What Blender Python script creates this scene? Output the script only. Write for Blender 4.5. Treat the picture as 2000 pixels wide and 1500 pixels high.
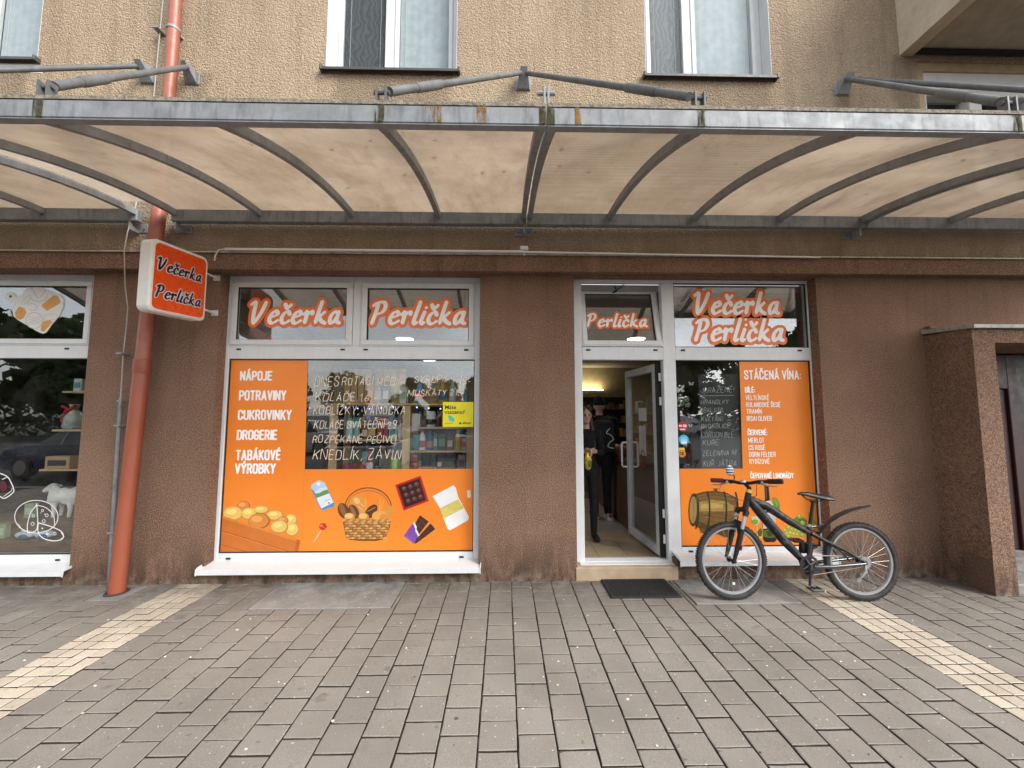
import bpy, bmesh, math, random
import numpy as np
from mathutils import Vector, Matrix
random.seed(7)
R = math.radians
for o in list(bpy.data.objects):
    bpy.data.objects.remove(o, do_unlink=True)
scene = bpy.context.scene
COL = scene.collection

# ------------------------------------------------------------------ camera
cam_d = bpy.data.cameras.new('camera')
cam_d.sensor_width = 36.0
cam_d.lens = 13.5
cam_d.clip_start = 0.05
cam_d.clip_end = 1000.0
cam = bpy.data.objects.new('camera', cam_d)
cam.location = (0.0, -4.08, 1.71)
cam.rotation_euler = (R(94.42), 0.0, R(-1.15))
COL.objects.link(cam)
scene.camera = cam

# ------------------------------------------------------------------ sky, sun, exposure
SUN_ELEV, SUN_AZ = R(40), R(127)          # azimuth clockwise from +Y: behind the camera, a little to its right
world = bpy.data.worlds.new('World')
scene.world = world
world.use_nodes = True
wn, wl = world.node_tree.nodes, world.node_tree.links
wn.clear()
w_out = wn.new('ShaderNodeOutputWorld')
w_bg = wn.new('ShaderNodeBackground')
w_sky = wn.new('ShaderNodeTexSky')
w_sky.sky_type = 'NISHITA'
w_sky.sun_disc = False
w_sky.sun_elevation = SUN_ELEV
w_sky.sun_rotation = SUN_AZ
w_sky.air_density = 1.0
w_sky.dust_density = 1.2
w_sky.ozone_density = 1.0
w_hs = wn.new('ShaderNodeHueSaturation')
w_hs.inputs['Saturation'].default_value = 0.22
w_tc = wn.new('ShaderNodeTexCoord')
w_map = wn.new('ShaderNodeMapping')
w_map.inputs['Scale'].default_value = (1.0, 1.0, 2.6)
w_no = wn.new('ShaderNodeTexNoise')
w_no.inputs['Scale'].default_value = 2.2
w_no.inputs['Detail'].default_value = 6.0
w_rmp = wn.new('ShaderNodeMapRange')
w_rmp.inputs['From Min'].default_value = 0.32
w_rmp.inputs['From Max'].default_value = 0.72
w_rmp.inputs['To Min'].default_value = 0.72
w_rmp.inputs['To Max'].default_value = 1.35
w_mul = wn.new('ShaderNodeVectorMath'); w_mul.operation = 'SCALE'
wl.new(w_tc.outputs['Generated'], w_map.inputs['Vector'])
wl.new(w_map.outputs[0], w_no.inputs['Vector'])
wl.new(w_no.outputs['Fac'], w_rmp.inputs['Value'])
wl.new(w_sky.outputs[0], w_hs.inputs['Color'])
wl.new(w_hs.outputs[0], w_mul.inputs[0])
wl.new(w_rmp.outputs[0], w_mul.inputs['Scale'])
wl.new(w_mul.outputs[0], w_bg.inputs['Color'])
wl.new(w_bg.outputs[0], w_out.inputs['Surface'])
w_bg.inputs['Strength'].default_value = 0.13

sun_d = bpy.data.lights.new('sun', 'SUN')
sun_d.energy = 1.5
sun_d.angle = R(27)
sun_d.color = (1.0, 0.97, 0.92)
sun = bpy.data.objects.new('sun', sun_d)
_dir = Vector((math.sin(SUN_AZ) * math.cos(SUN_ELEV), math.cos(SUN_AZ) * math.cos(SUN_ELEV), math.sin(SUN_ELEV)))
sun.rotation_euler = (-_dir).to_track_quat('-Z', 'Y').to_euler()
sun.location = (0, -10, 20)
COL.objects.link(sun)

scene.view_settings.view_transform = 'Standard'
scene.view_settings.look = 'None'
scene.view_settings.exposure = 1.58
scene.view_settings.gamma = 1.0
scene.view_settings.use_curve_mapping = False
scene.render.engine = 'CYCLES'
scene.cycles.use_denoising = True
scene.cycles.max_bounces = 6
scene.cycles.diffuse_bounces = 3
scene.cycles.glossy_bounces = 3
scene.cycles.transparent_max_bounces = 12
scene.cycles.sample_clamp_indirect = 6.0
scene.cycles.caustics_reflective = False
scene.cycles.caustics_refractive = False

# ------------------------------------------------------------------ materials
MATS = {}
def srgb(r, g, b):
    f = lambda c: ((c / 255) / 12.92) if c / 255 <= 0.04045 else (((c / 255) + 0.055) / 1.055) ** 2.4
    return (f(r), f(g), f(b))
class NT:
    """small helper around a node tree"""
    def __init__(s, name):
        s.m = bpy.data.materials.new(name); s.m.use_nodes = True
        s.t = s.m.node_tree; s.t.nodes.clear()
        s.out = s.t.nodes.new('ShaderNodeOutputMaterial')
        MATS[name] = s.m
    def n(s, typ, **kw):
        nd = s.t.nodes.new('ShaderNode' + typ)
        for k, v in kw.items():
            if k in nd.inputs.keys() if isinstance(k, str) else False:
                nd.inputs[k].default_value = v
            else:
                setattr(nd, k, v)
        return nd
    def l(s, a, b): s.t.links.new(a, b)
    def pos(s):
        return s.n('NewGeometry').outputs['Position']
    def obj(s):
        return s.n('TexCoord').outputs['Object']
    def noise(s, vec, scale, detail=3.0, rough=0.55, stretch=None):
        if stretch:
            mp = s.n('Mapping'); mp.inputs['Scale'].default_value = stretch
            s.l(vec, mp.inputs['Vector']); vec = mp.outputs[0]
        nd = s.n('TexNoise'); nd.inputs['Scale'].default_value = scale
        nd.inputs['Detail'].default_value = detail; nd.inputs['Roughness'].default_value = rough
        s.l(vec, nd.inputs['Vector']); return nd.outputs['Fac']
    def rng(s, v, a, b, c, d):
        nd = s.n('MapRange'); nd.clamp = True
        for k, x in (('From Min', a), ('From Max', b), ('To Min', c), ('To Max', d)): nd.inputs[k].default_value = x
        s.l(v, nd.inputs['Value']); return nd.outputs[0]
    def math(s, op, a, b):
        nd = s.n('Math', operation=op)
        for i, x in enumerate((a, b)):
            if isinstance(x, (int, float)): nd.inputs[i].default_value = x
            else: s.l(x, nd.inputs[i])
        return nd.outputs[0]
    def mix(s, f, a, b, mode='MIX'):
        nd = s.n('Mix', data_type='RGBA', blend_type=mode)
        if isinstance(f, (int, float)): nd.inputs[0].default_value = f
        else: s.l(f, nd.inputs[0])
        for i, x in ((6, a), (7, b)):
            if isinstance(x, tuple): nd.inputs[i].default_value = (*x[:3], 1)
            else: s.l(x, nd.inputs[i])
        return nd.outputs[2]
    def bsdf(s, col, rough=0.6, metal=0.0, spec=0.5, coat=0.0):
        b = s.n('BsdfPrincipled')
        if isinstance(col, tuple): b.inputs['Base Color'].default_value = (*col[:3], 1)
        else: s.l(col, b.inputs['Base Color'])
        if isinstance(rough, (int, float)): b.inputs['Roughness'].default_value = rough
        else: s.l(rough, b.inputs['Roughness'])
        b.inputs['Metallic'].default_value = metal
        b.inputs['Specular IOR Level'].default_value = spec
        b.inputs['Coat Weight'].default_value = coat
        s.l(b.outputs[0], s.out.inputs['Surface']); s.b = b
        return b
    def bump(s, h, strength=0.3, dist=0.01):
        bp = s.n('Bump'); bp.inputs['Strength'].default_value = strength; bp.inputs['Distance'].default_value = dist
        s.l(h, bp.inputs['Height']); s.l(bp.outputs[0], s.b.inputs['Normal'])

def plain(name, col, rough=0.5, metal=0.0, var=0.12, scale=9.0, spec=0.5, coat=0.0, bump=0.0, bscale=120.0):
    """a colour with slight cloudy variation and optional fine relief"""
    if name in MATS: return MATS[name]
    t = NT(name); v = t.obj()
    c = t.mix(t.rng(t.noise(v, scale, 5), 0.3, 0.7, 0, 1), tuple(x * (1 - var) for x in col), tuple(min(1, x * (1 + var)) for x in col))
    t.bsdf(c, t.rng(t.noise(v, scale * 2.3, 3), 0.3, 0.7, max(0.02, rough - 0.08), min(1, rough + 0.08)), metal, spec, coat)
    if bump: t.bump(t.noise(v, bscale, 3), bump, 0.004)
    return t.m
def emit(name, col, strength):
    if name in MATS: return MATS[name]
    t = NT(name); e = t.n('Emission'); e.inputs[0].default_value = (*col, 1); e.inputs[1].default_value = strength
    t.l(e.outputs[0], t.out.inputs['Surface']); return t.m
def rgb(r, g, b, rough=0.45, var=0.06, **k):
    """printed or moulded colour given as it reads on paper"""
    return plain('c_%d_%d_%d_%d' % (r, g, b, round(rough * 100)), tuple(x * 0.82 for x in srgb(r, g, b)), rough, var=var, **k)

def mk_stucco():
    t = NT('beige stucco'); p = t.pos()
    big = t.noise(p, 0.7, 5, 0.65); mid = t.noise(p, 44, 3, 0.75); fine = t.noise(p, 80, 2, 0.7)
    vor = t.n('TexVoronoi'); vor.inputs['Scale'].default_value = 48; t.l(p, vor.inputs['Vector'])
    c = t.mix(t.rng(big, 0.3, 0.7, 0, 1), (0.33, 0.245, 0.163), (0.455, 0.348, 0.24))
    c = t.mix(t.rng(mid, 0.48, 0.66, 0, 0.75), c, (0.56, 0.44, 0.31))
    c = t.mix(t.rng(fine, 0.34, 0.46, 0.9, 0), c, (0.13, 0.088, 0.056))
    spots = t.rng(t.noise(p, 13, 2), 0.66, 0.75, 0, 0.45)
    c = t.mix(spots, c, (0.6, 0.51, 0.38))
    # dirt: rain streaks and damp beneath the sills and above the cornice
    sx = t.n('SeparateXYZ'); t.l(p, sx.inputs[0]); X, Z = sx.outputs[0], sx.outputs[2]
    st = t.noise(p, 2.4, 5, 0.7, (2.6, 1, 0.22))
    dirt = t.rng(st, 0.48, 0.72, 0, 0.42)
    wob = t.math('MULTIPLY', t.math('SUBTRACT', t.noise(p, 5, 3), 0.5), 0.22)
    xx = t.math('ADD', X, wob); zz = t.math('ADD', Z, wob)
    def box(x0, x1, z0, z1):
        a = t.math('MULTIPLY', t.rng(xx, x0 - 0.05, x0 + 0.04, 0, 1), t.rng(xx, x1 - 0.04, x1 + 0.05, 1, 0))
        b = t.math('MULTIPLY', t.rng(zz, z0 - 0.1, z0 + 0.1, 0, 1), t.rng(zz, z1 - 0.05, z1 + 0.03, 1, 0))
        return t.math('MULTIPLY', a, b)
    damp = box(-1.93, -0.62, 4.3, 5.6)
    for bx in ((1.68, 3.02, 4.3, 5.6), (-7, -5.3, 4.2, 5.6), (4.5, 4.78, 4.4, 5.9), (-3.5, -3.3, 4.6, 5.5), (3.8, 4.0, 4.4, 5.4)):
        damp = t.math('MAXIMUM', damp, box(*bx))
    damp = t.math('MULTIPLY', damp, t.rng(st, 0.2, 0.7, 0.35, 0.62))
    low = t.math('MULTIPLY', t.rng(Z, 3.42, 3.95, 1, 0), t.rng(t.noise(p, 3.5, 5, 0.7, (1.5, 1, 0.35)), 0.3, 0.65, 0.15, 0.75))
    c = t.mix(t.math('MAXIMUM', t.math('MAXIMUM', dirt, damp), low), c, (0.16, 0.118, 0.078))
    streak = t.math('MULTIPLY', t.rng(t.noise(p, 7, 2, 0.5, (2.2, 1, 0.14)), 0.72, 0.78, 0, 0.5), t.rng(Z, 4.4, 5.5, 0, 1))
    c = t.mix(streak, c, (0.56, 0.5, 0.42))
    t.bsdf(c, 0.92, 0, 0.2)
    h = t.math('ADD', t.math('MULTIPLY', mid, 1.1), t.math('MULTIPLY', t.math('SUBTRACT', 1.0, vor.outputs['Distance']), 0.6))
    t.bump(t.math('ADD', h, t.math('MULTIPLY', fine, 0.5)), 0.9, 0.024)
mk_stucco()

def mk_brown():
    t = NT('brown plaster'); p = t.pos()
    big = t.noise(p, 1.3, 4); fine = t.noise(p, 92, 2, 0.75); f2 = t.noise(p, 130, 1, 0.5)
    c = t.mix(t.rng(big, 0.3, 0.7, 0, 1), (0.155, 0.087, 0.057), (0.235, 0.137, 0.092))
    c = t.mix(t.rng(fine, 0.52, 0.63, 0, 0.7), c, (0.37, 0.255, 0.175))
    c = t.mix(t.rng(fine, 0.47, 0.36, 0, 0.75), c, (0.055, 0.029, 0.02))
    c = t.mix(t.rng(f2, 0.68, 0.74, 0, 0.7), c, (0.55, 0.44, 0.35))
    sx = t.n('SeparateXYZ'); t.l(p, sx.inputs[0])
    low = t.math('MULTIPLY', t.rng(sx.outputs[2], 0.0, 0.5, 1, 0), t.rng(t.noise(p, 4.5, 5, 0.7, (1.6, 1, 0.45)), 0.36, 0.56, 0, 0.9))
    drip = t.math('MULTIPLY', t.rng(sx.outputs[2], 3.3, 1.6, 1, 0.25), t.rng(t.noise(p, 3.2, 4, 0.7, (2.4, 1, 0.12)), 0.52, 0.72, 0, 0.45))
    c = t.mix(drip, c, (0.07, 0.045, 0.03))
    c = t.mix(low, c, (0.048, 0.031, 0.02))
    pale = t.math('MULTIPLY', t.rng(sx.outputs[2], 0.0, 0.12, 0.45, 0), t.rng(t.noise(p, 9, 4), 0.45, 0.6, 0, 1))
    c = t.mix(pale, c, (0.3, 0.26, 0.2))
    t.bsdf(c, 0.9, 0, 0.25)
    t.bump(t.math('ADD', fine, t.math('MULTIPLY', f2, 0.5)), 0.9, 0.01)
mk_brown()

def mk_paver(name, c0, c1, spot, rnd=0.16):
    t = NT(name); p = t.pos()
    oi = t.n('ObjectInfo').outputs['Random']
    at = t.n('Attribute', attribute_name='tone').outputs['Fac']
    r = t.math('FRACT', t.math('ADD', oi, at), 0.0)
    c = t.mix(t.rng(t.noise(p, 2.1, 4), 0.3, 0.7, 0, 1), c0, c1)
    g = t.noise(p, 240, 2, 0.7)
    c = t.mix(t.rng(g, 0.5, 0.72, 0, 0.5), c, tuple(min(1, x * 1.55) for x in c1))
    c = t.mix(t.rng(g, 0.5, 0.28, 0, 0.5), c, tuple(x * 0.55 for x in c0))
    hsv = t.n('HueSaturation'); t.l(c, hsv.inputs['Color'])
    t.l(t.rng(r, 0, 1, 1 - rnd, 1 + rnd), hsv.inputs['Value']); c = hsv.outputs[0]
    c = t.mix(t.rng(t.noise(p, 0.75, 4, 0.6), 0.42, 0.68, 0, 0.34), c, tuple(x * 0.55 for x in c0))
    oil = t.rng(t.noise(p, 4.2, 3, 0.5), 0.69, 0.73, 0, 0.5)
    c = t.mix(oil, c, tuple(x * 0.42 for x in c0))
    blot = t.rng(t.noise(p, 7.5, 4, 0.6), 0.60, 0.75, 0, 0.28)
    c = t.mix(blot, c, tuple(x * 0.5 for x in c0))
    sm = t.rng(t.noise(p, 26, 2, 0.4), 0.70, 0.74, 0, 0.55)
    c = t.mix(sm, c, tuple(x * 0.4 for x in c0))
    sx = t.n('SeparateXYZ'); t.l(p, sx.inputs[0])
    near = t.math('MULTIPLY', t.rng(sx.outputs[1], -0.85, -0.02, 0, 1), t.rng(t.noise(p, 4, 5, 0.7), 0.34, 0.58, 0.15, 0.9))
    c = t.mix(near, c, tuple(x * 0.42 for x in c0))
    chip = t.rng(t.noise(p, 55, 1, 0.3), 0.755, 0.77, 0, 0.8)
    c = t.mix(chip, c, spot)
    t.bsdf(c, t.rng(t.noise(p, 9, 3), 0.3, 0.7, 0.62, 0.85), 0, 0.35)
    t.bump(g, 0.35, 0.003)
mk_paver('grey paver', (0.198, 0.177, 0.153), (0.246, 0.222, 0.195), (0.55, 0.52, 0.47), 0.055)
mk_paver('cream tile', (0.42, 0.36, 0.285), (0.52, 0.455, 0.37), (0.75, 0.7, 0.6), 0.10)
mk_paver('slab concrete', (0.235, 0.225, 0.21), (0.30, 0.29, 0.272), (0.5, 0.48, 0.45), 0.05)

def mk_metal(name, c0, c1, metal, rough, streak=0.35):
    t = NT(name); p = t.pos()
    c = t.mix(t.rng(t.noise(p, 6, 5, 0.7), 0.3, 0.7, 0, 1), c0, c1)
    c = t.mix(t.rng(t.noise(p, 9, 4, 0.6, (3, 3, 0.5)), 0.5, 0.75, 0, streak), c, tuple(x * 0.35 for x in c0))
    t.bsdf(c, t.rng(t.noise(p, 14, 3), 0.3, 0.7, rough - 0.1, rough + 0.1), metal, 0.4)
    t.bump(t.noise(p, 60, 3), 0.12, 0.004)
mk_metal('galvanised steel', (0.15, 0.157, 0.163), (0.25, 0.26, 0.268), 0.1, 0.6, 0.6)
mk_metal('weathered steel', (0.21, 0.22, 0.23), (0.32, 0.335, 0.345), 0.1, 0.55)
mk_metal('dull steel', (0.085, 0.086, 0.088), (0.15, 0.152, 0.155), 0.1, 0.6)
mk_metal('white aluminium', (0.60, 0.615, 0.625), (0.67, 0.68, 0.685), 0.0, 0.38, 0.10)
mk_metal('white paint', (0.60, 0.60, 0.595), (0.68, 0.68, 0.675), 0.0, 0.5, 0.06)
mk_metal('tin flashing', (0.30, 0.29, 0.27), (0.5, 0.48, 0.44), 0.2, 0.55, 0.7)

def mk_moss(name, c0, c1, cover, thr=0.42):
    t = NT(name); p = t.pos()
    c = t.mix(t.rng(t.noise(p, 30, 5, 0.7), 0.35, 0.65, 0, 1), c0, c1)
    t.bsdf(c, 0.95, 0, 0.1); t.bump(t.noise(p, 90, 3), 0.8, 0.01)
    if cover < 1:
        tr = t.n('BsdfTransparent'); mx = t.n('MixShader')
        t.l(t.rng(t.noise(p, 38, 4, 0.6, (1, 1, 0.16)), thr, thr + 0.16, 0, cover), mx.inputs[0]); t.l(tr.outputs[0], mx.inputs[1]); t.l(t.b.outputs[0], mx.inputs[2]); t.l(mx.outputs[0], t.out.inputs['Surface'])
mk_moss('moss', (0.045, 0.04, 0.025), (0.11, 0.10, 0.055), 1.0)
mk_moss('moss run', (0.045, 0.038, 0.022), (0.10, 0.09, 0.05), 0.8, 0.40)
mk_moss('dirty lip', (.13, .11, .085), (.30, .27, .22), 1.0)
mk_moss('rust', (0.20, 0.085, 0.018), (0.36, 0.2, 0.06), 0.75, 0.44)

def mk_glass(name, ior, tint, dirt=0.0):
    t = NT(name)
    tr = t.n('BsdfTransparent'); tr.inputs[0].default_value = (*tint, 1)
    gl = t.n('BsdfGlossy'); gl.inputs['Roughness'].default_value = 0.0; gl.inputs['Color'].default_value = (0.95, 0.96, 0.97, 1)
    lw = t.n('LayerWeight'); lw.inputs[0].default_value = 0.5
    fr = t.math('ADD', t.math('MULTIPLY', t.math('POWER', lw.outputs['Facing'], 4.0), 0.8), ior)
    mx = t.n('MixShader'); t.l(fr, mx.inputs[0]); t.l(tr.outputs[0], mx.inputs[1]); t.l(gl.outputs[0], mx.inputs[2])
    if dirt:
        df = t.n('BsdfDiffuse'); df.inputs[0].default_value = (0.55, 0.53, 0.5, 1)
        m2 = t.n('MixShader'); t.l(t.rng(t.noise(t.pos(), 5, 5, 0.7), 0.45, 0.8, 0, dirt), m2.inputs[0])
        t.l(mx.outputs[0], m2.inputs[1]); t.l(df.outputs[0], m2.inputs[2]); mx = m2
    t.l(mx.outputs[0], t.out.inputs['Surface'])
mk_glass('window glass', 0.105, (0.96, 0.975, 0.97), 0.03)
mk_glass('upper glass', 0.01, (0.88, 0.9, 0.9), 0.03)

def mk_sheet(name, lines):
    t = NT(name); p = t.pos()
    base = t.mix(t.rng(t.noise(p, 1.6, 5, 0.65), 0.3, 0.7, 0, 1), (0.38, 0.31, 0.24), (0.58, 0.495, 0.405))
    base = t.mix(t.rng(t.noise(p, 5, 5, 0.7, (1, 0.3, 1)), 0.48, 0.75, 0, 0.6), base, (0.30, 0.22, 0.15))
    if lines:
        w1 = t.n('TexVoronoi'); w1.inputs['Scale'].default_value = 62; w1.inputs['Randomness'].default_value = 0.15; t.l(p, w1.inputs['Vector'])
        base = t.mix(t.rng(w1.outputs['Distance'], 0.2, 0.5, 0, 0.5), base, (0.20, 0.155, 0.11))
    tl = t.n('BsdfTranslucent'); t.l(base, tl.inputs[0])
    tr = t.n('BsdfTransparent'); tr.inputs[0].default_value = (0.96, 0.93, 0.89, 1)
    df = t.n('BsdfDiffuse'); t.l(base, df.inputs[0])
    gl = t.n('BsdfGlossy'); gl.inputs['Roughness'].default_value = 0.16
    lw = t.n('LayerWeight'); lw.inputs[0].default_value = 0.5
    fr = t.math('ADD', t.math('MULTIPLY', t.math('POWER', lw.outputs['Facing'], 5.0), 0.6), 0.03)
    m1 = t.n('MixShader'); m1.inputs[0].default_value = 0.42; t.l(tl.outputs[0], m1.inputs[1]); t.l(tr.outputs[0], m1.inputs[2])
    m2 = t.n('MixShader'); m2.inputs[0].default_value = 0.16; t.l(m1.outputs[0], m2.inputs[1]); t.l(df.outputs[0], m2.inputs[2])
    m3 = t.n('MixShader'); t.l(fr, m3.inputs[0]); t.l(m2.outputs[0], m3.inputs[1]); t.l(gl.outputs[0], m3.inputs[2])
    t.l(m3.outputs[0], t.out.inputs['Surface'])
mk_sheet('canopy sheet', False)
mk_sheet('ribbed canopy sheet', True)

def mk_wood(name, c0, c1, scale=1.0):
    t = NT(name); v = t.obj()
    n1 = t.noise(v, 9 * scale, 5, 0.6, (1, 1, 0.12)); n2 = t.noise(v, 60 * scale, 3, 0.6, (1, 1, 0.05))
    c = t.mix(t.rng(n1, 0.3, 0.7, 0, 1), c0, c1)
    c = t.mix(t.rng(n2, 0.5, 0.75, 0, 0.4), c, tuple(x * 0.5 for x in c0))
    t.bsdf(c, 0.6, 0, 0.3); t.bump(n2, 0.2, 0.003)
mk_wood('pine wood', (0.50, 0.33, 0.16), (0.68, 0.49, 0.27))
mk_wood('dark wood', (0.045, 0.025, 0.018), (0.08, 0.045, 0.03))

def mk_orange():
    t = NT('orange vinyl'); p = t.pos()
    c = t.mix(t.rng(t.noise(p, 1.4, 3), 0.3, 0.7, 0, 1), (0.79, 0.208, 0.020), (0.84, 0.24, 0.03))
    c = t.mix(t.rng(t.noise(p, 18, 5, 0.7), 0.62, 0.8, 0, 0.12), c, (0.6, 0.3, 0.12))
    t.bsdf(c, 0.33, 0, 0.45); t.bump(t.noise(p, 3, 2), 0.05, 0.01)
mk_orange()
def mk_pipe():
    t = NT('brick red pipe'); p = t.pos()
    c = t.mix(t.rng(t.noise(p, 3, 4, 0.6, (1, 1, 0.4)), 0.3, 0.7, 0, 1), (0.235, 0.058, 0.028), (0.29, 0.078, 0.04))
    c = t.mix(t.rng(t.noise(p, 16, 5, 0.7, (1, 1, 0.18)), 0.5, 0.75, 0, 0.45), c, (0.12, 0.06, 0.04))
    t.bsdf(c, 0.42, 0, 0.45); t.bump(t.noise(p, 40, 3), 0.08, 0.004)
mk_pipe()
def mk_tyre():
    t = NT('tyre rubber'); v = t.obj()
    c = t.mix(t.rng(t.noise(v, 14, 4), 0.3, 0.7, 0, 1), (0.016, 0.016, 0.016), (0.045, 0.043, 0.04))
    t.bsdf(c, 0.75, 0, 0.35)
mk_tyre()
M = MATS
rgbm = rgb

# ------------------------------------------------------------------ mesh helpers
class MB:
    def __init__(s): s.v = []; s.f = []; s.mi = []; s.cur = 0
    def face(s, pts):
        i = len(s.v); s.v += [tuple(p) for p in pts]; s.f.append(tuple(range(i, i + len(pts)))); s.mi.append(s.cur)
    def add(s, verts, faces):
        i = len(s.v); s.v += [tuple(p) for p in verts]
        for f in faces: s.f.append(tuple(i + k for k in f)); s.mi.append(s.cur)
        return s
    def box(s, x0, x1, y0, y1, z0, z1):
        if x1 < x0: x0, x1 = x1, x0
        if y1 < y0: y0, y1 = y1, y0
        if z1 < z0: z0, z1 = z1, z0
        return s.add([(x0, y0, z0), (x1, y0, z0), (x1, y1, z0), (x0, y1, z0), (x0, y0, z1), (x1, y0, z1), (x1, y1, z1), (x0, y1, z1)],
                     [(0, 3, 2, 1), (4, 5, 6, 7), (0, 1, 5, 4), (1, 2, 6, 5), (2, 3, 7, 6), (3, 0, 4, 7)])
    def hexa(s, p):
        return s.add(p, [(0, 3, 2, 1), (4, 5, 6, 7), (0, 1, 5, 4), (1, 2, 6, 5), (2, 3, 7, 6), (3, 0, 4, 7)])
    def bbox(s, x0, x1, y0, y1, z0, z1, b=0.004):
        """box with chamfered edges"""
        bm = bmesh.new(); bmesh.ops.create_cube(bm, size=1.0)
        for v in bm.verts:
            v.co = ((x0 + x1) / 2 + v.co.x * (x1 - x0), (y0 + y1) / 2 + v.co.y * (y1 - y0), (z0 + z1) / 2 + v.co.z * (z1 - z0))
        bmesh.ops.bevel(bm, geom=list(bm.edges), offset=b, segments=1, affect='EDGES', profile=0.5)
        bm.verts.index_update()
        s.add([v.co[:] for v in bm.verts], [[v.index for v in f.verts] for f in bm.faces]); bm.free(); return s
    def tube(s, pts, r, n=8, caps=True, closed=False, squash=None):
        pts = [Vector(p) for p in pts]; m = len(pts)
        rs = r if isinstance(r, (list, tuple)) else [r] * m
        rings = []; up = None
        for i in range(m):
            a = pts[i - 1] if (i > 0 or closed) else pts[i]; b = pts[(i + 1) % m] if (i < m - 1 or closed) else pts[i]
            t = (b - a).normalized()
            if up is None:
                up = Vector((0, 0, 1)) if abs(t.z) < 0.9 else Vector((0, 1, 0))
            x = t.cross(up).normalized(); y = x.cross(t).normalized(); up = y
            q = squash or (1, 1)
            rings.append([pts[i] + (x * math.cos(k * 2 * math.pi / n) * q[0] + y * math.sin(k * 2 * math.pi / n) * q[1]) * rs[i] for k in range(n)])
        base = len(s.v)
        for rg in rings: s.v += [tuple(p) for p in rg]
        for i in range(m if closed else m - 1):
            j = (i + 1) % m
            for k in range(n):
                l = (k + 1) % n
                s.f.append((base + i * n + k, base + i * n + l, base + j * n + l, base + j * n + k)); s.mi.append(s.cur)
        if caps and not closed:
            s.f.append(tuple(base + k for k in range(n))[::-1]); s.mi.append(s.cur)
            s.f.append(tuple(base + (m - 1) * n + k for k in range(n))); s.mi.append(s.cur)
        return s
    def lathe(s, prof, c=(0, 0, 0), n=16, axis='z', sx=1.0, sy=1.0):
        """prof: (radius, height) from bottom to top"""
        base = len(s.v); m = len(prof)
        for (r, h) in prof:
            for k in range(n):
                a = 2 * math.pi * k / n; x, y = r * math.cos(a) * sx, r * math.sin(a) * sy
                p = (x, y, h) if axis == 'z' else ((x, h, y) if axis == 'y' else (h, x, y))
                s.v.append((c[0] + p[0], c[1] + p[1], c[2] + p[2]))
        for i in range(m - 1):
            for k in range(n):
                l = (k + 1) % n
                s.f.append((base + i * n + k, base + i * n + l, base + (i + 1) * n + l, base + (i + 1) * n + k)); s.mi.append(s.cur)
        s.f.append(tuple(base + k for k in range(n))[::-1]); s.mi.append(s.cur)
        s.f.append(tuple(base + (m - 1) * n + k for k in range(n))); s.mi.append(s.cur)
        return s
    def ell(s, c, r, nu=14, nv=9):
        prof = [(math.sin(math.pi * i / nv), -math.cos(math.pi * i / nv)) for i in range(nv + 1)]
        prof[0] = (0.02, -1); prof[-1] = (0.02, 1)
        i0 = len(s.v); s.lathe(prof, (0, 0, 0), nu)
        for i in range(i0, len(s.v)):
            v = s.v[i]; s.v[i] = (c[0] + v[0] * r[0], c[1] + v[1] * r[1], c[2] + v[2] * r[2])
        return s
    def prism(s, poly, y0, y1):
        """polygon in x,z extruded along y"""
        n = len(poly); i = len(s.v)
        s.v += [(p[0], y0, p[1]) for p in poly] + [(p[0], y1, p[1]) for p in poly]
        s.f.append(tuple(range(i, i + n))); s.f.append(tuple(range(i + 2 * n - 1, i + n - 1, -1))); s.mi += [s.cur, s.cur]
        for k in range(n):
            l = (k + 1) % n
            s.f.append((i + k, i + n + k, i + n + l, i + l)); s.mi.append(s.cur)
        return s
    def prism_x(s, poly, x0, x1):
        i0 = len(s.v); s.prism([(p[0], p[1]) for p in poly], x0, x1)
        for k in range(i0, len(s.v)):
            a = s.v[k]; s.v[k] = (a[1], a[0], a[2])
        return s
    def xf(s, mat, start=0):
        for k in range(start, len(s.v)): s.v[k] = tuple(mat @ Vector(s.v[k]))
        return s
    def mesh(s, name, mats, smooth=False, fix=True):
        me = bpy.data.meshes.new(name); me.from_pydata(s.v, [], s.f)
        for m in (mats if isinstance(mats, (list, tuple)) else [mats]): me.materials.append(m)
        if isinstance(mats, (list, tuple)) and len(mats) > 1:
            me.polygons.foreach_set('material_index', s.mi)
        if fix:
            bm = bmesh.new(); bm.from_mesh(me); bmesh.ops.recalc_face_normals(bm, faces=bm.faces); bm.to_mesh(me); bm.free()
        if smooth:
            me.polygons.foreach_set('use_smooth', [True] * len(me.polygons))
            if smooth == 'auto':
                bm = bmesh.new(); bm.from_mesh(me)
                for e in bm.edges:
                    if len(e.link_faces) == 2 and e.calc_face_angle(0) > R(38): e.smooth = False
                bm.to_mesh(me); bm.free()
        me.update(); return me
    def build(s, name, mats, parent=None, smooth=False, fix=True):
        o = bpy.data.objects.new(name, s.mesh(name, mats, smooth, fix)); COL.objects.link(o)
        if parent is not None: attach(o, parent)
        return o
WORLD_OFF = {}
def attach(o, parent):
    """parent a mesh written in world coordinates under a thing that stands somewhere"""
    o.parent = parent
    if parent.type == 'EMPTY' and parent.parent is None: o.location = -Vector(parent.location)
    else: o.location = (0, 0, 0)
def tag(o, label, cat, group=None):
    o['label'] = label; o['category'] = cat
    if group: o['group'] = group
    return o
def thing(name, label, cat, loc=(0, 0, 0), group=None):
    o = bpy.data.objects.new(name, None); o.empty_display_size = 0.1; o.location = loc; COL.objects.link(o)
    return tag(o, label, cat, group)
def struct(o): o['kind'] = 'structure'; return o
def stuff(o): o['kind'] = 'stuff'; return o
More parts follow.
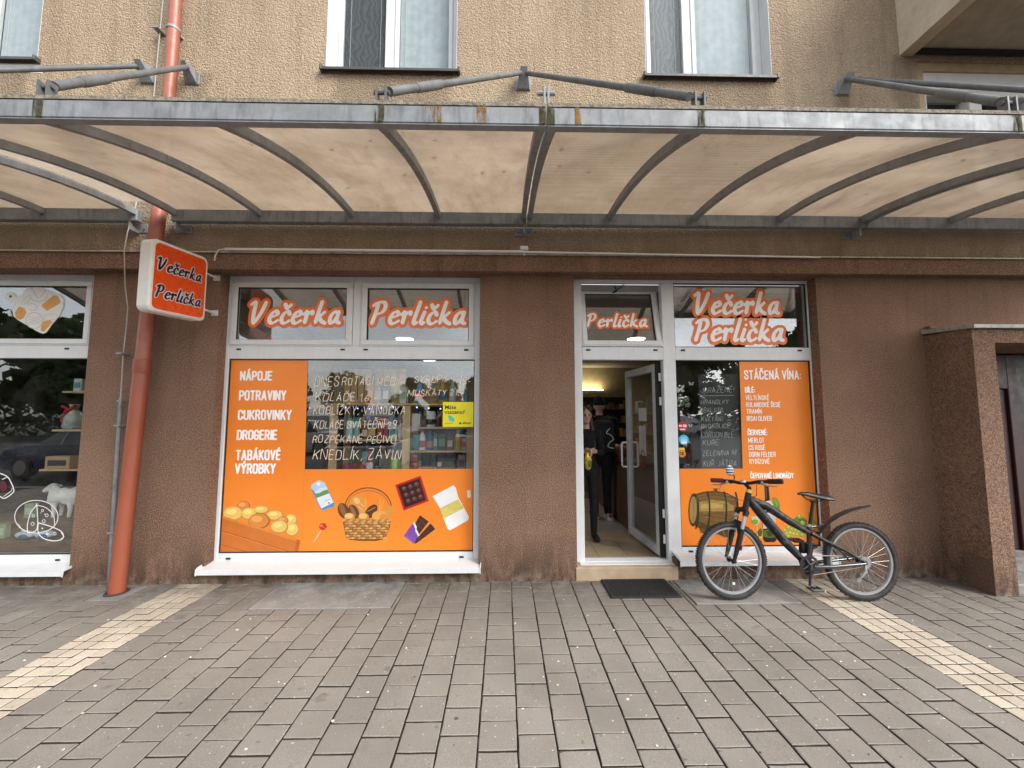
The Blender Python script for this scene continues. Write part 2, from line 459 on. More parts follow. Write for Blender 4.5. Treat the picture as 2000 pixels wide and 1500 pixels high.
def link_copy(src, parent, loc=None, rot=None):
    c = src.copy(); COL.objects.link(c); c.parent = parent
    if loc is not None: c.location = loc
    if rot is not None: c.rotation_euler = rot
    return c
def inst(name, me, parent, loc, rot=(0, 0, 0), scale=(1, 1, 1)):
    o = bpy.data.objects.new(name, me); COL.objects.link(o)
    o.location = Vector(loc) - (Vector(parent.location) if parent is not None and parent.type == 'EMPTY' else Vector((0, 0, 0)))
    o.parent = parent; o.rotation_euler = rot; o.scale = scale; return o

# ------------------------------------------------------------------ flat lettering and drawing: distance field -> polygons
def catmull(pts, n=7):
    if len(pts) < 3: return [tuple(p) for p in pts]
    P = [pts[0]] + list(pts) + [pts[-1]]; out = []
    for i in range(1, len(P) - 2):
        p0, p1, p2, p3 = (np.array(P[i + k - 1], float) for k in range(4))
        for k in range(n):
            t = k / n
            out.append(tuple(0.5 * ((2 * p1) + (-p0 + p2) * t + (2 * p0 - 5 * p1 + 4 * p2 - p3) * t * t + (-p0 + 3 * p1 - 3 * p2 + p3) * t ** 3)))
    out.append(tuple(pts[-1])); return out
class Field:
    """capsule strokes -> filled outline polygons without overlaps"""
    def __init__(s): s.segs = []
    def stroke(s, pts, r):
        rs = r if isinstance(r, (list, tuple)) else [r] * len(pts)
        if len(pts) == 1: s.segs.append((*pts[0][:2], rs[0], *pts[0][:2], rs[0]))
        for i in range(len(pts) - 1): s.segs.append((pts[i][0], pts[i][1], rs[i], pts[i + 1][0], pts[i + 1][1], rs[i + 1]))
    def mesh(s, mb, to3d, res, grow=0.0):
        S = np.array(s.segs); mg = S[:, [2, 5]].max() + grow + 2 * res
        x0, x1 = S[:, [0, 3]].min() - mg, S[:, [0, 3]].max() + mg; y0, y1 = S[:, [1, 4]].min() - mg, S[:, [1, 4]].max() + mg
        nx, ny = int((x1 - x0) / res) + 2, int((y1 - y0) / res) + 2
        gx, gy = x0 + np.arange(nx) * res, y0 + np.arange(ny) * res
        D = np.full((ny, nx), 1e9)
        for ax, ay, ra, bx, by, rb in s.segs:
            m = max(ra, rb) + grow + 3 * res
            i0, i1 = max(0, int((min(ax, bx) - m - x0) / res)), min(nx, int((max(ax, bx) + m - x0) / res) + 2)
            j0, j1 = max(0, int((min(ay, by) - m - y0) / res)), min(ny, int((max(ay, by) + m - y0) / res) + 2)
            X, Y = np.meshgrid(gx[i0:i1], gy[j0:j1]); dx, dy = bx - ax, by - ay; L = dx * dx + dy * dy
            t = np.clip(((X - ax) * dx + (Y - ay) * dy) / L, 0, 1) if L > 0 else np.zeros_like(X)
            d = np.hypot(X - ax - t * dx, Y - ay - t * dy) - (ra + (rb - ra) * t)
            D[j0:j1, i0:i1] = np.minimum(D[j0:j1, i0:i1], d)
        D = D - grow
        ins = D < 0
        for j in range(ny - 1):
            a = ins[j]; b = ins[j + 1]
            cnt = a[:-1].astype(int) + a[1:] + b[:-1] + b[1:]
            i = 0
            idx = np.nonzero(cnt)[0]
            run = None
            for i in idx:
                if cnt[i] == 4:
                    if run is None: run = [i, i + 1]
                    elif run[1] == i: run[1] = i + 1
                    else:
                        mb.face([to3d(gx[run[0]], gy[j]), to3d(gx[run[1]], gy[j]), to3d(gx[run[1]], gy[j + 1]), to3d(gx[run[0]], gy[j + 1])]); run = [i, i + 1]
                    continue
                cs = [(i, j), (i + 1, j), (i + 1, j + 1), (i, j + 1)]; poly = []
                for k in range(4):
                    (p, q), (u, w) = cs[k], cs[(k + 1) % 4]; d0, d1 = D[q, p], D[w, u]
                    if d0 < 0: poly.append((gx[p], gy[q]))
                    if (d0 < 0) != (d1 < 0):
                        t = d0 / (d0 - d1); poly.append((gx[p] + (gx[u] - gx[p]) * t, gy[q] + (gy[w] - gy[q]) * t))
                if len(poly) >= 3: mb.face([to3d(*p) for p in poly])
            if run is not None:
                mb.face([to3d(gx[run[0]], gy[j]), to3d(gx[run[1]], gy[j]), to3d(gx[run[1]], gy[j + 1]), to3d(gx[run[0]], gy[j + 1])])

# single-stroke capitals: height 1, strokes as point lists
CAPS = {
 'A': (.5, [[(0, 0), (.25, 1), (.5, 0)], [(.08, .3), (.42, .3)]]),
 'B': (.47, [[(0, 0), (0, 1), (.3, 1), (.44, .9), (.44, .65), (.32, .53), (0, .53)], [(.32, .53), (.47, .4), (.47, .13), (.32, 0), (0, 0)]]),
 'C': (.45, [[(.45, .72), (.45, .86), (.34, 1), (.11, 1), (0, .88), (0, .12), (.11, 0), (.34, 0), (.45, .14), (.45, .28)]]),
 'D': (.46, [[(0, 0), (0, 1), (.3, 1), (.46, .86), (.46, .14), (.3, 0), (0, 0)]]),
 'E': (.4, [[(.4, 1), (0, 1), (0, 0), (.4, 0)], [(0, .52), (.34, .52)]]),
 'F': (.38, [[(.38, 1), (0, 1), (0, 0)], [(0, .52), (.32, .52)]]),
 'G': (.46, [[(.46, .74), (.46, .86), (.34, 1), (.12, 1), (0, .88), (0, .12), (.12, 0), (.34, 0), (.46, .12), (.46, .45), (.26, .45)]]),
 'H': (.47, [[(0, 0), (0, 1)], [(.47, 0), (.47, 1)], [(0, .52), (.47, .52)]]),
 'I': (.0, [[(0, 0), (0, 1)]]),
 'J': (.3, [[(.3, 1), (.3, .13), (.2, 0), (0, 0)]]),
 'K': (.47, [[(0, 0), (0, 1)], [(.45, 1), (.03, .4)], [(.16, .58), (.47, 0)]]),
 'L': (.37, [[(0, 1), (0, 0), (.37, 0)]]),
 'M': (.62, [[(0, 0), (0, 1), (.31, .2), (.62, 1), (.62, 0)]]),
 'N': (.48, [[(0, 0), (0, 1), (.48, 0), (.48, 1)]]),
 'O': (.46, [[(.12, 0), (0, .12), (0, .88), (.12, 1), (.34, 1), (.46, .88), (.46, .12), (.34, 0), (.12, 0)]]),
 'P': (.45, [[(0, 0), (0, 1), (.32, 1), (.45, .88), (.45, .58), (.32, .45), (0, .45)]]),
 'R': (.46, [[(0, 0), (0, 1), (.31, 1), (.44, .89), (.44, .6), (.31, .49), (0, .49)], [(.28, .48), (.46, 0)]]),
 'S': (.44, [[(.44, .74), (.44, .87), (.33, 1), (.11, 1), (0, .88), (0, .7), (.44, .34), (.44, .12), (.33, 0), (.11, 0), (0, .12), (0, .27)]]),
 'T': (.44, [[(0, 1), (.44, 1)], [(.22, 1), (.22, 0)]]),
 'U': (.46, [[(0, 1), (0, .12), (.12, 0), (.34, 0), (.46, .12), (.46, 1)]]),
 'V': (.48, [[(0, 1), (.24, 0), (.48, 1)]]),
 'Y': (.47, [[(0, 1), (.235, .45), (.47, 1)], [(.235, .45), (.235, 0)]]),
 'Z': (.42, [[(0, 1), (.42, 1), (0, 0), (.42, 0)]]),
 '0': (.4, [[(.1, 0), (0, .15), (0, .85), (.1, 1), (.3, 1), (.4, .85), (.4, .15), (.3, 0), (.1, 0)]]),
 '1': (.15, [[(0, .75), (.15, 1), (.15, 0)]]),
 '2': (.4, [[(0, .78), (.06, .95), (.2, 1), (.36, .92), (.38, .7), (0, 0), (.4, 0)]]),
 '5': (.4, [[(.38, 1), (.04, 1), (.02, .55), (.2, .62), (.38, .48), (.38, .14), (.24, 0), (.02, .05)]]),
 '6': (.4, [[(.36, 1), (.12, .7), (0, .3), (.06, .06), (.22, 0), (.38, .12), (.38, .35), (.22, .46), (.03, .3)]]),
 '8': (.4, [[(.2, .52), (.04, .66), (.06, .92), (.2, 1), (.34, .92), (.36, .66), (.2, .52), (.02, .34), (.04, .08), (.2, 0), (.36, .08), (.38, .34), (.2, .52)]]),
 '9': (.4, [[(.38, .6), (.2, .48), (.02, .62), (.04, .9), (.2, 1), (.36, .92), (.38, .6), (.3, .2), (.1, 0)]]),
 ':': (.0, [[(0, .12)], [(0, .55)]]), '.': (.0, [[(0, .02)]]), ',': (.06, [[(.06, .06), (0, -.16)]]), '-': (.25, [[(0, .42), (.25, .42)]]),
 '!': (.0, [[(0, 1), (0, .32)], [(0, .03)]]), '+': (.3, [[(0, .42), (.3, .42)], [(.15, .62), (.15, .22)]]),
}
ACC = {'Á': 'A´', 'É': 'E´', 'Í': 'I´', 'Ý': 'Y´', 'Ó': 'O´', 'Ú': 'U´', 'Č': 'Cˇ', 'Ě': 'Eˇ', 'Ř': 'Rˇ', 'Š': 'Sˇ', 'Ž': 'Zˇ'}
def caps_strokes(text, spacing=0.28, space=0.34, hand=0.0, rng=None):
    out = []; x = 0.0
    for ch in text:
        if ch == ' ': x += space; continue
        b, acc = (ACC[ch][0], ACC[ch][1]) if ch in ACC else (ch, None)
        w, st = CAPS[b]
        dy = rng.uniform(-.06, .06) * hand if rng else 0; sc = 1 + (rng.uniform(-.16, .16) * hand if rng else 0); sl = rng.uniform(0.05, .25) * hand if rng else 0
        pts = [list(s_) for s_ in st]
        if acc == '´': pts.append([(w / 2 - .04, 1.13), (w / 2 + .09, 1.3)])
        if acc == 'ˇ': pts.append([(w / 2 - .13, 1.3), (w / 2, 1.14), (w / 2 + .13, 1.3)])
        for s_ in pts:
            q = []
            for (a, c) in s_:
                j = (rng.uniform(-.035, .035) * hand, rng.uniform(-.035, .035) * hand) if rng else (0, 0)
                q.append((x + a * sc + c * sl + j[0], c * sc + dy + j[1]))
            out.append(q)
        x += w * sc + spacing
    return out, x - spacing
def caps_text(name, text, x0, z0, h, width, rad, y, mat, parent, hand=0.0, seed=1, tilt=0.0, res=None, smooth=False, spacing=0.28):
    """capitals with left end x0 and base line z0, height h, squeezed to a width, on the plane y"""
    rng = random.Random(seed) if hand else None
    st, w = caps_strokes(text, spacing=spacing, hand=hand, rng=rng); k = width / w; F = Field()
    for s_ in st:
        p = [(a * k, b * h) for a, b in s_]
        if smooth and len(p) > 3: p = catmull(p, 4)
        if hand: F.stroke(p, [rad * rng.uniform(.75, 1.15) for _ in p])
        else: F.stroke(p, rad)
    mb = MB(); F.mesh(mb, lambda a, b: (x0 + a, y, z0 + b + a * tilt), res or max(0.0012, rad * 0.45))
    return mb.build(name, mat, parent, fix=False)
# broad brush letters for the shop name: advance, strokes (points get nib-dependent width)
BR = {
 'V': (.62, [[(.0, .86), (.1, .97), (.155, .9), (.115, .5), (.12, .06), (.2, .1), (.4, .55), (.53, .99)]]),
 'e': (.40, [[(.05, .3), (.2, .33), (.32, .44), (.27, .56), (.15, .5), (.05, .28), (.06, .08), (.17, .02), (.36, .16)]]),
 'c': (.37, [[(.31, .44), (.25, .55), (.12, .46), (.04, .24), (.07, .06), (.18, .02), (.34, .15)]]),
 'r': (.36, [[(.0, .42), (.09, .54), (.1, .42), (.04, .03)], [(.09, .36), (.2, .52), (.3, .54), (.29, .44)]]),
 'k': (.47, [[(.22, 1.0), (.14, .62), (.03, .03)], [(.34, .53), (.12, .27)], [(.15, .29), (.25, .12), (.38, .02)]]),
 'a': (.44, [[(.32, .5), (.2, .54), (.07, .34), (.05, .08), (.15, .05), (.29, .3), (.35, .54)], [(.35, .54), (.29, .14), (.4, .04)]]),
 'P': (.56, [[(.2, .92), (.13, .5), (.02, .0)], [(.04, .83), (.2, .98), (.4, .97), (.45, .76), (.34, .52), (.15, .44)]]),
 'l': (.22, [[(.22, 1.0), (.13, .6), (.03, .12), (.08, .02), (.15, .08)]]),
 'i': (.2, [[(.13, .54), (.06, .28), (.02, .1), (.07, .02), (.14, .08)], [(.17, .74), (.19, .76)]]),
}
def brush_segments(word, weight):
    F = Field(); x = 0
    for ch in word:
        car = ch == 'č'
        adv, st = BR['c' if car else ch]
        st = [list(q) for q in st]
        if car: st.append([(.14, .86), (.21, .70), (.36, .88)])
        for q in st:
            p = catmull([(x + a + 0.04 * b, b) for a, b in q], 6); rs = []
            for i in range(len(p)):
                a, b = p[max(0, i - 1)], p[min(len(p) - 1, i + 1)]
                ang = math.atan2(b[1] - a[1], b[0] - a[0])
                rs.append(weight * (0.5 + 0.62 * abs(math.sin(ang - R(25)))))
            if len(p) > 4: rs[-1] *= 0.6
            F.stroke(p, rs)
        x += adv + 0.035
    return F, x
def brush_word(name, word, x0, z0, h, width, parent, face, outline=None, y=0.15, grow=0.02, weight=0.088, plane=None, ymid=None):
    F, w = brush_segments(word, weight); k = width / w
    F.segs = [(a * k, b * h, r * h, c * k, d * h, e * h) for a, b, r, c, d, e in F.segs]
    pl = plane or (lambda a, b, off: (x0 + a, y - off, z0 + b))
    lets = MB(); F.mesh(lets, lambda a, b: pl(a, b, 0.0030), 0.0035)
    o = lets.build(name, face, parent, fix=False)
    if outline is not None:
        ob = MB(); F.mesh(ob, lambda a, b: pl(a, b, 0.0010), 0.0045, grow); c = ob.build('outline', outline, o if parent is not None else None, fix=False)
        if parent is None: c.parent = o
        if ymid is not None:
            mb = MB(); F.mesh(mb, lambda a, b: pl(a, b, 0.0020), 0.0045, grow * 0.55); c2 = mb.build('outline', ymid, o if parent is not None else None, fix=False)
            if parent is None: c2.parent = o
    return o

# ================================================================== the ground
g = MB(); g.face([(-300, -300, -0.05), (300, -300, -0.05), (300, 300, -0.05), (-300, 300, -0.05)])
t = NT('asphalt'); p_ = t.pos()
t.bsdf(t.mix(t.rng(t.noise(p_, 0.6, 5), 0.3, 0.7, 0, 1), (0.045, 0.045, 0.046), (0.075, 0.074, 0.072)), 0.85, 0, 0.3); t.bump(t.noise(p_, 120, 2), 0.4, 0.004)
ground = struct(g.build('ground', M['asphalt']))
t = NT('joint sand'); p_ = t.pos()
sx_ = t.n('SeparateXYZ'); t.l(p_, sx_.inputs[0])
jc = t.mix(t.rng(t.noise(p_, 60, 4), 0.3, 0.7, 0, 1), (0.03, 0.023, 0.02), (0.065, 0.05, 0.042))
jw = t.math('MULTIPLY', t.rng(sx_.outputs[1], -0.62, -0.25, 0, 1), t.rng(t.noise(p_, 2.5, 3), 0.35, 0.6, 0.2, 1))
t.bsdf(t.mix(jw, jc, (0.24, 0.21, 0.17)), 0.95, 0, 0.2)
mb = MB(); mb.box(-14, 14, -4.9, 0.02, -0.10, -0.011)
pavement = struct(mb.build('pavement', M['joint sand']))
mb = MB(); mb.box(-14, 14, -5.05, -4.905, -0.12, 0.0)
struct(mb.build('kerb', M['slab concrete']))

PADS = [(-2.25, -1.0, -0.53, 0.0), (1.73, 2.71, -0.52, 0.0), (-3.86, -3.55, -0.34, -0.02)]
STRIPS = [(-3.265, -2.83), (2.90, 3.325)]
PL = 0.1955
def paver_mesh(w, l, name='paver', seed=0):
    """a concrete block with chamfered, slightly worn top edges"""
    rr = random.Random(seed); b = 0.004; h = 0.0
    m = MB(); j = lambda a: a + rr.uniform(-0.0016, 0.0016)
    o = [(0, 0), (w, 0), (w, l), (0, l)]; i_ = [(b, b), (w - b, b), (w - b, l - b), (b, l - b)]
    low = [(x, y, -0.03) for x, y in o]
    mid = []; top = []
    for k in range(4):
        a, c = o[k], o[(k + 1) % 4]
        mid += [(j(a[0]), j(a[1]), -0.003), (j((a[0] * 2 + c[0]) / 3), j((a[1] * 2 + c[1]) / 3), -0.003), (j((a[0] + 2 * c[0]) / 3), j((a[1] + 2 * c[1]) / 3), -0.003)]
        a, c = i_[k], i_[(k + 1) % 4]
        top += [(j(a[0]), j(a[1]), 0), (j((a[0] * 2 + c[0]) / 3), j((a[1] * 2 + c[1]) / 3), 0), (j((a[0] + 2 * c[0]) / 3), j((a[1] + 2 * c[1]) / 3), 0)]
    V = mid + top; n = 12
    F = [tuple(range(n, 2 * n))] + [(k, (k + 1) % n, n + (k + 1) % n, n + k) for k in range(n)]
    V += [(x, y, -0.03) for x, y, z in mid]
    F += [(2 * n + k, 2 * n + (k + 1) % n, (k + 1) % n, k) for k in range(n)]
    m.add(V, F); m.mi = [0] * 13 + [1] * 12; return m
blocks = []
def overlaps(x0, x1, y0, y1):
    for a, b, c, d in PADS:
        if x1 > a + 1e-3 and x0 < b - 1e-3 and y1 > c + 1e-3 and y0 < d - 1e-3: return (a, b, c, d)
    return None
def clip_blocks(x0, x1, y0, y1):
    q = overlaps(x0, x1, y0, y1)
    if q is None: return [(x0, x1, y0, y1)]
    a, b, c, d = q; out = []
    if y0 < c - 0.03: out.append((x0, x1, y0, c))
    yb = max(y0, c)
    if x0 < a - 0.03: out.append((x0, a, yb, y1))
    if x1 > b + 0.03: out.append((b, x1, yb, y1))
    return out
def column(x0, x1, odd, ymin=-4.9):
    y = -1.989 + (PL / 2 if not odd else 0) - 16 * PL
    while y < 0:
        a, b = max(y, ymin), min(y + PL, 0.0)
        if b - a > 0.03: blocks.extend(clip_blocks(x0, x1, a, b))
        y += PL
for k in range(14): column(0.072 + k * 0.202, 0.072 + (k + 1) * 0.202, k % 2)
for k in range(14): column(0.072 - (k + 1) * 0.2073, 0.072 - k * 0.2073, (k + 1) % 2)
for k in range(40): column(3.325 + k * 0.2, 3.525 + k * 0.2, k % 2)
for k in range(40): column(-3.265 - (k + 1) * 0.2, -3.265 - k * 0.2, k % 2)
# keep only what lies near the picture; big-in-view first
camv = Vector(cam.location)
def in_view(x, y):
    d = (Vector((x, y, 0)) - camv); zc = d.y
    return zc > 1.5 and abs(d.x) / zc < 1.45 and y > -2.35
def size_in_view(b):
    cx, cy = (b[0] + b[1]) / 2, (b[2] + b[3]) / 2
    if not in_view(cx, cy): return -1
    return (b[1] - b[0]) * (b[3] - b[2]) / max(0.3, (cy + 4.08)) ** 3
blocks.sort(key=size_in_view, reverse=True)
near = blocks[:300]; rest = [b for b in blocks[300:] if -11 < b[0] < 11]
cache = {}; J = 0.0048
rp = random.Random(3)
for b in near:
    w, l = round(b[1] - b[0] - 2 * J, 3), round(b[3] - b[2] - 2 * J, 3)
    key = (w, l, rp.randrange(4))
    if key not in cache: cache[key] = paver_mesh(w, l, seed=key[2]).mesh('paver', [M['grey paver'], M['joint sand']])
    o = bpy.data.objects.new('paver', cache[key]); COL.objects.link(o); o.parent = pavement
    o.location = (b[0] + J, b[2] + J, rp.uniform(-0.0022, 0.0022)); o.rotation_euler = (rp.uniform(-.006, .006), rp.uniform(-.006, .006), rp.uniform(-.006, .006))
big = MB(); tones = []
for b in rest:
    i0 = len(big.v); m = paver_mesh(b[1] - b[0] - 2 * J, b[3] - b[2] - 2 * J, seed=rp.randrange(9))
    dz = rp.uniform(-0.002, 0.002)
    big.add([(x + b[0] + J, y + b[2] + J, z + dz) for x, y, z in m.v], m.f); big.mi[-25:] = m.mi; tones += [rp.random()] * (len(big.v) - i0)
me = big.mesh('pavers', [M['grey paver'], M['joint sand']], fix=False)
at = me.attributes.new('tone', 'FLOAT', 'POINT'); at.data.foreach_set('value', tones)
o = bpy.data.objects.new('pavers', me); COL.objects.link(o); o.parent = pavement; stuff(o)
# cream tile bands, four small tiles wide
tcache = {}
for si, (a, b) in enumerate(STRIPS):
    m = MB(); m.box(a, b, -4.9, 0.0, -0.0105, -0.009)
    band = struct(m.build('tile_band', M['joint sand']))
    tw = (b - a) / 4; rows = int(3.0 / (PL / 2))
    for r_ in range(rows + 1):
        y0 = -0.0 - (r_ + 1) * PL / 2
        for c_ in range(4):
            s_ = rp.randrange(4)
            if s_ not in tcache: tcache[s_] = paver_mesh(tw - 0.009, PL / 2 - 0.009, seed=40 + s_).mesh('tile', [M['cream tile'], M['joint sand']])
            o = bpy.data.objects.new('tile', tcache[s_]); COL.objects.link(o); o.parent = band
            o.location = (a + c_ * tw + 0.0045, y0 + 0.0045, rp.uniform(-.002, .002)); o.rotation_euler = (rp.uniform(-.008, .008), rp.uniform(-.008, .008), 0)
# concrete slabs let into the paving
for k, (a, b, c, d) in enumerate(PADS):
    m = MB(); m.bbox(a + 0.006, b - 0.006, c + 0.006, d - 0.004, -0.04, 0.004 if k < 2 else -0.002, 0.004)
    struct(m.build('concrete_slab', M['slab concrete']))
# litter: gum spots, paper scraps and grit trodden into the paving
lt = MB(); rl = random.Random(11)
for i in range(150):
    x, y = rl.uniform(-3.6, 3.8), rl.uniform(-2.2, -0.05)
    r_ = rl.uniform(0.004, 0.0105) * (1.3 if rl.random() < .12 else 1); n = rl.choice((5, 6, 7)); ph = rl.random() * 6; el = rl.uniform(.5, 1)
    ring = [(x + math.cos(ph + 2 * math.pi * k / n) * r_ * rl.uniform(.75, 1.2), y + math.sin(ph + 2 * math.pi * k / n) * r_ * el * rl.uniform(.75, 1.2)) for k in range(n)]
    lt.cur = rl.choices((0, 1, 2), (6, 3, 3))[0]
    i0 = len(lt.v)
    lt.add([(a, b, 0.0012) for a, b in ring] + [(x + (a - x) * .6, y + (b - y) * .6, 0.0042) for a, b in ring],
           [tuple(range(n, 2 * n))] + [(k, (k + 1) % n, n + (k + 1) % n, n + k) for k in range(n)])
lo = lt.build('litter', [rgb(225, 220, 208, .8), rgb(196, 184, 160, .8), rgb(92, 80, 70, .8)], fix=False); stuff(lo)
tag(lo, 'white and grey gum spots and paper scraps scattered on the paving', 'litter')

# ================================================================== the building
BLD = thing('apartment_building', 'beige rendered apartment block with brown plastered shop front and flat canopy', 'building', (0, 0, 0))
def wall_holes(mb, x0, x1, z0, z1, holes, y0, y1):
    """front and back skins with rectangular openings and their reveals"""
    xs = sorted({x0, x1, *[h[0] for h in holes], *[h[1] for h in holes]}); zs = sorted({z0, z1, *[h[2] for h in holes], *[h[3] for h in holes]})
    xs = [x for x in xs if x0 <= x <= x1]; zs = [z for z in zs if z0 <= z <= z1]
    for i in range(len(xs) - 1):
        for j in range(len(zs) - 1):
            cx, cz = (xs[i] + xs[i + 1]) / 2, (zs[j] + zs[j + 1]) / 2
            if any(h[0] < cx < h[1] and h[2] < cz < h[3] for h in holes): continue
            a, b, c, d = xs[i], xs[i + 1], zs[j], zs[j + 1]
            mb.face([(a, y0, c), (b, y0, c), (b, y0, d), (a, y0, d)]); mb.face([(a, y1, d), (b, y1, d), (b, y1, c), (a, y1, c)])
    for a, b, c, d in holes:
        mb.face([(a, y0, c), (a, y1, c), (a, y1, d), (a, y0, d)]); mb.face([(b, y0, d), (b, y1, d), (b, y1, c), (b, y0, c)])
        if d < z1: mb.face([(a, y0, d), (a, y1, d), (b, y1, d), (b, y0, d)])
        if c > z0: mb.face([(b, y0, c), (b, y1, c), (a, y1, c), (a, y0, c)])
W1 = (-2.02, -0.545, 5.56, 7.25); W2 = (1.615, 3.08, 5.55, 7.25); W0 = (-6.7, -5.19, 5.61, 7.25); W3 = (4.80, 6.6, 4.2, 5.82)
m = MB(); wall_holes(m, -16, 16, 3.405, 12.0, [W0, W1, W2, W3], 0.0, 0.24)
m.build('upper_wall', M['beige stucco'], BLD, fix=False)
SH_L = (-7.4, -4.37, 0.15, 3.235); SH_M = (-3.03, -0.265, 0.155, 3.235); SH_D = (0.755, 3.44, 0.02, 3.235); PO = (4.86, 7.3, 0.0, 2.41)
m = MB(); wall_holes(m, -16, 16, -0.02, 3.225, [SH_L, SH_M, (SH_D[0], SH_D[1], -0.005, 3.215), (PO[0], PO[1], -0.005, PO[3])], 0.0, 0.24)
m.build('ground_floor_wall', M['brown plaster'], BLD, fix=False)
m = MB(); m.box(1.795, 3.445, 0.0, 0.24, -0.02, 0.195); m.build('wall_below_window', M['brown plaster'], BLD)
m = MB(); m.box(-16, 16, -0.085, 0.24, 3.2255, 3.40); m.build('cornice', M['brown plaster'], BLD)
m = MB(); m.prism_x([(-0.105, 3.3995), (-0.105, 3.412), (0.0, 3.432), (-0.003, 3.416), (-0.09, 3.4005)], -16, 16); m.build('cornice_flashing', M['tin flashing'], BLD)
# stretch of cable duct lying on the cornice
duct = MB(); duct.bbox(-2.93, 0.2, -0.125, -0.098, 3.418, 3.442, .004); duct.hexa([(0.2, -.122, 3.418), (3.42, -.122, 3.388), (3.42, -.104, 3.388), (.2, -.104, 3.418), (.2, -.122, 3.435), (3.42, -.122, 3.402), (3.42, -.104, 3.402), (.2, -.104, 3.435)])
duct.tube([(-2.93, -.11, 3.43), (-3.0, -.11, 3.425), (-3.03, -.11, 3.36), (-3.02, -.13, 3.3)], .007, 6)
tag(duct.build('cable_duct', M['white paint']), 'long thin white cable duct running along the top of the brown cornice', 'cable duct')
sb = thing('junction_box', 'small white sensor box above the cornice below the canopy joint', 'box', (0.21, -0.02, 3.47))
m = MB(); m.bbox(0.165, 0.255, -0.10, -0.03, 3.452, 3.505, .01); m.build('housing', M['white paint'], sb)
m = MB(); m.tube([(0.21, -.06, 3.46), (.21, -.1, 3.425), (.21, -.104, 3.39)], .008, 8); m.build('stem', M['white paint'], sb)

# ---- aluminium shop windows
def frame_bar(mb, x0, x1, z0, z1, y0=0.12, y1=0.20): mb.bbox(x0, x1, y0, y1, z0, z1, .005)
def sash(name, x0, x1, z0, z1, parent, wd=0.055, y0=0.105, y1=0.16, glass='window glass'):
    """opening light: mitred frame with a pane of its own"""
    m = MB()
    for a, b, c, d in ((x0, x1, z1 - wd, z1), (x0, x1, z0, z0 + wd), (x0, x0 + wd, z0 + wd, z1 - wd), (x1 - wd, x1, z0 + wd, z1 - wd)): m.bbox(a, b, y0, y1, c, d, .004)
    # thin rebate step round the outside
    for a, b, c, d in ((x0 - .012, x1 + .012, z1, z1 + .012), (x0 - .012, x1 + .012, z0 - .012, z0), (x0 - .012, x0, z0, z1), (x1, x1 + .012, z0, z1)): m.box(a, b, y0 + .009, y1 - .003, c, d)
    s = m.build(name, M['white aluminium'], parent)
    m = MB(); m.box(x0 + wd - .004, x1 - wd + .004, .136, .142, z0 + wd - .004, z1 - wd + .004); m.build('pane', M[glass], s)
    g_ = MB()
    for a, b, c, d in ((x0 + wd, x1 - wd, z1 - wd - .008, z1 - wd), (x0 + wd, x0 + wd + .008, z0 + wd, z1 - wd), (x1 - wd - .008, x1 - wd, z0 + wd, z1 - wd)): g_.box(a, b, .122, .135, c, d)
    g_.build('gasket', rgb(28, 28, 28, .7), s); return s
def caps_(parent, spots, y=0.1175):
    for (x, z) in spots:
        m = MB(); m.bbox(x - .024, x + .024, y - .006, y + .004, z - .009, z + .009, .003); m.build('drain_cap', rgb(30, 30, 32, .6), parent)
def sill(name, x0, x1, z, parent):
    m = MB(); m.prism_x([(-.075, z - .055), (-.071, z - .055), (-.071, z - .012), (.125, z + .012), (.125, z + .017), (-.075, z - .007)], x0, x1)
    for xe in (x0, x1):
        m.prism_x([(-.082, z - .06), (-.074, z - .062), (-.068, z - .01), (.12, z + .015), (.12, z + .035), (-.05, z + .014), (-.08, z - .002)], xe - .004, xe + .004)
    return m.build(name, M['white aluminium'], parent)
def pane(x0, x1, z0, z1, parent, y=0.152):
    m = MB(); m.box(x0, x1, y, y + .006, z0, z1); o = m.build('pane', M['window glass'], parent)
    g_ = MB(); e = .009
    for a, b, c, d in ((x0, x1, z1 - e, z1), (x0, x1, z0, z0 + e), (x0, x0 + e, z0 + e, z1 - e), (x1 - e, x1, z0 + e, z1 - e)): g_.box(a, b, y - .016, y - .002, c, d)
    g_.build('gasket', rgb(34, 34, 34, .7), parent); return o

# main display window
m = MB()
for a, b, c, d in ((-3.06, -.25, 3.165, 3.24), (-3.06, -2.995, .16, 3.165), (-.328, -.25, .16, 3.165), (-2.995, -.328, 2.305, 2.45), (-2.995, -.328, .16, .25)): frame_bar(m, a, b, c, d)
m.bbox(-1.67, -1.585, .12, .20, 2.45, 3.165, .004)
WM = m.build('shop_window', M['white aluminium'], BLD)
sash('transom_sash', -2.985, -1.685, 2.46, 3.155, WM); sash('transom_sash', -1.57, -.34, 2.46, 3.155, WM)
pane(-2.995, -.328, .25, 2.305, WM); sill('sill', -3.06, -.24, .165, WM)
caps_(WM, ((-2.89, 2.41), (-1.77, 2.41), (-1.52, 2.41), (-.42, 2.41), (-2.88, .2), (-.45, .2)))
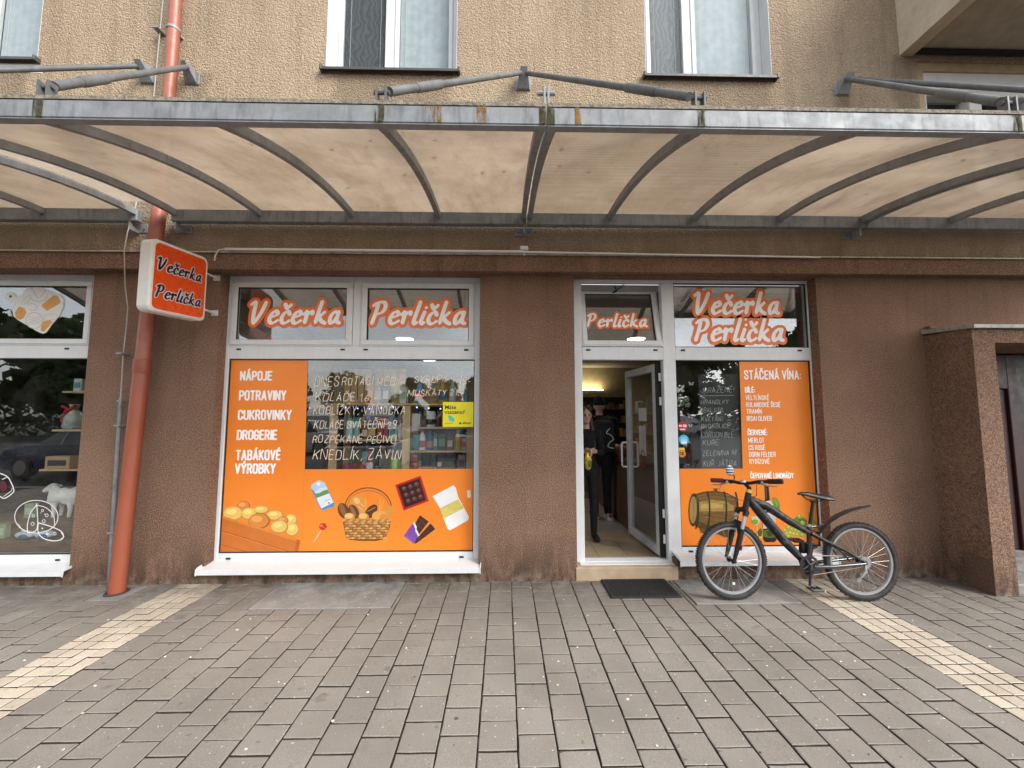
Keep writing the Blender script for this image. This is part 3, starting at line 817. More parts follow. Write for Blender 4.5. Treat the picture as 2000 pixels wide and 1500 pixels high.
# door with its side window
m = MB()
for a, b, c, d in ((.745, 3.47, 3.185, 3.24), (.745, .862, .13, 3.185), (1.765, 1.905, .13, 3.185), (3.43, 3.5, .2, 3.185), (.862, 1.765, 2.305, 2.45), (1.905, 3.43, 2.305, 2.45), (1.905, 3.43, .2, .28)): frame_bar(m, a, b, c, d)
m.bbox(.862, 1.765, .125, .2, .128, .142, .003)
WD = m.build('shop_entrance', M['white aluminium'], BLD)
pane(1.905, 3.43, 2.45, 3.185, WD); pane(1.905, 3.43, .28, 2.305, WD); sill('sill', 1.80, 3.45, .215, WD)
caps_(WD, ((.93, 2.415), (1.68, 2.415), (1.99, 2.415), (3.31, 2.415), (2.0, .24)))
m = MB(); m.bbox(.74, 1.80, -.012, .30, -.03, .128, .004)
m.build('door_step', plain('beige step tile', (.40, .30, .20), .5, bump=.1), BLD)
m = MB(); m.bbox(.80, 1.79, .05, .24, .1285, .137, .002); m.build('threshold', M['white aluminium'], WD)
# tilted-in transom over the door
tl0 = len(COL.objects)
ts = sash('tilted_sash', .872, 1.755, 2.465, 3.165, WD)
rot = Matrix.Translation((0, .13, 2.465)) @ Matrix.Rotation(R(-13), 4, 'X') @ Matrix.Translation((0, -.13, -2.465))
for o in (ts, *ts.children):
    o.data.transform(rot)
m = MB(); m.tube([(1.25, .16, 3.16), (1.3, .24, 3.12), (1.22, .27, 3.1)], .008, 6); m.tube([(1.36, .16, 3.17), (1.24, .27, 3.1)], .007, 6); m.build('stay_arm', rgb(25, 25, 25), WD)
# door leaf standing open into the shop, hinged on the right
hx, hy = 1.735, .215
D = MB(); L_ = .875
for a, b, c, d in ((0, L_, 2.19, 2.28), (0, L_, .15, .245), (0, .085, .245, 2.19), (L_ - .085, L_, .245, 2.19)): D.bbox(a, b, -.03, .03, c, d, .005)
leafm = Matrix.Translation((hx, hy, 0)) @ Matrix.Rotation(R(94.5), 4, 'Z')
D.xf(leafm); leaf = D.build('door_leaf', plain('grey aluminium', (.42, .43, .44), .4), WD)
m = MB(); m.box(.08, L_ - .08, -.004, .004, .24, 2.195); m.xf(leafm); m.build('pane', M['window glass'], leaf)
m = MB(); m.box(.01, .03, -.055, -.031, .16, 2.27); m.box(-.012, .006, -.05, .03, .15, 2.28); m.xf(leafm); m.build('door_seal', rgb(12, 12, 12, .7), leaf)
m = MB(); m.tube([(L_ - .043, .035, 1.33), (L_ - .043, .095, 1.33), (L_ - .043, .11, 1.31), (L_ - .043, .11, 1.03), (L_ - .043, .095, 1.01), (L_ - .043, .035, 1.01)], .0125, 10)
m.xf(leafm); m.build('handle', M['white paint'], leaf, smooth='auto')
m = MB(); m.tube([(L_ - .043, -.035, 1.33), (L_ - .043, -.095, 1.33), (L_ - .043, -.11, 1.31), (L_ - .043, -.11, 1.03), (L_ - .043, -.095, 1.01), (L_ - .043, -.035, 1.01)], .0125, 10)
m.xf(leafm); m.build('handle', M['white paint'], leaf, smooth='auto')
for zz in (.35, .62, 1.85, 2.12):
    m = MB(); m.tube([(hx + .012, hy - .03, zz - .045), (hx + .012, hy - .03, zz + .045)], .014, 8); m.build('hinge', M['white aluminium'], leaf)
# notices on the door leaf
m = MB(); m.box(.3, .52, .0045, .006, 1.62, 1.78); m.box(.33, .52, .0045, .006, 1.2, 1.56); m.xf(leafm)
m.build('notice', rgb(196, 200, 196), leaf)
m = MB(); F_ = Field(); F_.stroke([(.42 + .062 * math.cos(a * .3142), 1.16 + .1 * math.sin(a * .3142)) for a in range(21)], .009); F_.stroke([(.375, 1.09), (.465, 1.23)], .008)
F_.mesh(m, lambda a, b: (a, .0085, b), .004); m.xf(leafm); m.build('sign_mark', rgb(170, 40, 40), leaf)
# left-hand neighbour shop window
m = MB()
for a, b, c, d in ((-7.45, -4.34, 3.165, 3.24), (-4.46, -4.34, .16, 3.165), (-7.45, -4.46, 2.305, 2.45), (-7.45, -4.46, .16, .25), (-6.0, -5.92, 2.45, 3.165)): frame_bar(m, a, b, c, d)
WL = m.build('shop_window', M['white aluminium'], BLD)
sash('transom_sash', -5.90, -4.50, 2.46, 3.155, WL); sash('transom_sash', -7.4, -6.02, 2.46, 3.155, WL)
pane(-7.45, -4.46, .25, 2.305, WL); sill('sill', -7.45, -4.35, .165, WL); caps_(WL, ((-4.72, 2.41), (-4.62, .2), (-6.4, 2.41)))

# ---- upper windows
def mk_net(name, c0, c1):
    t = NT(name); p = t.pos()
    wv = t.n('TexWave'); wv.inputs['Scale'].default_value = 5.0; wv.inputs['Distortion'].default_value = 9.0; wv.inputs['Detail'].default_value = 1.5; wv.inputs['Detail Scale'].default_value = 1.4
    t.l(p, wv.inputs['Vector']); t.bsdf(t.mix(t.rng(wv.outputs['Fac'], 0, 1, 0, 1), c0, c1), .85)

mk_net('grey fly screen', (.055, .058, .062), (.095, .098, .10)); mk_net('pale net curtain', (.19, .19, .20), (.27, .27, .28))
def upper_window(x0, x1, z0, z1, split, left, right):
    fr = MB(); yf = .15; w = .07
    mid = x0 + (x1 - x0) * split
    for a, b, c, d in ((x0, x1, z0, z0 + w), (x0, x1, z1 - w, z1), (x0, x0 + w, z0 + w, z1 - w), (x1 - w, x1, z0 + w, z1 - w), (mid - .03, mid + .03, z0 + w, z1 - w)): fr.bbox(a, b, yf, yf + .07, c, d, .005)
    wd = fr.build('window', M['white paint'], BLD)
    e = .004   # white painted reveals
    for xa in (x0, x1 - e): rv = MB(); rv.box(xa, xa + e, -.001, .149, z0, z1); rv.build('painted_reveal', M['white paint'], wd)
    for (a, b, back) in ((x0 + w, mid - .03, left), (mid + .03, x1 - w, right)):
        s = MB(); q = .05
        for c, d, e_, f_ in ((a, b, z0 + w, z0 + w + q), (a, b, z1 - w - q, z1 - w), (a, a + q, z0 + w + q, z1 - w - q), (b - q, b, z0 + w + q, z1 - w - q)): s.bbox(c + .001, d - .001, yf - .012, yf + .045, e_, f_, .006)
        so = s.build('casement', M['white paint'], wd)
        p = MB(); p.box(a + q, b - q, yf + .01, yf + .016, z0 + w + q, z1 - w - q); p.build('pane', M['upper glass'], so)
        c_ = MB(); n = 24   # blind or net hanging close behind the pane
        xs = [a + q + (b - a - 2 * q) * i / n for i in range(n + 1)]
        for i in range(n):
            ya, yb = (yf + .05 + .0012 * math.sin(i * 1.7), yf + .05 + .0012 * math.sin((i + 1) * 1.7))
            c_.face([(xs[i], ya, z0 + w), (xs[i + 1], yb, z0 + w), (xs[i + 1], yb, z1 - w), (xs[i], ya, z1 - w)])
        c_.build('blind', M[back] if back in M else back, so, smooth=True)
        cords = MB()
        for xx in (a + q + .07, b - q - .07): cords.tube([(xx, yf + .036, z0 + w + q), (xx, yf + .036, z1 - w - q)], .002, 4)
        cords.build('blind_cord', M['white paint'], so)
    sl = MB(); sl.prism_x([(-.06, z0 - .03), (-.055, z0 - .03), (-.055, z0 - .008), (.15, z0 + .0), (.15, z0 + .006), (-.06, z0 - .002)], x0 - .03, x1 + .03)
    for xe in (x0 - .03, x1 + .03): sl.bbox(xe - .012, xe + .012, -.066, .0, z0 - .034, z0 + .022, .004)
    sl.build('sill', plain('dark sill', (.06, .058, .055), .5), wd)
    bk = MB(); bk.box(x0, x1, .235, .238, z0, z1); bk.build('backing', rgb(40, 38, 36), wd)
    return wd
white_blind = plain('white blind', (.50, .54, .56), .8)
upper_window(*W1, .47, 'grey fly screen', white_blind); upper_window(*W2, .40, 'pale net curtain', white_blind); upper_window(*W0, .5, white_blind, white_blind)
m = MB(); m.hexa([(-7, -.003, 5.5), (-5.12, -.003, 5.47), (-5.12, .001, 5.47), (-7, .001, 5.5), (-7, -.003, 5.575), (-5.17, -.003, 5.575), (-5.17, .001, 5.575), (-7, .001, 5.575)]); m.build('patch', M['white paint'], BLD)
# window under the balcony
x0, x1, z0, z1 = W3
m = MB(); m.box(x0, x1, .02, .2, z0, z1 + .0); 
sur = MB()
for a, b, c, d in ((x0 - .16, x0 + .10, z0, z1), (x0 + .10, x1, z1 - .10, z1)): sur.box(a, b, -.012 if False else .03, .22, c, d)
sur.build('window_surround', plain('ochre render', (.44, .33, .19), .9, bump=.5, bscale=60), BLD)
fr = MB(); a0 = x0 + .10
for a, b, c, d in ((a0, x1, z1 - .33, z1 - .10), (a0, a0 + .045, z0, z1 - .33), (5.45, 5.60, z0, z1 - .39), (6.2, 6.3, z0, z1 - .39), (a0 + .045, x1, z1 - .39, z1 - .33)): fr.bbox(a, b, .05, .19, c, d, .006)
w3 = fr.build('window', M['white paint'], BLD)
m = MB(); m.box(a0 + .04, x1, .15, .156, z0, z1 - .32); m.build('pane', M['upper glass'], w3)
m = MB(); m.box(a0, x1, .3, .31, z0, z1); m.build('backing', rgb(34, 32, 30), w3)
m = MB(); m.hexa([(5.62, .2, z0), (6.15, .2, z0), (6.15, .22, z0), (5.62, .22, z0), (5.62, .2, 4.9), (6.15, .2, 5.35), (6.15, .22, 5.35), (5.62, .22, 4.9)]); m.build('curtain', M['white paint'], w3)
# balcony
bal = MB(); bal.box(4.605, 4.76, -1.3, -.0005, 5.875, 7.4); bal.box(4.76, 8.0, -1.3, -1.16, 5.875, 7.4)
BC = bal.build('balcony', plain('pale render', (.52, .44, .335), .9, bump=.5, bscale=70), BLD)
m = MB(); m.box(4.761, 8.0, -1.159, -.0005, 5.93, 6.06); m.build('balcony_slab', plain('grey render', (.36, .30, .235), .95, bump=.4, bscale=60), BC)
m = MB(); m.tube([(4.78, -.03, 5.905), (8, -.03, 5.9)], .03, 6); m.build('tar_joint', rgb(22, 20, 18, .9), BC)
# side entrance porch
px0, py0, pz = 4.615, -.43, 2.56
m = MB(); m.box(px0, px0 + .222, py0, -.0005, 0.0, pz); m.box(px0 + .222, 8, py0, -.0005, 2.41, pz); 
PR = m.build('porch', M['brown plaster'], BLD)
m = MB(); m.box(px0 + .2, 8, py0 - .05, py0 - .02, pz - .012, pz + .022); m.hexa([(px0 - .035, py0 - .05, pz - .012), (px0 + .2, py0 - .05, pz - .012), (px0 + .2, -.001, pz + .02), (px0 - .035, -.001, pz + .02), (px0 - .035, py0 - .05, pz + .022), (px0 + .2, py0 - .05, pz + .022), (px0 + .2, -.001, pz + .07), (px0 - .035, -.001, pz + .07)])
m.box(px0 + .2, 8, py0 - .02, -.001, pz + .003, pz + .018); m.build('porch_flashing', M['tin flashing'], PR)
m = MB(); m.box(px0 + .0, 8, -.07, -.0015, pz + .072, pz + .10); m.build('porch_upstand', M['brown plaster'], PR)
m = MB(); m.box(px0 - .003, px0 + .001, -.43, -.2, 0.0, .33); m.build('damp_patch', plain('dark brown patch', (.12, .072, .048), .9, var=.55, scale=90, bump=.6), PR)
m = MB(); m.box(4.86, 7.3, -.05, .5, -.01, .17); m.bbox(4.85, 7.3, -.38, -.051, -.02, .085, .01); m.build('porch_step', M['slab concrete'], PR)
dm = plain('maroon door', (.035, .010, .011), .5)
m = MB()
for a, b, c, d in ((4.862, 4.98, .17, 2.4), (5.86, 5.98, .17, 2.4), (4.98, 5.86, 2.0, 2.4)): m.bbox(a, b, .26, .36, c, d, .006)
m.bbox(4.985, 5.1, .29, .34, .18, 1.995, .006); m.bbox(5.75, 5.855, .29, .34, .18, 1.995, .006); m.bbox(5.1, 5.75, .29, .34, .18, .55, .006); m.bbox(5.1, 5.75, .29, .34, 1.88, 1.995, .006)
m.bbox(5.2, 5.65, .295, .335, .62, .7, .005)
PD = m.build('porch_door', dm, PR)
m = MB(); m.box(5.09, 5.76, .312, .318, .54, 1.89); m.build('pane', rgb(14, 12, 14, .15), PD)
m = MB(); m.bbox(5.02, 5.06, .25, .29, 1.0, 1.2, .006); m.tube([(5.04, .25, 1.12), (5.04, .22, 1.12), (5.14, .22, 1.12)], .009, 8); m.build('handle', rgb(120, 116, 110, .3), PD)
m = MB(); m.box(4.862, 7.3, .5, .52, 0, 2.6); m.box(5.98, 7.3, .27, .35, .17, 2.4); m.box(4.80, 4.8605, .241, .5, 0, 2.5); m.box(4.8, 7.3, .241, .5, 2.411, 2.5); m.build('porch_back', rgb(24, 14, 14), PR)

# ================================================================== glass canopy in bolted bays
def rib_z(y): return 3.79 - 0.115 * y * y
YF = -1.97
def canopy(label, xs, x_a, x_b, rods, ribbed=(), loc=None, stubs=()):
    c = thing('canopy', label, 'canopy', ((x_a + x_b) / 2, 0, 3.4), 'canopy bays over the shop front')
    # beam on the wall side and front beam
    m = MB(); m.bbox(x_a, x_b, -.13, -.06, 3.725, 3.855, .006); m.build('rear_beam', M['galvanised steel'], c)
    m = MB(); m.bbox(x_a, x_b, YF - .055, YF, 3.345, 3.452, .006); FB = m.build('front_beam', M['galvanised steel'], c)
    m = MB(); m.box(x_a + .004, x_b - .004, YF - .058, YF - .004, 3.4525, 3.474); m.build('top_lip', M['dirty lip'], c)
    m = MB(); m.box(x_a, x_b, YF - .05, YF - .005, 3.3405, 3.3445); m.build('drip_edge', M['weathered steel'], FB)
    ys = [-.09 + (YF + .09) * i / 16 for i in range(17)]
    for x in xs:
        m = MB(); w, h = .024, .062
        V = []
        for y in ys:
            z = rib_z(y); V += [(x - w, y, z), (x + w, y, z), (x + w, y, z + h), (x - w, y, z + h)]
        F = [(0, 1, 2, 3), (64, 67, 66, 65)]
        for i in range(16):
            b = 4 * i; F += [(b, b + 4, b + 5, b + 1), (b + 1, b + 5, b + 6, b + 2), (b + 2, b + 6, b + 7, b + 3), (b + 3, b + 7, b + 4, b)]
        m.add(V, F); m.build('rib', M['weathered steel'], c)
    for i in range(len(xs) - 1):
        a, b = xs[i], xs[i + 1]
        if b - a < .3: continue
        m = MB(); V = []; yy = ys[:-1] + [YF + .004]
        for y in yy:
            z = rib_z(y) + .064; V += [(a - .015 + .019, y, z), (b + .015 - .019, y, z), (b - .004, y, z + .006), (a + .004, y, z + .006)]
        F = [(0, 1, 2, 3), (64, 67, 66, 65)]
        for k in range(16):
            q = 4 * k; F += [(q, q + 4, q + 5, q + 1), (q + 1, q + 5, q + 6, q + 2), (q + 2, q + 6, q + 7, q + 3), (q + 3, q + 7, q + 4, q)]
        m.add(V, F); m.build('roof_sheet', M['ribbed canopy sheet'] if i in ribbed else M['canopy sheet'], c, smooth='auto')
    db = MB(); rd_ = random.Random(int(x_a * 10))   # leaf scraps and grit lying on the sheets
    for _ in range(34):
        x, y = rd_.uniform(x_a + .1, x_b - .1), rd_.uniform(YF + .1, -.2); q, a_ = rd_.uniform(.006, .02), rd_.uniform(0, 6.28); z = rib_z(y) + .0745
        db.face([(x + q * math.cos(a_ + k) * (1 if k % 2 else .5), y + q * math.sin(a_ + k) * (1 if k % 2 else .5), z + .002 * (k % 2)) for k in (0, 1, 2.2, 3.3, 4.4, 5.4)])
    stuff(db.build('leaf_litter', rgb(74, 56, 36, .9), c, fix=False))
    # ties back to the wall
    for (xb, xf) in rods:
        A = Vector((xb + (.035 if xf > xb else -.035), -.11, 5.47)); B = Vector((xf, YF - .028, 3.545)); d = (B - A)
        m = MB(); m.tube([A, A + d * .72], .023, 10); rd = m.build('tie_rod', M['dull steel'], c, smooth='auto')
        m = MB(); m.tube([A + d * .72, A + d * .725, A + d * .85, A + d * .855], [.025, .030, .030, .027], 12); m.tube([A + d * .855, A + d * .97], .025, 12); m.build('turnbuckle', M['dull steel'], rd, smooth='auto')
        m = MB()
        for s in (-.026, .026): m.hexa([tuple(B + Vector((s - .005, -.02, -.07))), tuple(B + Vector((s + .005, -.02, -.07))), tuple(B + Vector((s + .005, .03, -.07))), tuple(B + Vector((s - .005, .03, -.07))), tuple(B + Vector((s - .005, -.02, .03))), tuple(B + Vector((s + .005, -.02, .03))), tuple(B + Vector((s + .005, .03, .03))), tuple(B + Vector((s - .005, .03, .03)))])
        m.tube([B + Vector((-.045, 0, 0)), B + Vector((.045, 0, 0))], .012, 8); m.build('clevis', M['dull steel'], rd)
        m = MB(); m.bbox(xf - .026, xf + .026, YF - .060, YF - .0555, 3.347, 3.45, .001); m.build('moss_stain', M['moss run'], FB)
    for xb in stubs:
        m = MB(); m.bbox(xb - .085, xb + .085, -.012, -.0005, 5.36, 5.50, .003)
        m.hexa([(xb - .07, -.02, 5.37), (xb - .06, -.02, 5.37), (xb - .06, -.012, 5.37), (xb - .07, -.012, 5.37), (xb - .035, -.15, 5.52), (xb - .025, -.15, 5.52), (xb - .025, -.012, 5.54), (xb - .035, -.012, 5.54)])
        m.hexa([(xb + .06, -.02, 5.37), (xb + .07, -.02, 5.37), (xb + .07, -.012, 5.37), (xb + .06, -.012, 5.37), (xb + .025, -.15, 5.52), (xb + .035, -.15, 5.52), (xb + .035, -.012, 5.54), (xb + .025, -.012, 5.54)])
        m.hexa([(xb - .07, -.026, 5.365), (xb + .07, -.026, 5.365), (xb + .07, -.012, 5.365), (xb - .07, -.012, 5.365), (xb - .03, -.15, 5.515), (xb + .03, -.15, 5.515), (xb + .03, -.14, 5.52), (xb - .03, -.14, 5.52)])
        wb = m.build('wall_bracket', M['weathered steel'], c)
        m = MB()
        for a, z in ((-.055, 5.385), (.055, 5.385), (0, 5.41)): m.tube([(xb + a, -.012, z), (xb + a, -.034, z)], .009, 6)
        m.build('bolt', M['weathered steel'], wb)
    return c, FB
def foot(c, x):
    m = MB(); m.bbox(x - .09, x + .09, -.012, -.0005, 3.65, 3.74, .003); m.box(x - .008, x + .008, -.12, -.0125, 3.64, 3.724); o = m.build('wall_foot', M['weathered steel'], c)
    m = MB()
    for a in (-.06, .06): m.tube([(x + a, -.012, 3.685), (x + a, -.03, 3.685)], .009, 6)
    m.build('bolt', M['galvanised steel'], o)
cA, fbA = canopy('canopy bay with clear sheets above the Večerka Perlička display window', [-3.47, -2.585, -1.62, -.705, .205], -3.50, .236, [(.21, -.705), (-3.49, -2.585)], (), stubs=(.21,))
cB, fbB = canopy('canopy bay above the shop door with two finely ribbed sheets', [.272, 1.131, 2.055, 2.985, 3.90], .243, 3.93, [(.21, 1.131), (3.88, 2.985)], (0, 1), stubs=(3.88,))
cC, fbC = canopy('canopy bay reaching over the porch at the right edge', [3.965, 4.88, 5.8, 6.7], 3.937, 6.73, [(3.88, 4.88)], (2,))
cD, fbD = canopy('canopy bay over the neighbouring cheese shop at the left edge', [-6.7, -5.75, -4.82, -3.88], -6.73, -3.85, [(-3.96, -4.82)], (), stubs=(-3.96,))
m = MB(); m.bbox(-3.848, -3.502, YF - .055, YF, 3.345, 3.452, .004); m.build('front_beam', M['galvanised steel'], cA)
for c, x in ((cA, .21), (cA, -3.46), (cC, 3.87), (cD, -3.93)): foot(c, x)
mb_ = MB(); wb_ = MB()
for s_ in (-1,):
    pass
# bracket right of the pipe carrying the rod of the wide bay
m = MB(); m.bbox(-3.56, -3.40, -.012, -.0005, 5.36, 5.50, .003)
m.hexa([(-3.545, -.02, 5.37), (-3.42, -.02, 5.37), (-3.42, -.012, 5.37), (-3.545, -.012, 5.37), (-3.50, -.15, 5.51), (-3.455, -.15, 5.51), (-3.455, -.012, 5.54), (-3.50, -.012, 5.54)]); m.build('wall_bracket', M['galvanised steel'], cA)
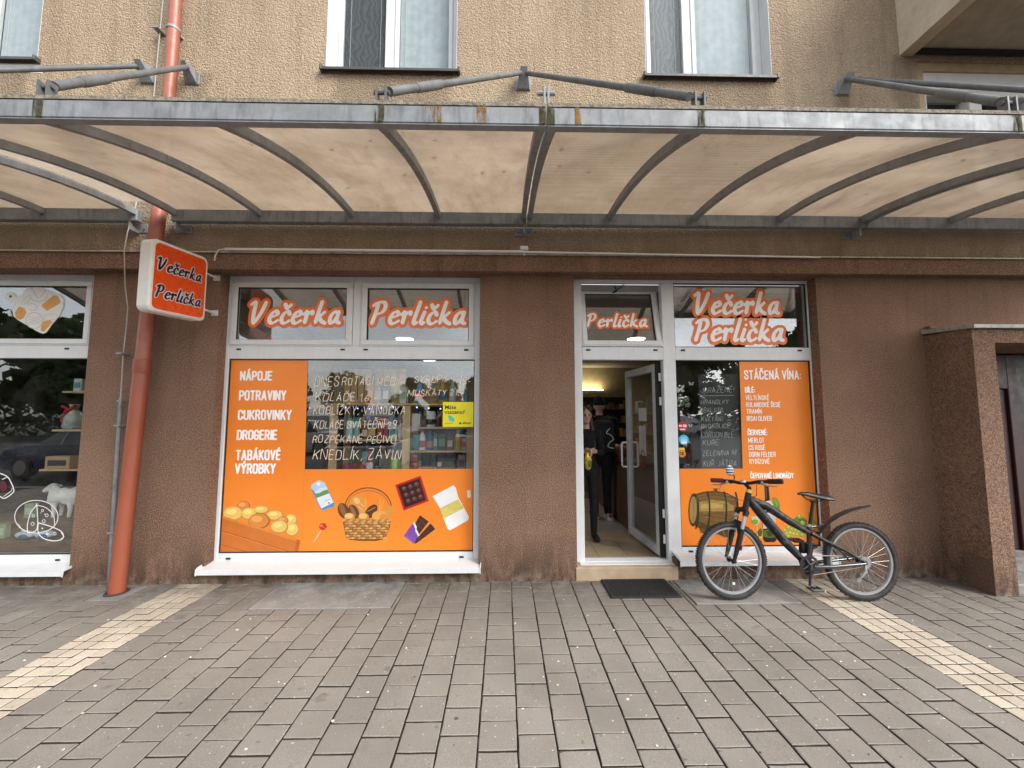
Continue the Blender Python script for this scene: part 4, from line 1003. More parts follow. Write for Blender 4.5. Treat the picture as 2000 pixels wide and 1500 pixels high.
# rust runs on the front beams and the bolted plates at the joint
for fb, x, w in ((fbA, -.42, .03), (fbA, -.14, .035), (fbB, .42, .02), (fbA, -.37, .012)):
    m = MB(); m.bbox(x - w, x + w, YF - .0575, YF - .0555, 3.35, 3.452, .0005); m.build('rust_stain', M['rust'], fb)
for x in (.216, .265):
    m = MB(); m.bbox(x - .02, x + .02, YF - .0585, YF - .0555, 3.346, 3.45, .0005); m.build('moss_stain', M['moss run'], fbA if x < .24 else fbB)
m = MB(); m.bbox(.222, .2345, YF - .04, YF - .01, 3.453, 3.60, .002); m.bbox(.2445, .257, YF - .04, YF - .01, 3.453, 3.60, .002); m.tube([(.19, YF - .025, 3.56), (.29, YF - .025, 3.56)], .012, 8); m.build('joint_plate', M['weathered steel'], cB)
ART = {"crate_print":[["e",[173,109,51],[-6928,1822,173,150],0],["e",[222,140,66],[-6938,1832,155,132],0],["e",[250,168,94],[-6965,1865,86,60],0],["e",[187,152,81],[-7180,1630,270,195],0],["e",[240,196,104],[-7198,1645,243,172],0],["e",[255,224,132],[-7238,1685,135,78],0],["e",[187,152,81],[-6768,1628,210,165],0],["e",[240,196,104],[-6780,1640,189,145],0],["e",[255,224,132],[-6810,1675,105,66],0],["e",[187,152,81],[-6452,1732,203,101],0],["e",[240,196,104],[-6465,1737,182,89],0],["e",[255,224,132],[-6495,1760,101,40],0],["e",[187,152,81],[-6088,1580,225,135],0],["e",[240,196,104],[-6102,1590,202,119],0],["e",[255,224,132],[-6135,1618,113,54],0],["e",[187,152,81],[-5668,1455,173,158],0],["e",[240,196,104],[-5678,1468,155,139],0],["e",[255,224,132],[-5705,1500,86,63],0],["e",[173,109,51],[-5875,1445,150,113],0],["e",[222,140,66],[-5883,1452,135,99],0],["e",[250,168,94],[-5905,1478,75,45],0],["e",[173,109,51],[-6495,1435,292,210],0],["e",[222,140,66],[-6512,1448,263,185],0],["e",[250,168,94],[-6555,1492,146,84],0],["e",[187,152,81],[-5612,1208,180,180],0],["e",[240,196,104],[-5622,1220,162,158],0],["e",[255,224,132],[-5650,1258,90,72],0],["e",[187,152,81],[-5952,1282,232,172],0],["e",[240,196,104],[-5968,1295,209,152],0],["e",[255,224,132],[-6002,1330,116,69],0],["p",[206,116,48],[-7485,1588,-5390,925,-5445,640,-7482,630]],["p",[226,136,62],[-7485,1588,-5390,925,-5410,880,-7480,1520]],["p",[188,100,40],[-5495,962,-5390,925,-5445,640,-5528,640]],["s",[150,76,28],[-7470,1195,-5632,630],0.0025],["s",[244,166,92],[-7468,1165,-5705,628],0.0015],["s",[150,76,28],[-7472,842,-6715,630],0.0025],["s",[110,60,30],[-5455,862,-5450,858],0.004],["s",[110,60,30],[-5508,732,-5505,730],0.004]],"milk_print":[["p",[90,150,205],[-5168,2370,-4972,2502,-4805,2428,-4530,1880,-4548,1805,-4848,1700,-4905,1750,-5172,2288]],["p",[190,216,238],[-5168,2370,-4972,2502,-4805,2428,-4765,2332,-5075,2200,-5172,2288]],["e",[240,244,250],[-4975,2398,52,49],0],["p",[222,236,246],[-5075,2200,-4765,2332,-4705,2210,-5020,2078]],["p",[104,158,84],[-5052,2145,-4940,2160,-4828,2228,-4722,2248,-4688,2142,-5018,2025]],["p",[236,240,244],[-5018,2025,-4680,2150,-4558,1910,-4880,1752]],["s",[130,130,160],[-4788,1948,-4645,2000],0.0022],["e",[110,120,190],[-4680,1895,26,26],0],["s",[236,240,244],[-4962,2265,-4878,2295],0.0022]],"lollipop_print":[["s",[245,240,225],[-5042,885,-4858,1190],0.0026],["e",[208,44,44],[-4815,1282,101,94],0],["e",[236,110,100],[-4848,1312,41,30],-30],["s",[240,150,120],[-4908,1320,-4730,1222],0.0018]],"bread_basket_print":[["s",[122,74,32],[-3018,1798,-3040,1892,-3083,1988,-3142,2072,-3222,2145,-3315,2208,-3420,2252,-3532,2280,-3650,2290,-3765,2280,-3875,2255,-3978,2210,-4065,2150,-4140,2075,-4198,1992,-4235,1900,-4250,1802],0.0052],["s",[206,150,84],[-3035,1805,-3060,1898,-3103,1985,-3162,2065,-3240,2132,-3330,2190,-3430,2232,-3538,2258,-3648,2268,-3757,2260,-3862,2235,-3960,2192,-4048,2138,-4120,2068,-4178,1990,-4215,1902,-4232,1810],0.0022],["s",[166,110,56],[-3068,1798,-3095,1880,-3137,1960,-3195,2032,-3268,2095,-3352,2145,-3445,2182,-3545,2205,-3648,2215,-3748,2208,-3848,2185,-3938,2148,-4018,2098,-4088,2035,-4142,1965,-4180,1885,-4200,1802],0.0028],["e",[232,156,76],[-3902,1858,206,262],-35],["e",[246,196,120],[-3945,1952,72,96],-40],["s",[250,206,140],[-3885,1915,-3750,1800],0.003],["s",[250,206,140],[-3920,1820,-3792,1718],0.003],["s",[236,190,92],[-3688,1688,-3710,2025],0.004],["s",[236,190,92],[-3345,1685,-3305,2025],0.004],["s",[236,190,92],[-3308,1685,-3235,1968],0.0035],["e",[104,64,34],[-4285,1690,142,217],-25],["e",[150,104,62],[-4310,1720,72,192],-25],["e",[110,70,40],[-4010,1670,120,203],-30],["e",[156,110,70],[-4035,1690,45,158],-30],["e",[96,58,34],[-3555,1668,127,217],40],["s",[190,150,110],[-3650,1670,-3445,1780],0.0035],["e",[232,150,60],[-3105,1665,202,150],-20],["e",[240,170,84],[-3305,1542,224,144],8],["e",[224,148,66],[-3208,1498,127,112],0],["e",[212,150,66],[-4120,1532,142,105],0],["e",[242,196,112],[-4140,1555,109,75],0],["e",[212,150,66],[-3748,1530,143,105],0],["e",[242,196,112],[-3767,1552,109,75],0],["p",[120,72,30],[-4300,1460,-3025,1452,-3050,1235,-3142,1013,-3248,932,-3420,902,-3835,908,-4095,938,-4202,1020,-4255,1242]],["e",[198,144,78],[-4190,1362,64,30],-6],["e",[220,170,104],[-4080,1360,60,28],-6],["e",[168,114,56],[-3970,1360,60,28],-6],["e",[198,144,78],[-3862,1360,60,28],-6],["e",[220,170,104],[-3752,1360,60,28],-6],["e",[168,114,56],[-3645,1358,60,28],-6],["e",[198,144,78],[-3535,1358,60,28],-6],["e",[220,170,104],[-3425,1358,60,28],-6],["e",[168,114,56],[-3318,1358,60,28],-6],["e",[198,144,78],[-3208,1355,60,28],-6],["e",[220,170,104],[-3098,1355,60,28],-6],["e",[168,114,56],[-4212,1298,60,28],6],["e",[198,144,78],[-4102,1298,60,28],6],["e",[220,170,104],[-3995,1298,60,28],6],["e",[168,114,56],[-3888,1298,64,30],6],["e",[198,144,78],[-3777,1295,60,28],6],["e",[220,170,104],[-3670,1295,60,28],6],["e",[168,114,56],[-3560,1295,60,28],6],["e",[198,144,78],[-3452,1295,60,28],6],["e",[220,170,104],[-3345,1292,64,30],6],["e",[168,114,56],[-3235,1292,60,28],6],["e",[198,144,78],[-3127,1292,64,30],6],["e",[220,170,104],[-4178,1235,63,30],-6],["e",[168,114,56],[-4070,1235,59,28],-6],["e",[198,144,78],[-3962,1235,59,28],-6],["e",[220,170,104],[-3855,1232,59,28],-6],["e",[168,114,56],[-3748,1232,59,28],-6],["e",[198,144,78],[-3640,1232,59,28],-6],["e",[220,170,104],[-3535,1232,63,30],-6],["e",[168,114,56],[-3428,1230,63,30],-6],["e",[198,144,78],[-3320,1230,63,30],-6],["e",[220,170,104],[-3212,1230,59,28],-6],["e",[168,114,56],[-3105,1230,59,28],-6],["e",[198,144,78],[-4190,1172,58,28],6],["e",[220,170,104],[-4085,1172,58,28],6],["e",[168,114,56],[-3980,1170,58,28],6],["e",[198,144,78],[-3875,1170,58,28],6],["e",[220,170,104],[-3770,1170,58,28],6],["e",[168,114,56],[-3665,1170,58,28],6],["e",[198,144,78],[-3560,1168,58,28],6],["e",[220,170,104],[-3455,1168,58,28],6],["e",[168,114,56],[-3350,1168,58,28],6],["e",[198,144,78],[-3245,1168,58,28],6],["e",[220,170,104],[-3140,1165,58,28],6],["e",[168,114,56],[-4148,1108,57,28],-6],["e",[198,144,78],[-4048,1108,60,30],-6],["e",[220,170,104],[-3945,1108,57,28],-6],["e",[168,114,56],[-3842,1108,57,28],-6],["e",[198,144,78],[-3740,1105,57,28],-6],["e",[220,170,104],[-3638,1105,57,28],-6],["e",[168,114,56],[-3538,1105,60,30],-6],["e",[198,144,78],[-3435,1105,57,28],-6],["e",[220,170,104],[-3332,1102,57,28],-6],["e",[168,114,56],[-3230,1102,57,28],-6],["e",[198,144,78],[-3127,1102,57,28],-6],["e",[220,170,104],[-4152,1045,54,28],6],["e",[168,114,56],[-4055,1045,54,28],6],["e",[198,144,78],[-3958,1045,58,30],6],["e",[220,170,104],[-3858,1042,54,28],6],["e",[168,114,56],[-3760,1042,54,28],6],["e",[198,144,78],[-3662,1042,54,28],6],["e",[220,170,104],[-3565,1042,54,28],6],["e",[168,114,56],[-3465,1042,54,28],6],["e",[198,144,78],[-3368,1040,54,28],6],["e",[220,170,104],[-3270,1040,54,28],6],["e",[168,114,56],[-3172,1040,58,30],6],["e",[198,144,78],[-4102,982,52,28],-6],["e",[220,170,104],[-4010,982,52,28],-6],["e",[168,114,56],[-3918,980,52,28],-6],["e",[198,144,78],[-3825,980,55,30],-6],["e",[220,170,104],[-3730,980,52,28],-6],["e",[168,114,56],[-3638,980,52,28],-6],["e",[198,144,78],[-3545,978,55,30],-6],["e",[220,170,104],[-3450,978,52,28],-6],["e",[168,114,56],[-3358,978,52,28],-6],["e",[198,144,78],[-3262,978,52,28],-6],["e",[220,170,104],[-3170,978,52,28],-6],["e",[214,164,98],[-4262,1445,71,32],-28],["e",[176,122,62],[-4178,1438,76,34],-28],["e",[214,164,98],[-4090,1430,71,32],-28],["e",[176,122,62],[-4005,1425,71,32],-28],["e",[214,164,98],[-3920,1420,71,32],-28],["e",[176,122,62],[-3835,1415,71,32],-28],["e",[214,164,98],[-3750,1412,76,34],-28],["e",[176,122,62],[-3662,1410,71,32],-28],["e",[214,164,98],[-3578,1410,71,32],-28],["e",[176,122,62],[-3492,1412,71,32],-28],["e",[214,164,98],[-3408,1415,71,32],-28],["e",[176,122,62],[-3322,1420,71,32],-28],["e",[214,164,98],[-3238,1425,76,34],-28],["e",[176,122,62],[-3150,1432,71,32],-28],["e",[214,164,98],[-3065,1438,71,32],-28]],"chocolate_box_print":[["p",[196,32,34],[-2930,2362,-2255,2605,-2025,1935,-2688,1690]],["p",[150,20,24],[-2870,2340,-2282,2550,-2088,1958,-2665,1750]],["p",[44,24,22],[-2845,2325,-2290,2525,-2110,1968,-2655,1772]],["e",[104,58,50],[-2688,2268,64,60],-20],["e",[150,96,88],[-2700,2282,32,28],-20],["e",[104,58,50],[-2522,2322,64,60],-20],["e",[150,96,88],[-2535,2340,30,26],-20],["e",[104,58,50],[-2360,2380,68,64],-20],["e",[150,96,88],[-2372,2395,32,28],-20],["e",[104,58,50],[-2628,2105,64,60],-20],["e",[150,96,88],[-2640,2120,30,26],-20],["e",[104,58,50],[-2465,2160,64,60],-20],["e",[150,96,88],[-2478,2175,32,28],-20],["e",[104,58,50],[-2300,2218,64,60],-20],["e",[150,96,88],[-2312,2232,30,26],-20],["e",[104,58,50],[-2570,1942,68,64],-20],["e",[150,96,88],[-2580,1958,30,26],-20],["e",[104,58,50],[-2405,1998,64,60],-20],["e",[150,96,88],[-2418,2013,30,26],-20],["e",[104,58,50],[-2242,2052,68,64],-20],["e",[150,96,88],[-2255,2070,32,28],-20]],"chocolate_bar_print":[["p",[72,42,32],[-2255,1568,-2018,1398,-2378,915,-2478,1158]],["p",[62,36,28],[-1965,1350,-1838,1200,-2358,815,-2388,898]],["s",[120,80,64],[-2292,1492,-2098,1305],0.0016],["s",[120,80,64],[-2368,1362,-2165,1185],0.0016],["s",[120,80,64],[-2160,1475,-2365,1212],0.0016],["s",[120,80,64],[-2365,1232,-2248,1100],0.0016],["s",[120,80,64],[-2078,1212,-1960,1062],0.0016],["s",[120,80,64],[-2190,1120,-2075,988],0.0016],["s",[120,80,64],[-2302,1008,-2198,895],0.0016],["s",[120,80,64],[-1908,1268,-2328,890],0.0016],["p",[128,76,168],[-2672,1030,-2435,1362,-2365,1232,-2285,1062,-2395,815]],["p",[244,240,240],[-2435,1362,-2405,1390,-2328,1250,-2340,1202,-2255,1045,-2285,1008,-2370,1158,-2365,1212]],["s",[176,130,206],[-2628,1032,-2425,860],0.0018]],"pasta_bag_print":[["p",[246,246,244],[-1928,2062,-1365,2350,-1300,2272,-1235,2035,-945,1515,-960,1430,-1440,1168,-1510,1198,-1612,1460,-1722,1752]],["p",[222,206,110],[-1722,1745,-1235,1978,-1085,1742,-1612,1475]],["s",[196,176,76],[-1678,1765,-1578,1718],0.0014],["s",[244,236,176],[-1532,1602,-1435,1662],0.0014],["s",[196,176,76],[-1393,1705,-1292,1765],0.0014],["s",[244,236,176],[-1252,1808,-1152,1762],0.0014],["s",[196,176,76],[-1608,1775,-1510,1835],0.0014],["s",[244,236,176],[-1465,1615,-1365,1675],0.0014],["s",[196,176,76],[-1325,1718,-1222,1670],0.0014],["s",[244,236,176],[-1182,1820,-1082,1880],0.0014],["s",[196,176,76],[-1540,1788,-1440,1848],0.0014],["s",[244,236,176],[-1395,1625,-1295,1580],0.0014],["s",[196,176,76],[-1255,1727,-1155,1788],0.0014],["s",[244,236,176],[-1612,1695,-1512,1755],0.0014],["s",[196,176,76],[-1470,1798,-1370,1752],0.0014],["s",[244,236,176],[-1328,1638,-1228,1698],0.0014],["s",[196,176,76],[-1185,1740,-1088,1798],0.0014],["s",[244,236,176],[-1542,1708,-1442,1660],0.0014]],"white_tag_print":[["p",[240,238,232],[-1005,2212,-912,2210,-895,2023,-988,2015]]],"barrel_print":[["p",[92,66,30],[5162,2082,5490,2160,5782,2175,6072,2120,6328,1998,6385,1840,6395,1620,6350,1400,6255,1215,5995,1060,5605,1015,5352,1142,5165,1252,5025,1407,5005,1658,5052,1910]],["p",[128,96,46],[5210,2035,5520,2120,5780,2132,6072,2078,6310,1968,6345,1652,6265,1340,6002,1215,5615,1218,5235,1407]],["p",[176,142,76],[5285,1878,5642,1938,6030,1890,6252,1778,6255,1652,6020,1622,5630,1625,5308,1625]],["p",[196,166,96],[5362,1808,5640,1855,5962,1818,5958,1710,5635,1705,5360,1708]],["s",[74,50,22],[5290,2002,5745,2058,6295,1972],0.0016],["s",[74,50,22],[5285,1908,5742,1962,6290,1878],0.0016],["s",[74,50,22],[5270,1518,5725,1570,6272,1485],0.0016],["s",[74,50,22],[5268,1407,5720,1460,6268,1378],0.0016],["s",[74,50,22],[5262,1298,5718,1352,6262,1268],0.0016],["s",[74,50,22],[5260,1205,5712,1258,6258,1175],0.0016],["s",[64,44,20],[5742,1892,5808,1900,5868,1885],0.0014],["s",[108,78,36],[5765,1688,5848,1698,5930,1680],0.0014],["s",[108,78,36],[5482,1875,5595,1882,5708,1868],0.0014],["s",[150,112,56],[5738,1630,5802,1640,5868,1622],0.0014],["s",[108,78,36],[5412,1898,5520,1908,5628,1892],0.0014],["s",[64,44,20],[5833,1458,5870,1468,5908,1450],0.0014],["s",[206,176,108],[5950,2060,6050,2070,6148,2052],0.0014],["s",[108,78,36],[5883,1688,5988,1698,6090,1682],0.0014],["s",[150,112,56],[5955,1755,6022,1765,6090,1748],0.0014],["s",[150,112,56],[5345,1342,5390,1350,5432,1335],0.0014],["s",[206,176,108],[5850,1875,5948,1882,6042,1868],0.0014],["s",[64,44,20],[5980,1732,6060,1742,6138,1725],0.0014],["s",[84,58,26],[5765,1592,5870,1600,5975,1585],0.0014],["s",[150,112,56],[6098,1358,6185,1365,6270,1350],0.0014],["s",[64,44,20],[5545,1495,5620,1505,5695,1488],0.0014],["s",[64,44,20],[5875,1605,5925,1615,5972,1600],0.0014],["s",[108,78,36],[5390,1868,5460,1878,5532,1862],0.0014],["s",[150,112,56],[5965,2020,6032,2030,6098,2013],0.0014],["s",[84,58,26],[5652,2080,5720,2090,5785,2075],0.0014],["s",[64,44,20],[5810,2060,5848,2070,5883,2052],0.0014],["s",[64,44,20],[6025,1810,6138,1820,6248,1802],0.0014],["s",[84,58,26],[5315,1895,5347,1905,5380,1890],0.0014],["s",[108,78,36],[5300,1582,5347,1590,5395,1575],0.0014],["s",[206,176,108],[5505,1848,5592,1855,5682,1840],0.0014],["s",[108,78,36],[6090,1825,6198,1835,6300,1818],0.0014],["s",[64,44,20],[6012,1770,6078,1780,6140,1765],0.0014],["s",[64,44,20],[5357,1512,5468,1520,5578,1505],0.0014],["s",[206,176,108],[5818,1862,5910,1872,6000,1855],0.0014],["s",[206,176,108],[5495,1720,5552,1730,5610,1715],0.0014],["s",[84,58,26],[5642,2088,5722,2098,5802,2082],0.0014],["s",[206,176,108],[5778,1772,5820,1782,5863,1765],0.0014],["s",[206,176,108],[5850,1695,5910,1703,5970,1688],0.0014],["s",[84,58,26],[5288,1462,5325,1472,5362,1458],0.0014],["s",[64,44,20],[5472,1270,5542,1278,5610,1262],0.0014],["s",[206,176,108],[5422,1580,5470,1590,5518,1572],0.0014],["s",[84,58,26],[5488,1372,5582,1380,5678,1365],0.0014],["s",[150,112,56],[5290,1435,5370,1442,5448,1427],0.0014],["s",[150,112,56],[5470,1830,5568,1840,5665,1825],0.0014],["s",[84,58,26],[5853,1815,5940,1822,6022,1808],0.0014],["s",[150,112,56],[5560,2010,5620,2020,5680,2005],0.0014],["s",[206,176,108],[6000,1718,6045,1727,6090,1710],0.0014],["s",[206,176,108],[5452,1460,5530,1468,5608,1452],0.0014],["s",[150,112,56],[5387,1905,5462,1915,5538,1898],0.0014],["s",[206,176,108],[5988,1825,6068,1832,6145,1818],0.0014],["s",[64,44,20],[5980,1802,6020,1812,6058,1795],0.0014],["s",[206,176,108],[5390,1800,5448,1810,5502,1795],0.0014],["e",[70,56,36],[5148,1672,136,448],4],["e",[164,136,76],[5135,1672,101,364],4],["s",[120,96,50],[5158,1972,5142,1378],0.0022],["s",[46,44,42],[5188,2072,5272,1940,5282,1658,5252,1375,5192,1175],0.0075],["s",[140,138,132],[5242,2002,5258,1878],0.002],["s",[46,44,42],[5545,2148,5582,1938,5590,1655,5560,1375,5500,1172],0.0075],["s",[140,138,132],[5552,2000,5565,1875],0.002],["s",[46,44,42],[6010,2145,6045,1935,6052,1652,6022,1372,5960,1170],0.0075],["s",[140,138,132],[6015,2000,6030,1872],0.002],["s",[46,44,42],[6325,2130,6362,1935,6368,1652,6335,1370,6278,1260],0.0075],["s",[140,138,132],[6332,1998,6345,1872],0.002],["p",[90,80,54],[5732,2238,5825,2238,5815,2152,5738,2152]],["s",[60,54,36],[5712,2228,5843,2228],0.003],["p",[110,80,40],[5290,1172,5420,1188,5448,1062,5335,1058]],["p",[100,72,36],[5705,1062,6192,1122,6250,965,5990,935]]],"bottle_print":[["p",[28,26,22],[7133,2305,7250,2305,7265,1930,7360,1788,7400,1615,7395,865,7335,802,7083,805,7028,862,7032,1618,7062,1805,7133,1932]],["p",[222,218,210],[7078,1868,7270,1915,7355,1780,7378,1615,7060,1632]],["p",[20,20,20],[7080,1727,7232,1830,7378,1748,7380,1648,7068,1648]],["p",[206,202,196],[7048,1585,7402,1582,7395,1208,7035,1148]],["p",[92,112,46],[7032,1118,7392,1170,7388,928,7153,912,7032,960]],["s",[120,116,110],[7170,2262,7168,1948],0.003],["p",[60,70,30],[7128,1085,7292,1108,7278,960,7155,948]],["p",[96,150,56],[7340,1992,7452,1978,7528,1835,7535,1615,7470,1615,7382,1710]],["p",[130,176,76],[7362,1962,7435,1945,7485,1798,7455,1740]],["s",[236,224,190],[6875,1210,6882,962],0.003],["p",[206,206,176],[6728,1492,6988,1492,6952,1335,6878,1248,6792,1258,6738,1352]],["p",[122,170,60],[6720,1368,6815,1415,6918,1383,6880,1272,6782,1275]],["s",[236,224,190],[6765,932,6992,935],0.003],["p",[64,104,44],[6870,1085,6972,1180,7015,1085,6978,960,6895,945]]],"grapes_print":[["p",[110,140,44],[7827,1362,8030,1518,8222,1422,8272,1202,8070,1080,7847,1175]],["p",[78,116,40],[8025,1422,8252,1390,8268,1202,8075,1158]],["p",[120,166,56],[8298,1595,8388,1562,8448,1390,8540,1295,8375,1265,8318,1390]],["e",[168,172,64],[7650,1112,65,62],0],["e",[212,212,116],[7635,1128,29,26],0],["e",[168,172,64],[7752,1190,65,62],0],["e",[212,212,116],[7735,1205,29,26],0],["e",[168,172,64],[7847,1142,65,62],0],["e",[212,212,116],[7830,1158,29,26],0],["e",[168,172,64],[7942,1110,65,62],0],["e",[212,212,116],[7928,1128,29,26],0],["e",[168,172,64],[8038,1080,65,62],0],["e",[212,212,116],[8022,1095,29,26],0],["e",[168,172,64],[8135,1062,65,62],0],["e",[212,212,116],[8120,1078,29,26],0],["e",[168,172,64],[7692,1020,65,62],0],["e",[212,212,116],[7678,1035,29,26],0],["e",[168,172,64],[7792,1042,65,62],0],["e",[212,212,116],[7778,1060,29,26],0],["e",[168,172,64],[7887,1013,65,62],0],["e",[212,212,116],[7872,1028,29,26],0],["e",[168,172,64],[7985,1003,65,62],0],["e",[212,212,116],[7970,1017,29,26],0],["e",[168,172,64],[8115,985,65,62],0],["e",[212,212,116],[8098,1000,29,26],0],["e",[168,172,64],[7642,972,65,62],0],["e",[212,212,116],[7628,988,29,26],0],["e",[168,172,64],[7882,1205,65,62],0],["e",[212,212,116],[7867,1220,29,26],0],["e",[168,172,64],[7995,1190,65,62],0],["e",[212,212,116],[7980,1205,29,26],0],["e",[168,172,64],[8092,1158,65,62],0],["e",[212,212,116],[8075,1172,29,26],0],["e",[168,172,64],[8132,1312,65,62],0],["e",[212,212,116],[8118,1330,29,26],0],["e",[168,172,64],[8062,1485,65,62],0],["e",[212,212,116],[8048,1502,29,26],0],["e",[168,172,64],[8198,1015,65,62],0],["e",[212,212,116],[8182,1032,29,26],0],["e",[168,172,64],[7738,958,65,62],0],["e",[212,212,116],[7722,972,29,26],0]],"cutting_board":[["p",[236,236,232],[-13012,7810,-12875,7795,-12162,7528,-12050,7412,-12038,7202,-12142,6898,-12290,6708,-12425,6475,-12520,6435,-12652,6488,-13228,6818,-13352,6930,-13382,7083,-13315,7272,-13402,7332,-13530,7325,-13602,7402,-13600,7518,-13520,7590,-13415,7570,-13325,7455,-13198,7470,-13092,7692]],["e",[60,60,58],[-13478,7465,42,39],0],["p",[226,160,54],[-12342,7500,-12225,7492,-12128,7338,-12140,7280,-12468,7065,-12605,7178,-12620,7245]],["p",[226,160,54],[-13225,7190,-13075,7140,-13008,7022,-13065,6875,-13155,6818,-13275,6862,-13318,7008]],["p",[226,160,54],[-12570,6775,-12372,6822,-12305,6762,-12368,6652,-12505,6490,-12590,6538]],["s",[182,182,180],[-12942,7655,-12910,7695,-12738,7428,-12540,7660],0.003],["s",[182,182,180],[-12952,7502,-12945,7470,-12930,7438,-12908,7408,-12875,7382,-12840,7360,-12800,7345,-12755,7335,-12710,7332,-12668,7338,-12625,7348,-12588,7362,-12555,7385,-12530,7410,-12512,7440,-12502,7472,-12500,7505],0.003],["s",[182,182,180],[-12558,6802,-12575,6870,-12612,6930,-12665,6980,-12732,7010,-12803,7020,-12870,7010,-12930,6978,-12978,6930,-13002,6868,-13008,6800,-12990,6732,-12952,6670,-12898,6622,-12832,6592,-12763,6582,-12692,6592,-12632,6625,-12588,6672,-12562,6735,-12558,6802],0.003],["s",[190,190,188],[-12960,6875,-12872,6908,-12775,6855,-12690,6900,-12608,6878],0.0024],["s",[190,190,188],[-12952,6800,-12865,6830,-12770,6778,-12683,6825,-12600,6802],0.0024],["s",[190,190,188],[-12945,6725,-12858,6755,-12763,6702,-12675,6748,-12592,6725],0.0024],["s",[196,196,194],[-12530,6952,-12222,6982,-12197,6842,-12500,6820,-12530,6952],0.0024],["s",[196,196,194],[-13162,7272,-13100,7408,-12982,7502,-12938,7408,-13035,7275,-13152,7250],0.0028],["s",[190,190,188],[-12992,7218,-12888,7275,-12752,7200,-12798,7085,-12945,7103],0.003],["s",[206,150,50],[-12518,7200,-12325,7315,-12215,7298],0.002]],"cheese_drawing":[["s",[238,238,236],[-11732,1572,-11752,1660,-11795,1745,-11860,1820,-11945,1885,-12042,1938,-12152,1975,-12268,1992,-12385,1995,-12498,1978,-12600,1940,-12690,1890,-12760,1825,-12810,1750,-12838,1665,-12842,1578,-12822,1492,-12778,1407,-12712,1332,-12630,1268,-12530,1215,-12422,1180,-12308,1160,-12190,1160,-12080,1178,-11978,1212,-11888,1262,-11815,1328,-11765,1403,-11735,1485,-11732,1572],0.0042],["s",[238,238,236],[-12468,1168,-12498,1350,-12448,1668,-12328,1850,-12305,1872,-12237,1280,-12442,1160],0.0044],["s",[238,238,236],[-12305,1872,-12050,1802,-11848,1598,-11802,1345],0.0038],["s",[238,238,236],[-12217,1417,-11938,1338,-11630,1208,-11550,1072,-11610,982,-11835,960,-12070,1030,-12200,1168,-12225,1348,-12217,1417],0.005],["s",[238,238,236],[-12325,1395,-12340,1422,-12370,1435,-12397,1422,-12408,1395,-12392,1365,-12362,1352,-12335,1365,-12325,1395],0.0026],["s",[238,238,236],[-12335,1600,-12348,1622,-12370,1630,-12392,1622,-12400,1600,-12388,1578,-12365,1568,-12342,1578,-12335,1600],0.0026],["s",[238,238,236],[-12115,1735,-12125,1755,-12145,1762,-12165,1755,-12170,1735,-12160,1715,-12140,1708,-12122,1715,-12115,1735],0.0026],["s",[238,238,236],[-11985,1610,-12000,1638,-12025,1648,-12050,1638,-12058,1610,-12045,1585,-12020,1575,-11995,1585,-11985,1610],0.0026],["s",[238,238,236],[-12045,1460,-12060,1488,-12090,1498,-12118,1488,-12128,1460,-12112,1435,-12082,1425,-12055,1435,-12045,1460],0.0026],["s",[238,238,236],[-11970,1138,-11960,1132],0.012],["s",[238,238,236],[-12110,1280,-12105,1275],0.007],["s",[238,238,236],[-11735,1142,-11748,1168,-11775,1178,-11798,1168,-11808,1142,-11795,1115,-11768,1105,-11742,1115,-11735,1142],0.0026],["s",[238,238,236],[-12182,1675,-12178,1670],0.004],["s",[238,238,236],[-12080,1642,-12075,1638],0.004],["s",[238,238,236],[-12738,1398,-12678,1328,-12692,1298,-12612,1260,-12623,1222,-12538,1205],0.0026],["s",[238,238,236],[-11605,1162,-11538,1062,-11612,992],0.005]],"jar_drawing":[["s",[238,238,236],[-13322,2700,-13130,2610,-13015,2450,-12938,2288,-12952,2195,-13142,2055,-13262,2100],0.0055],["s",[238,238,236],[-13260,2542,-13148,2598],0.004],["s",[238,238,236],[-13172,2105,-13002,2242,-12982,2310],0.003],["p",[96,36,52],[-13302,2498,-13188,2505,-13108,2380,-13120,2265,-13228,2220,-13278,2265]]]}

# ================================================================== posters, lettering and stickers on the glass
GY = 0.1515
def art(name, parent, y=0.1478, label=None):
    """printed picture: flat colour shapes in thin layers"""
    mats = []; idx = {}; mb = MB()
    lay = 0
    for it in ART[name]:
        col = tuple(it[1])
        if col not in idx: idx[col] = len(mats); mats.append(rgb(*col, .35))
        mb.cur = idx[col]; yy = y - lay * 0.00005; lay += 1
        v = [q / 2500 for q in it[2]]; pts = list(zip(v[::2], v[1::2]))
        if it[0] == 'p': mb.face([(a, yy, b) for a, b in pts])
        elif it[0] == 'e':
            (cx, cz), (rx, rz) = pts; ca, sa = math.cos(R(it[3])), math.sin(R(it[3])); n = 16 if max(rx, rz) > .02 else 10
            mb.face([(cx + rx * math.cos(2 * math.pi * k / n) * ca - rz * math.sin(2 * math.pi * k / n) * sa, yy, cz - rx * math.cos(2 * math.pi * k / n) * sa - rz * math.sin(2 * math.pi * k / n) * ca) for k in range(n)])
        else:
            F = Field(); F.stroke(catmull(pts, 4) if len(pts) > 2 else pts, it[3]); F.mesh(mb, lambda a, b: (a, yy, b), max(.0016, it[3] * .55))
    o = mb.build(name, mats, parent, fix=False)
    return o
white = plain('white vinyl', (.90, .89, .87), .4, var=.03)
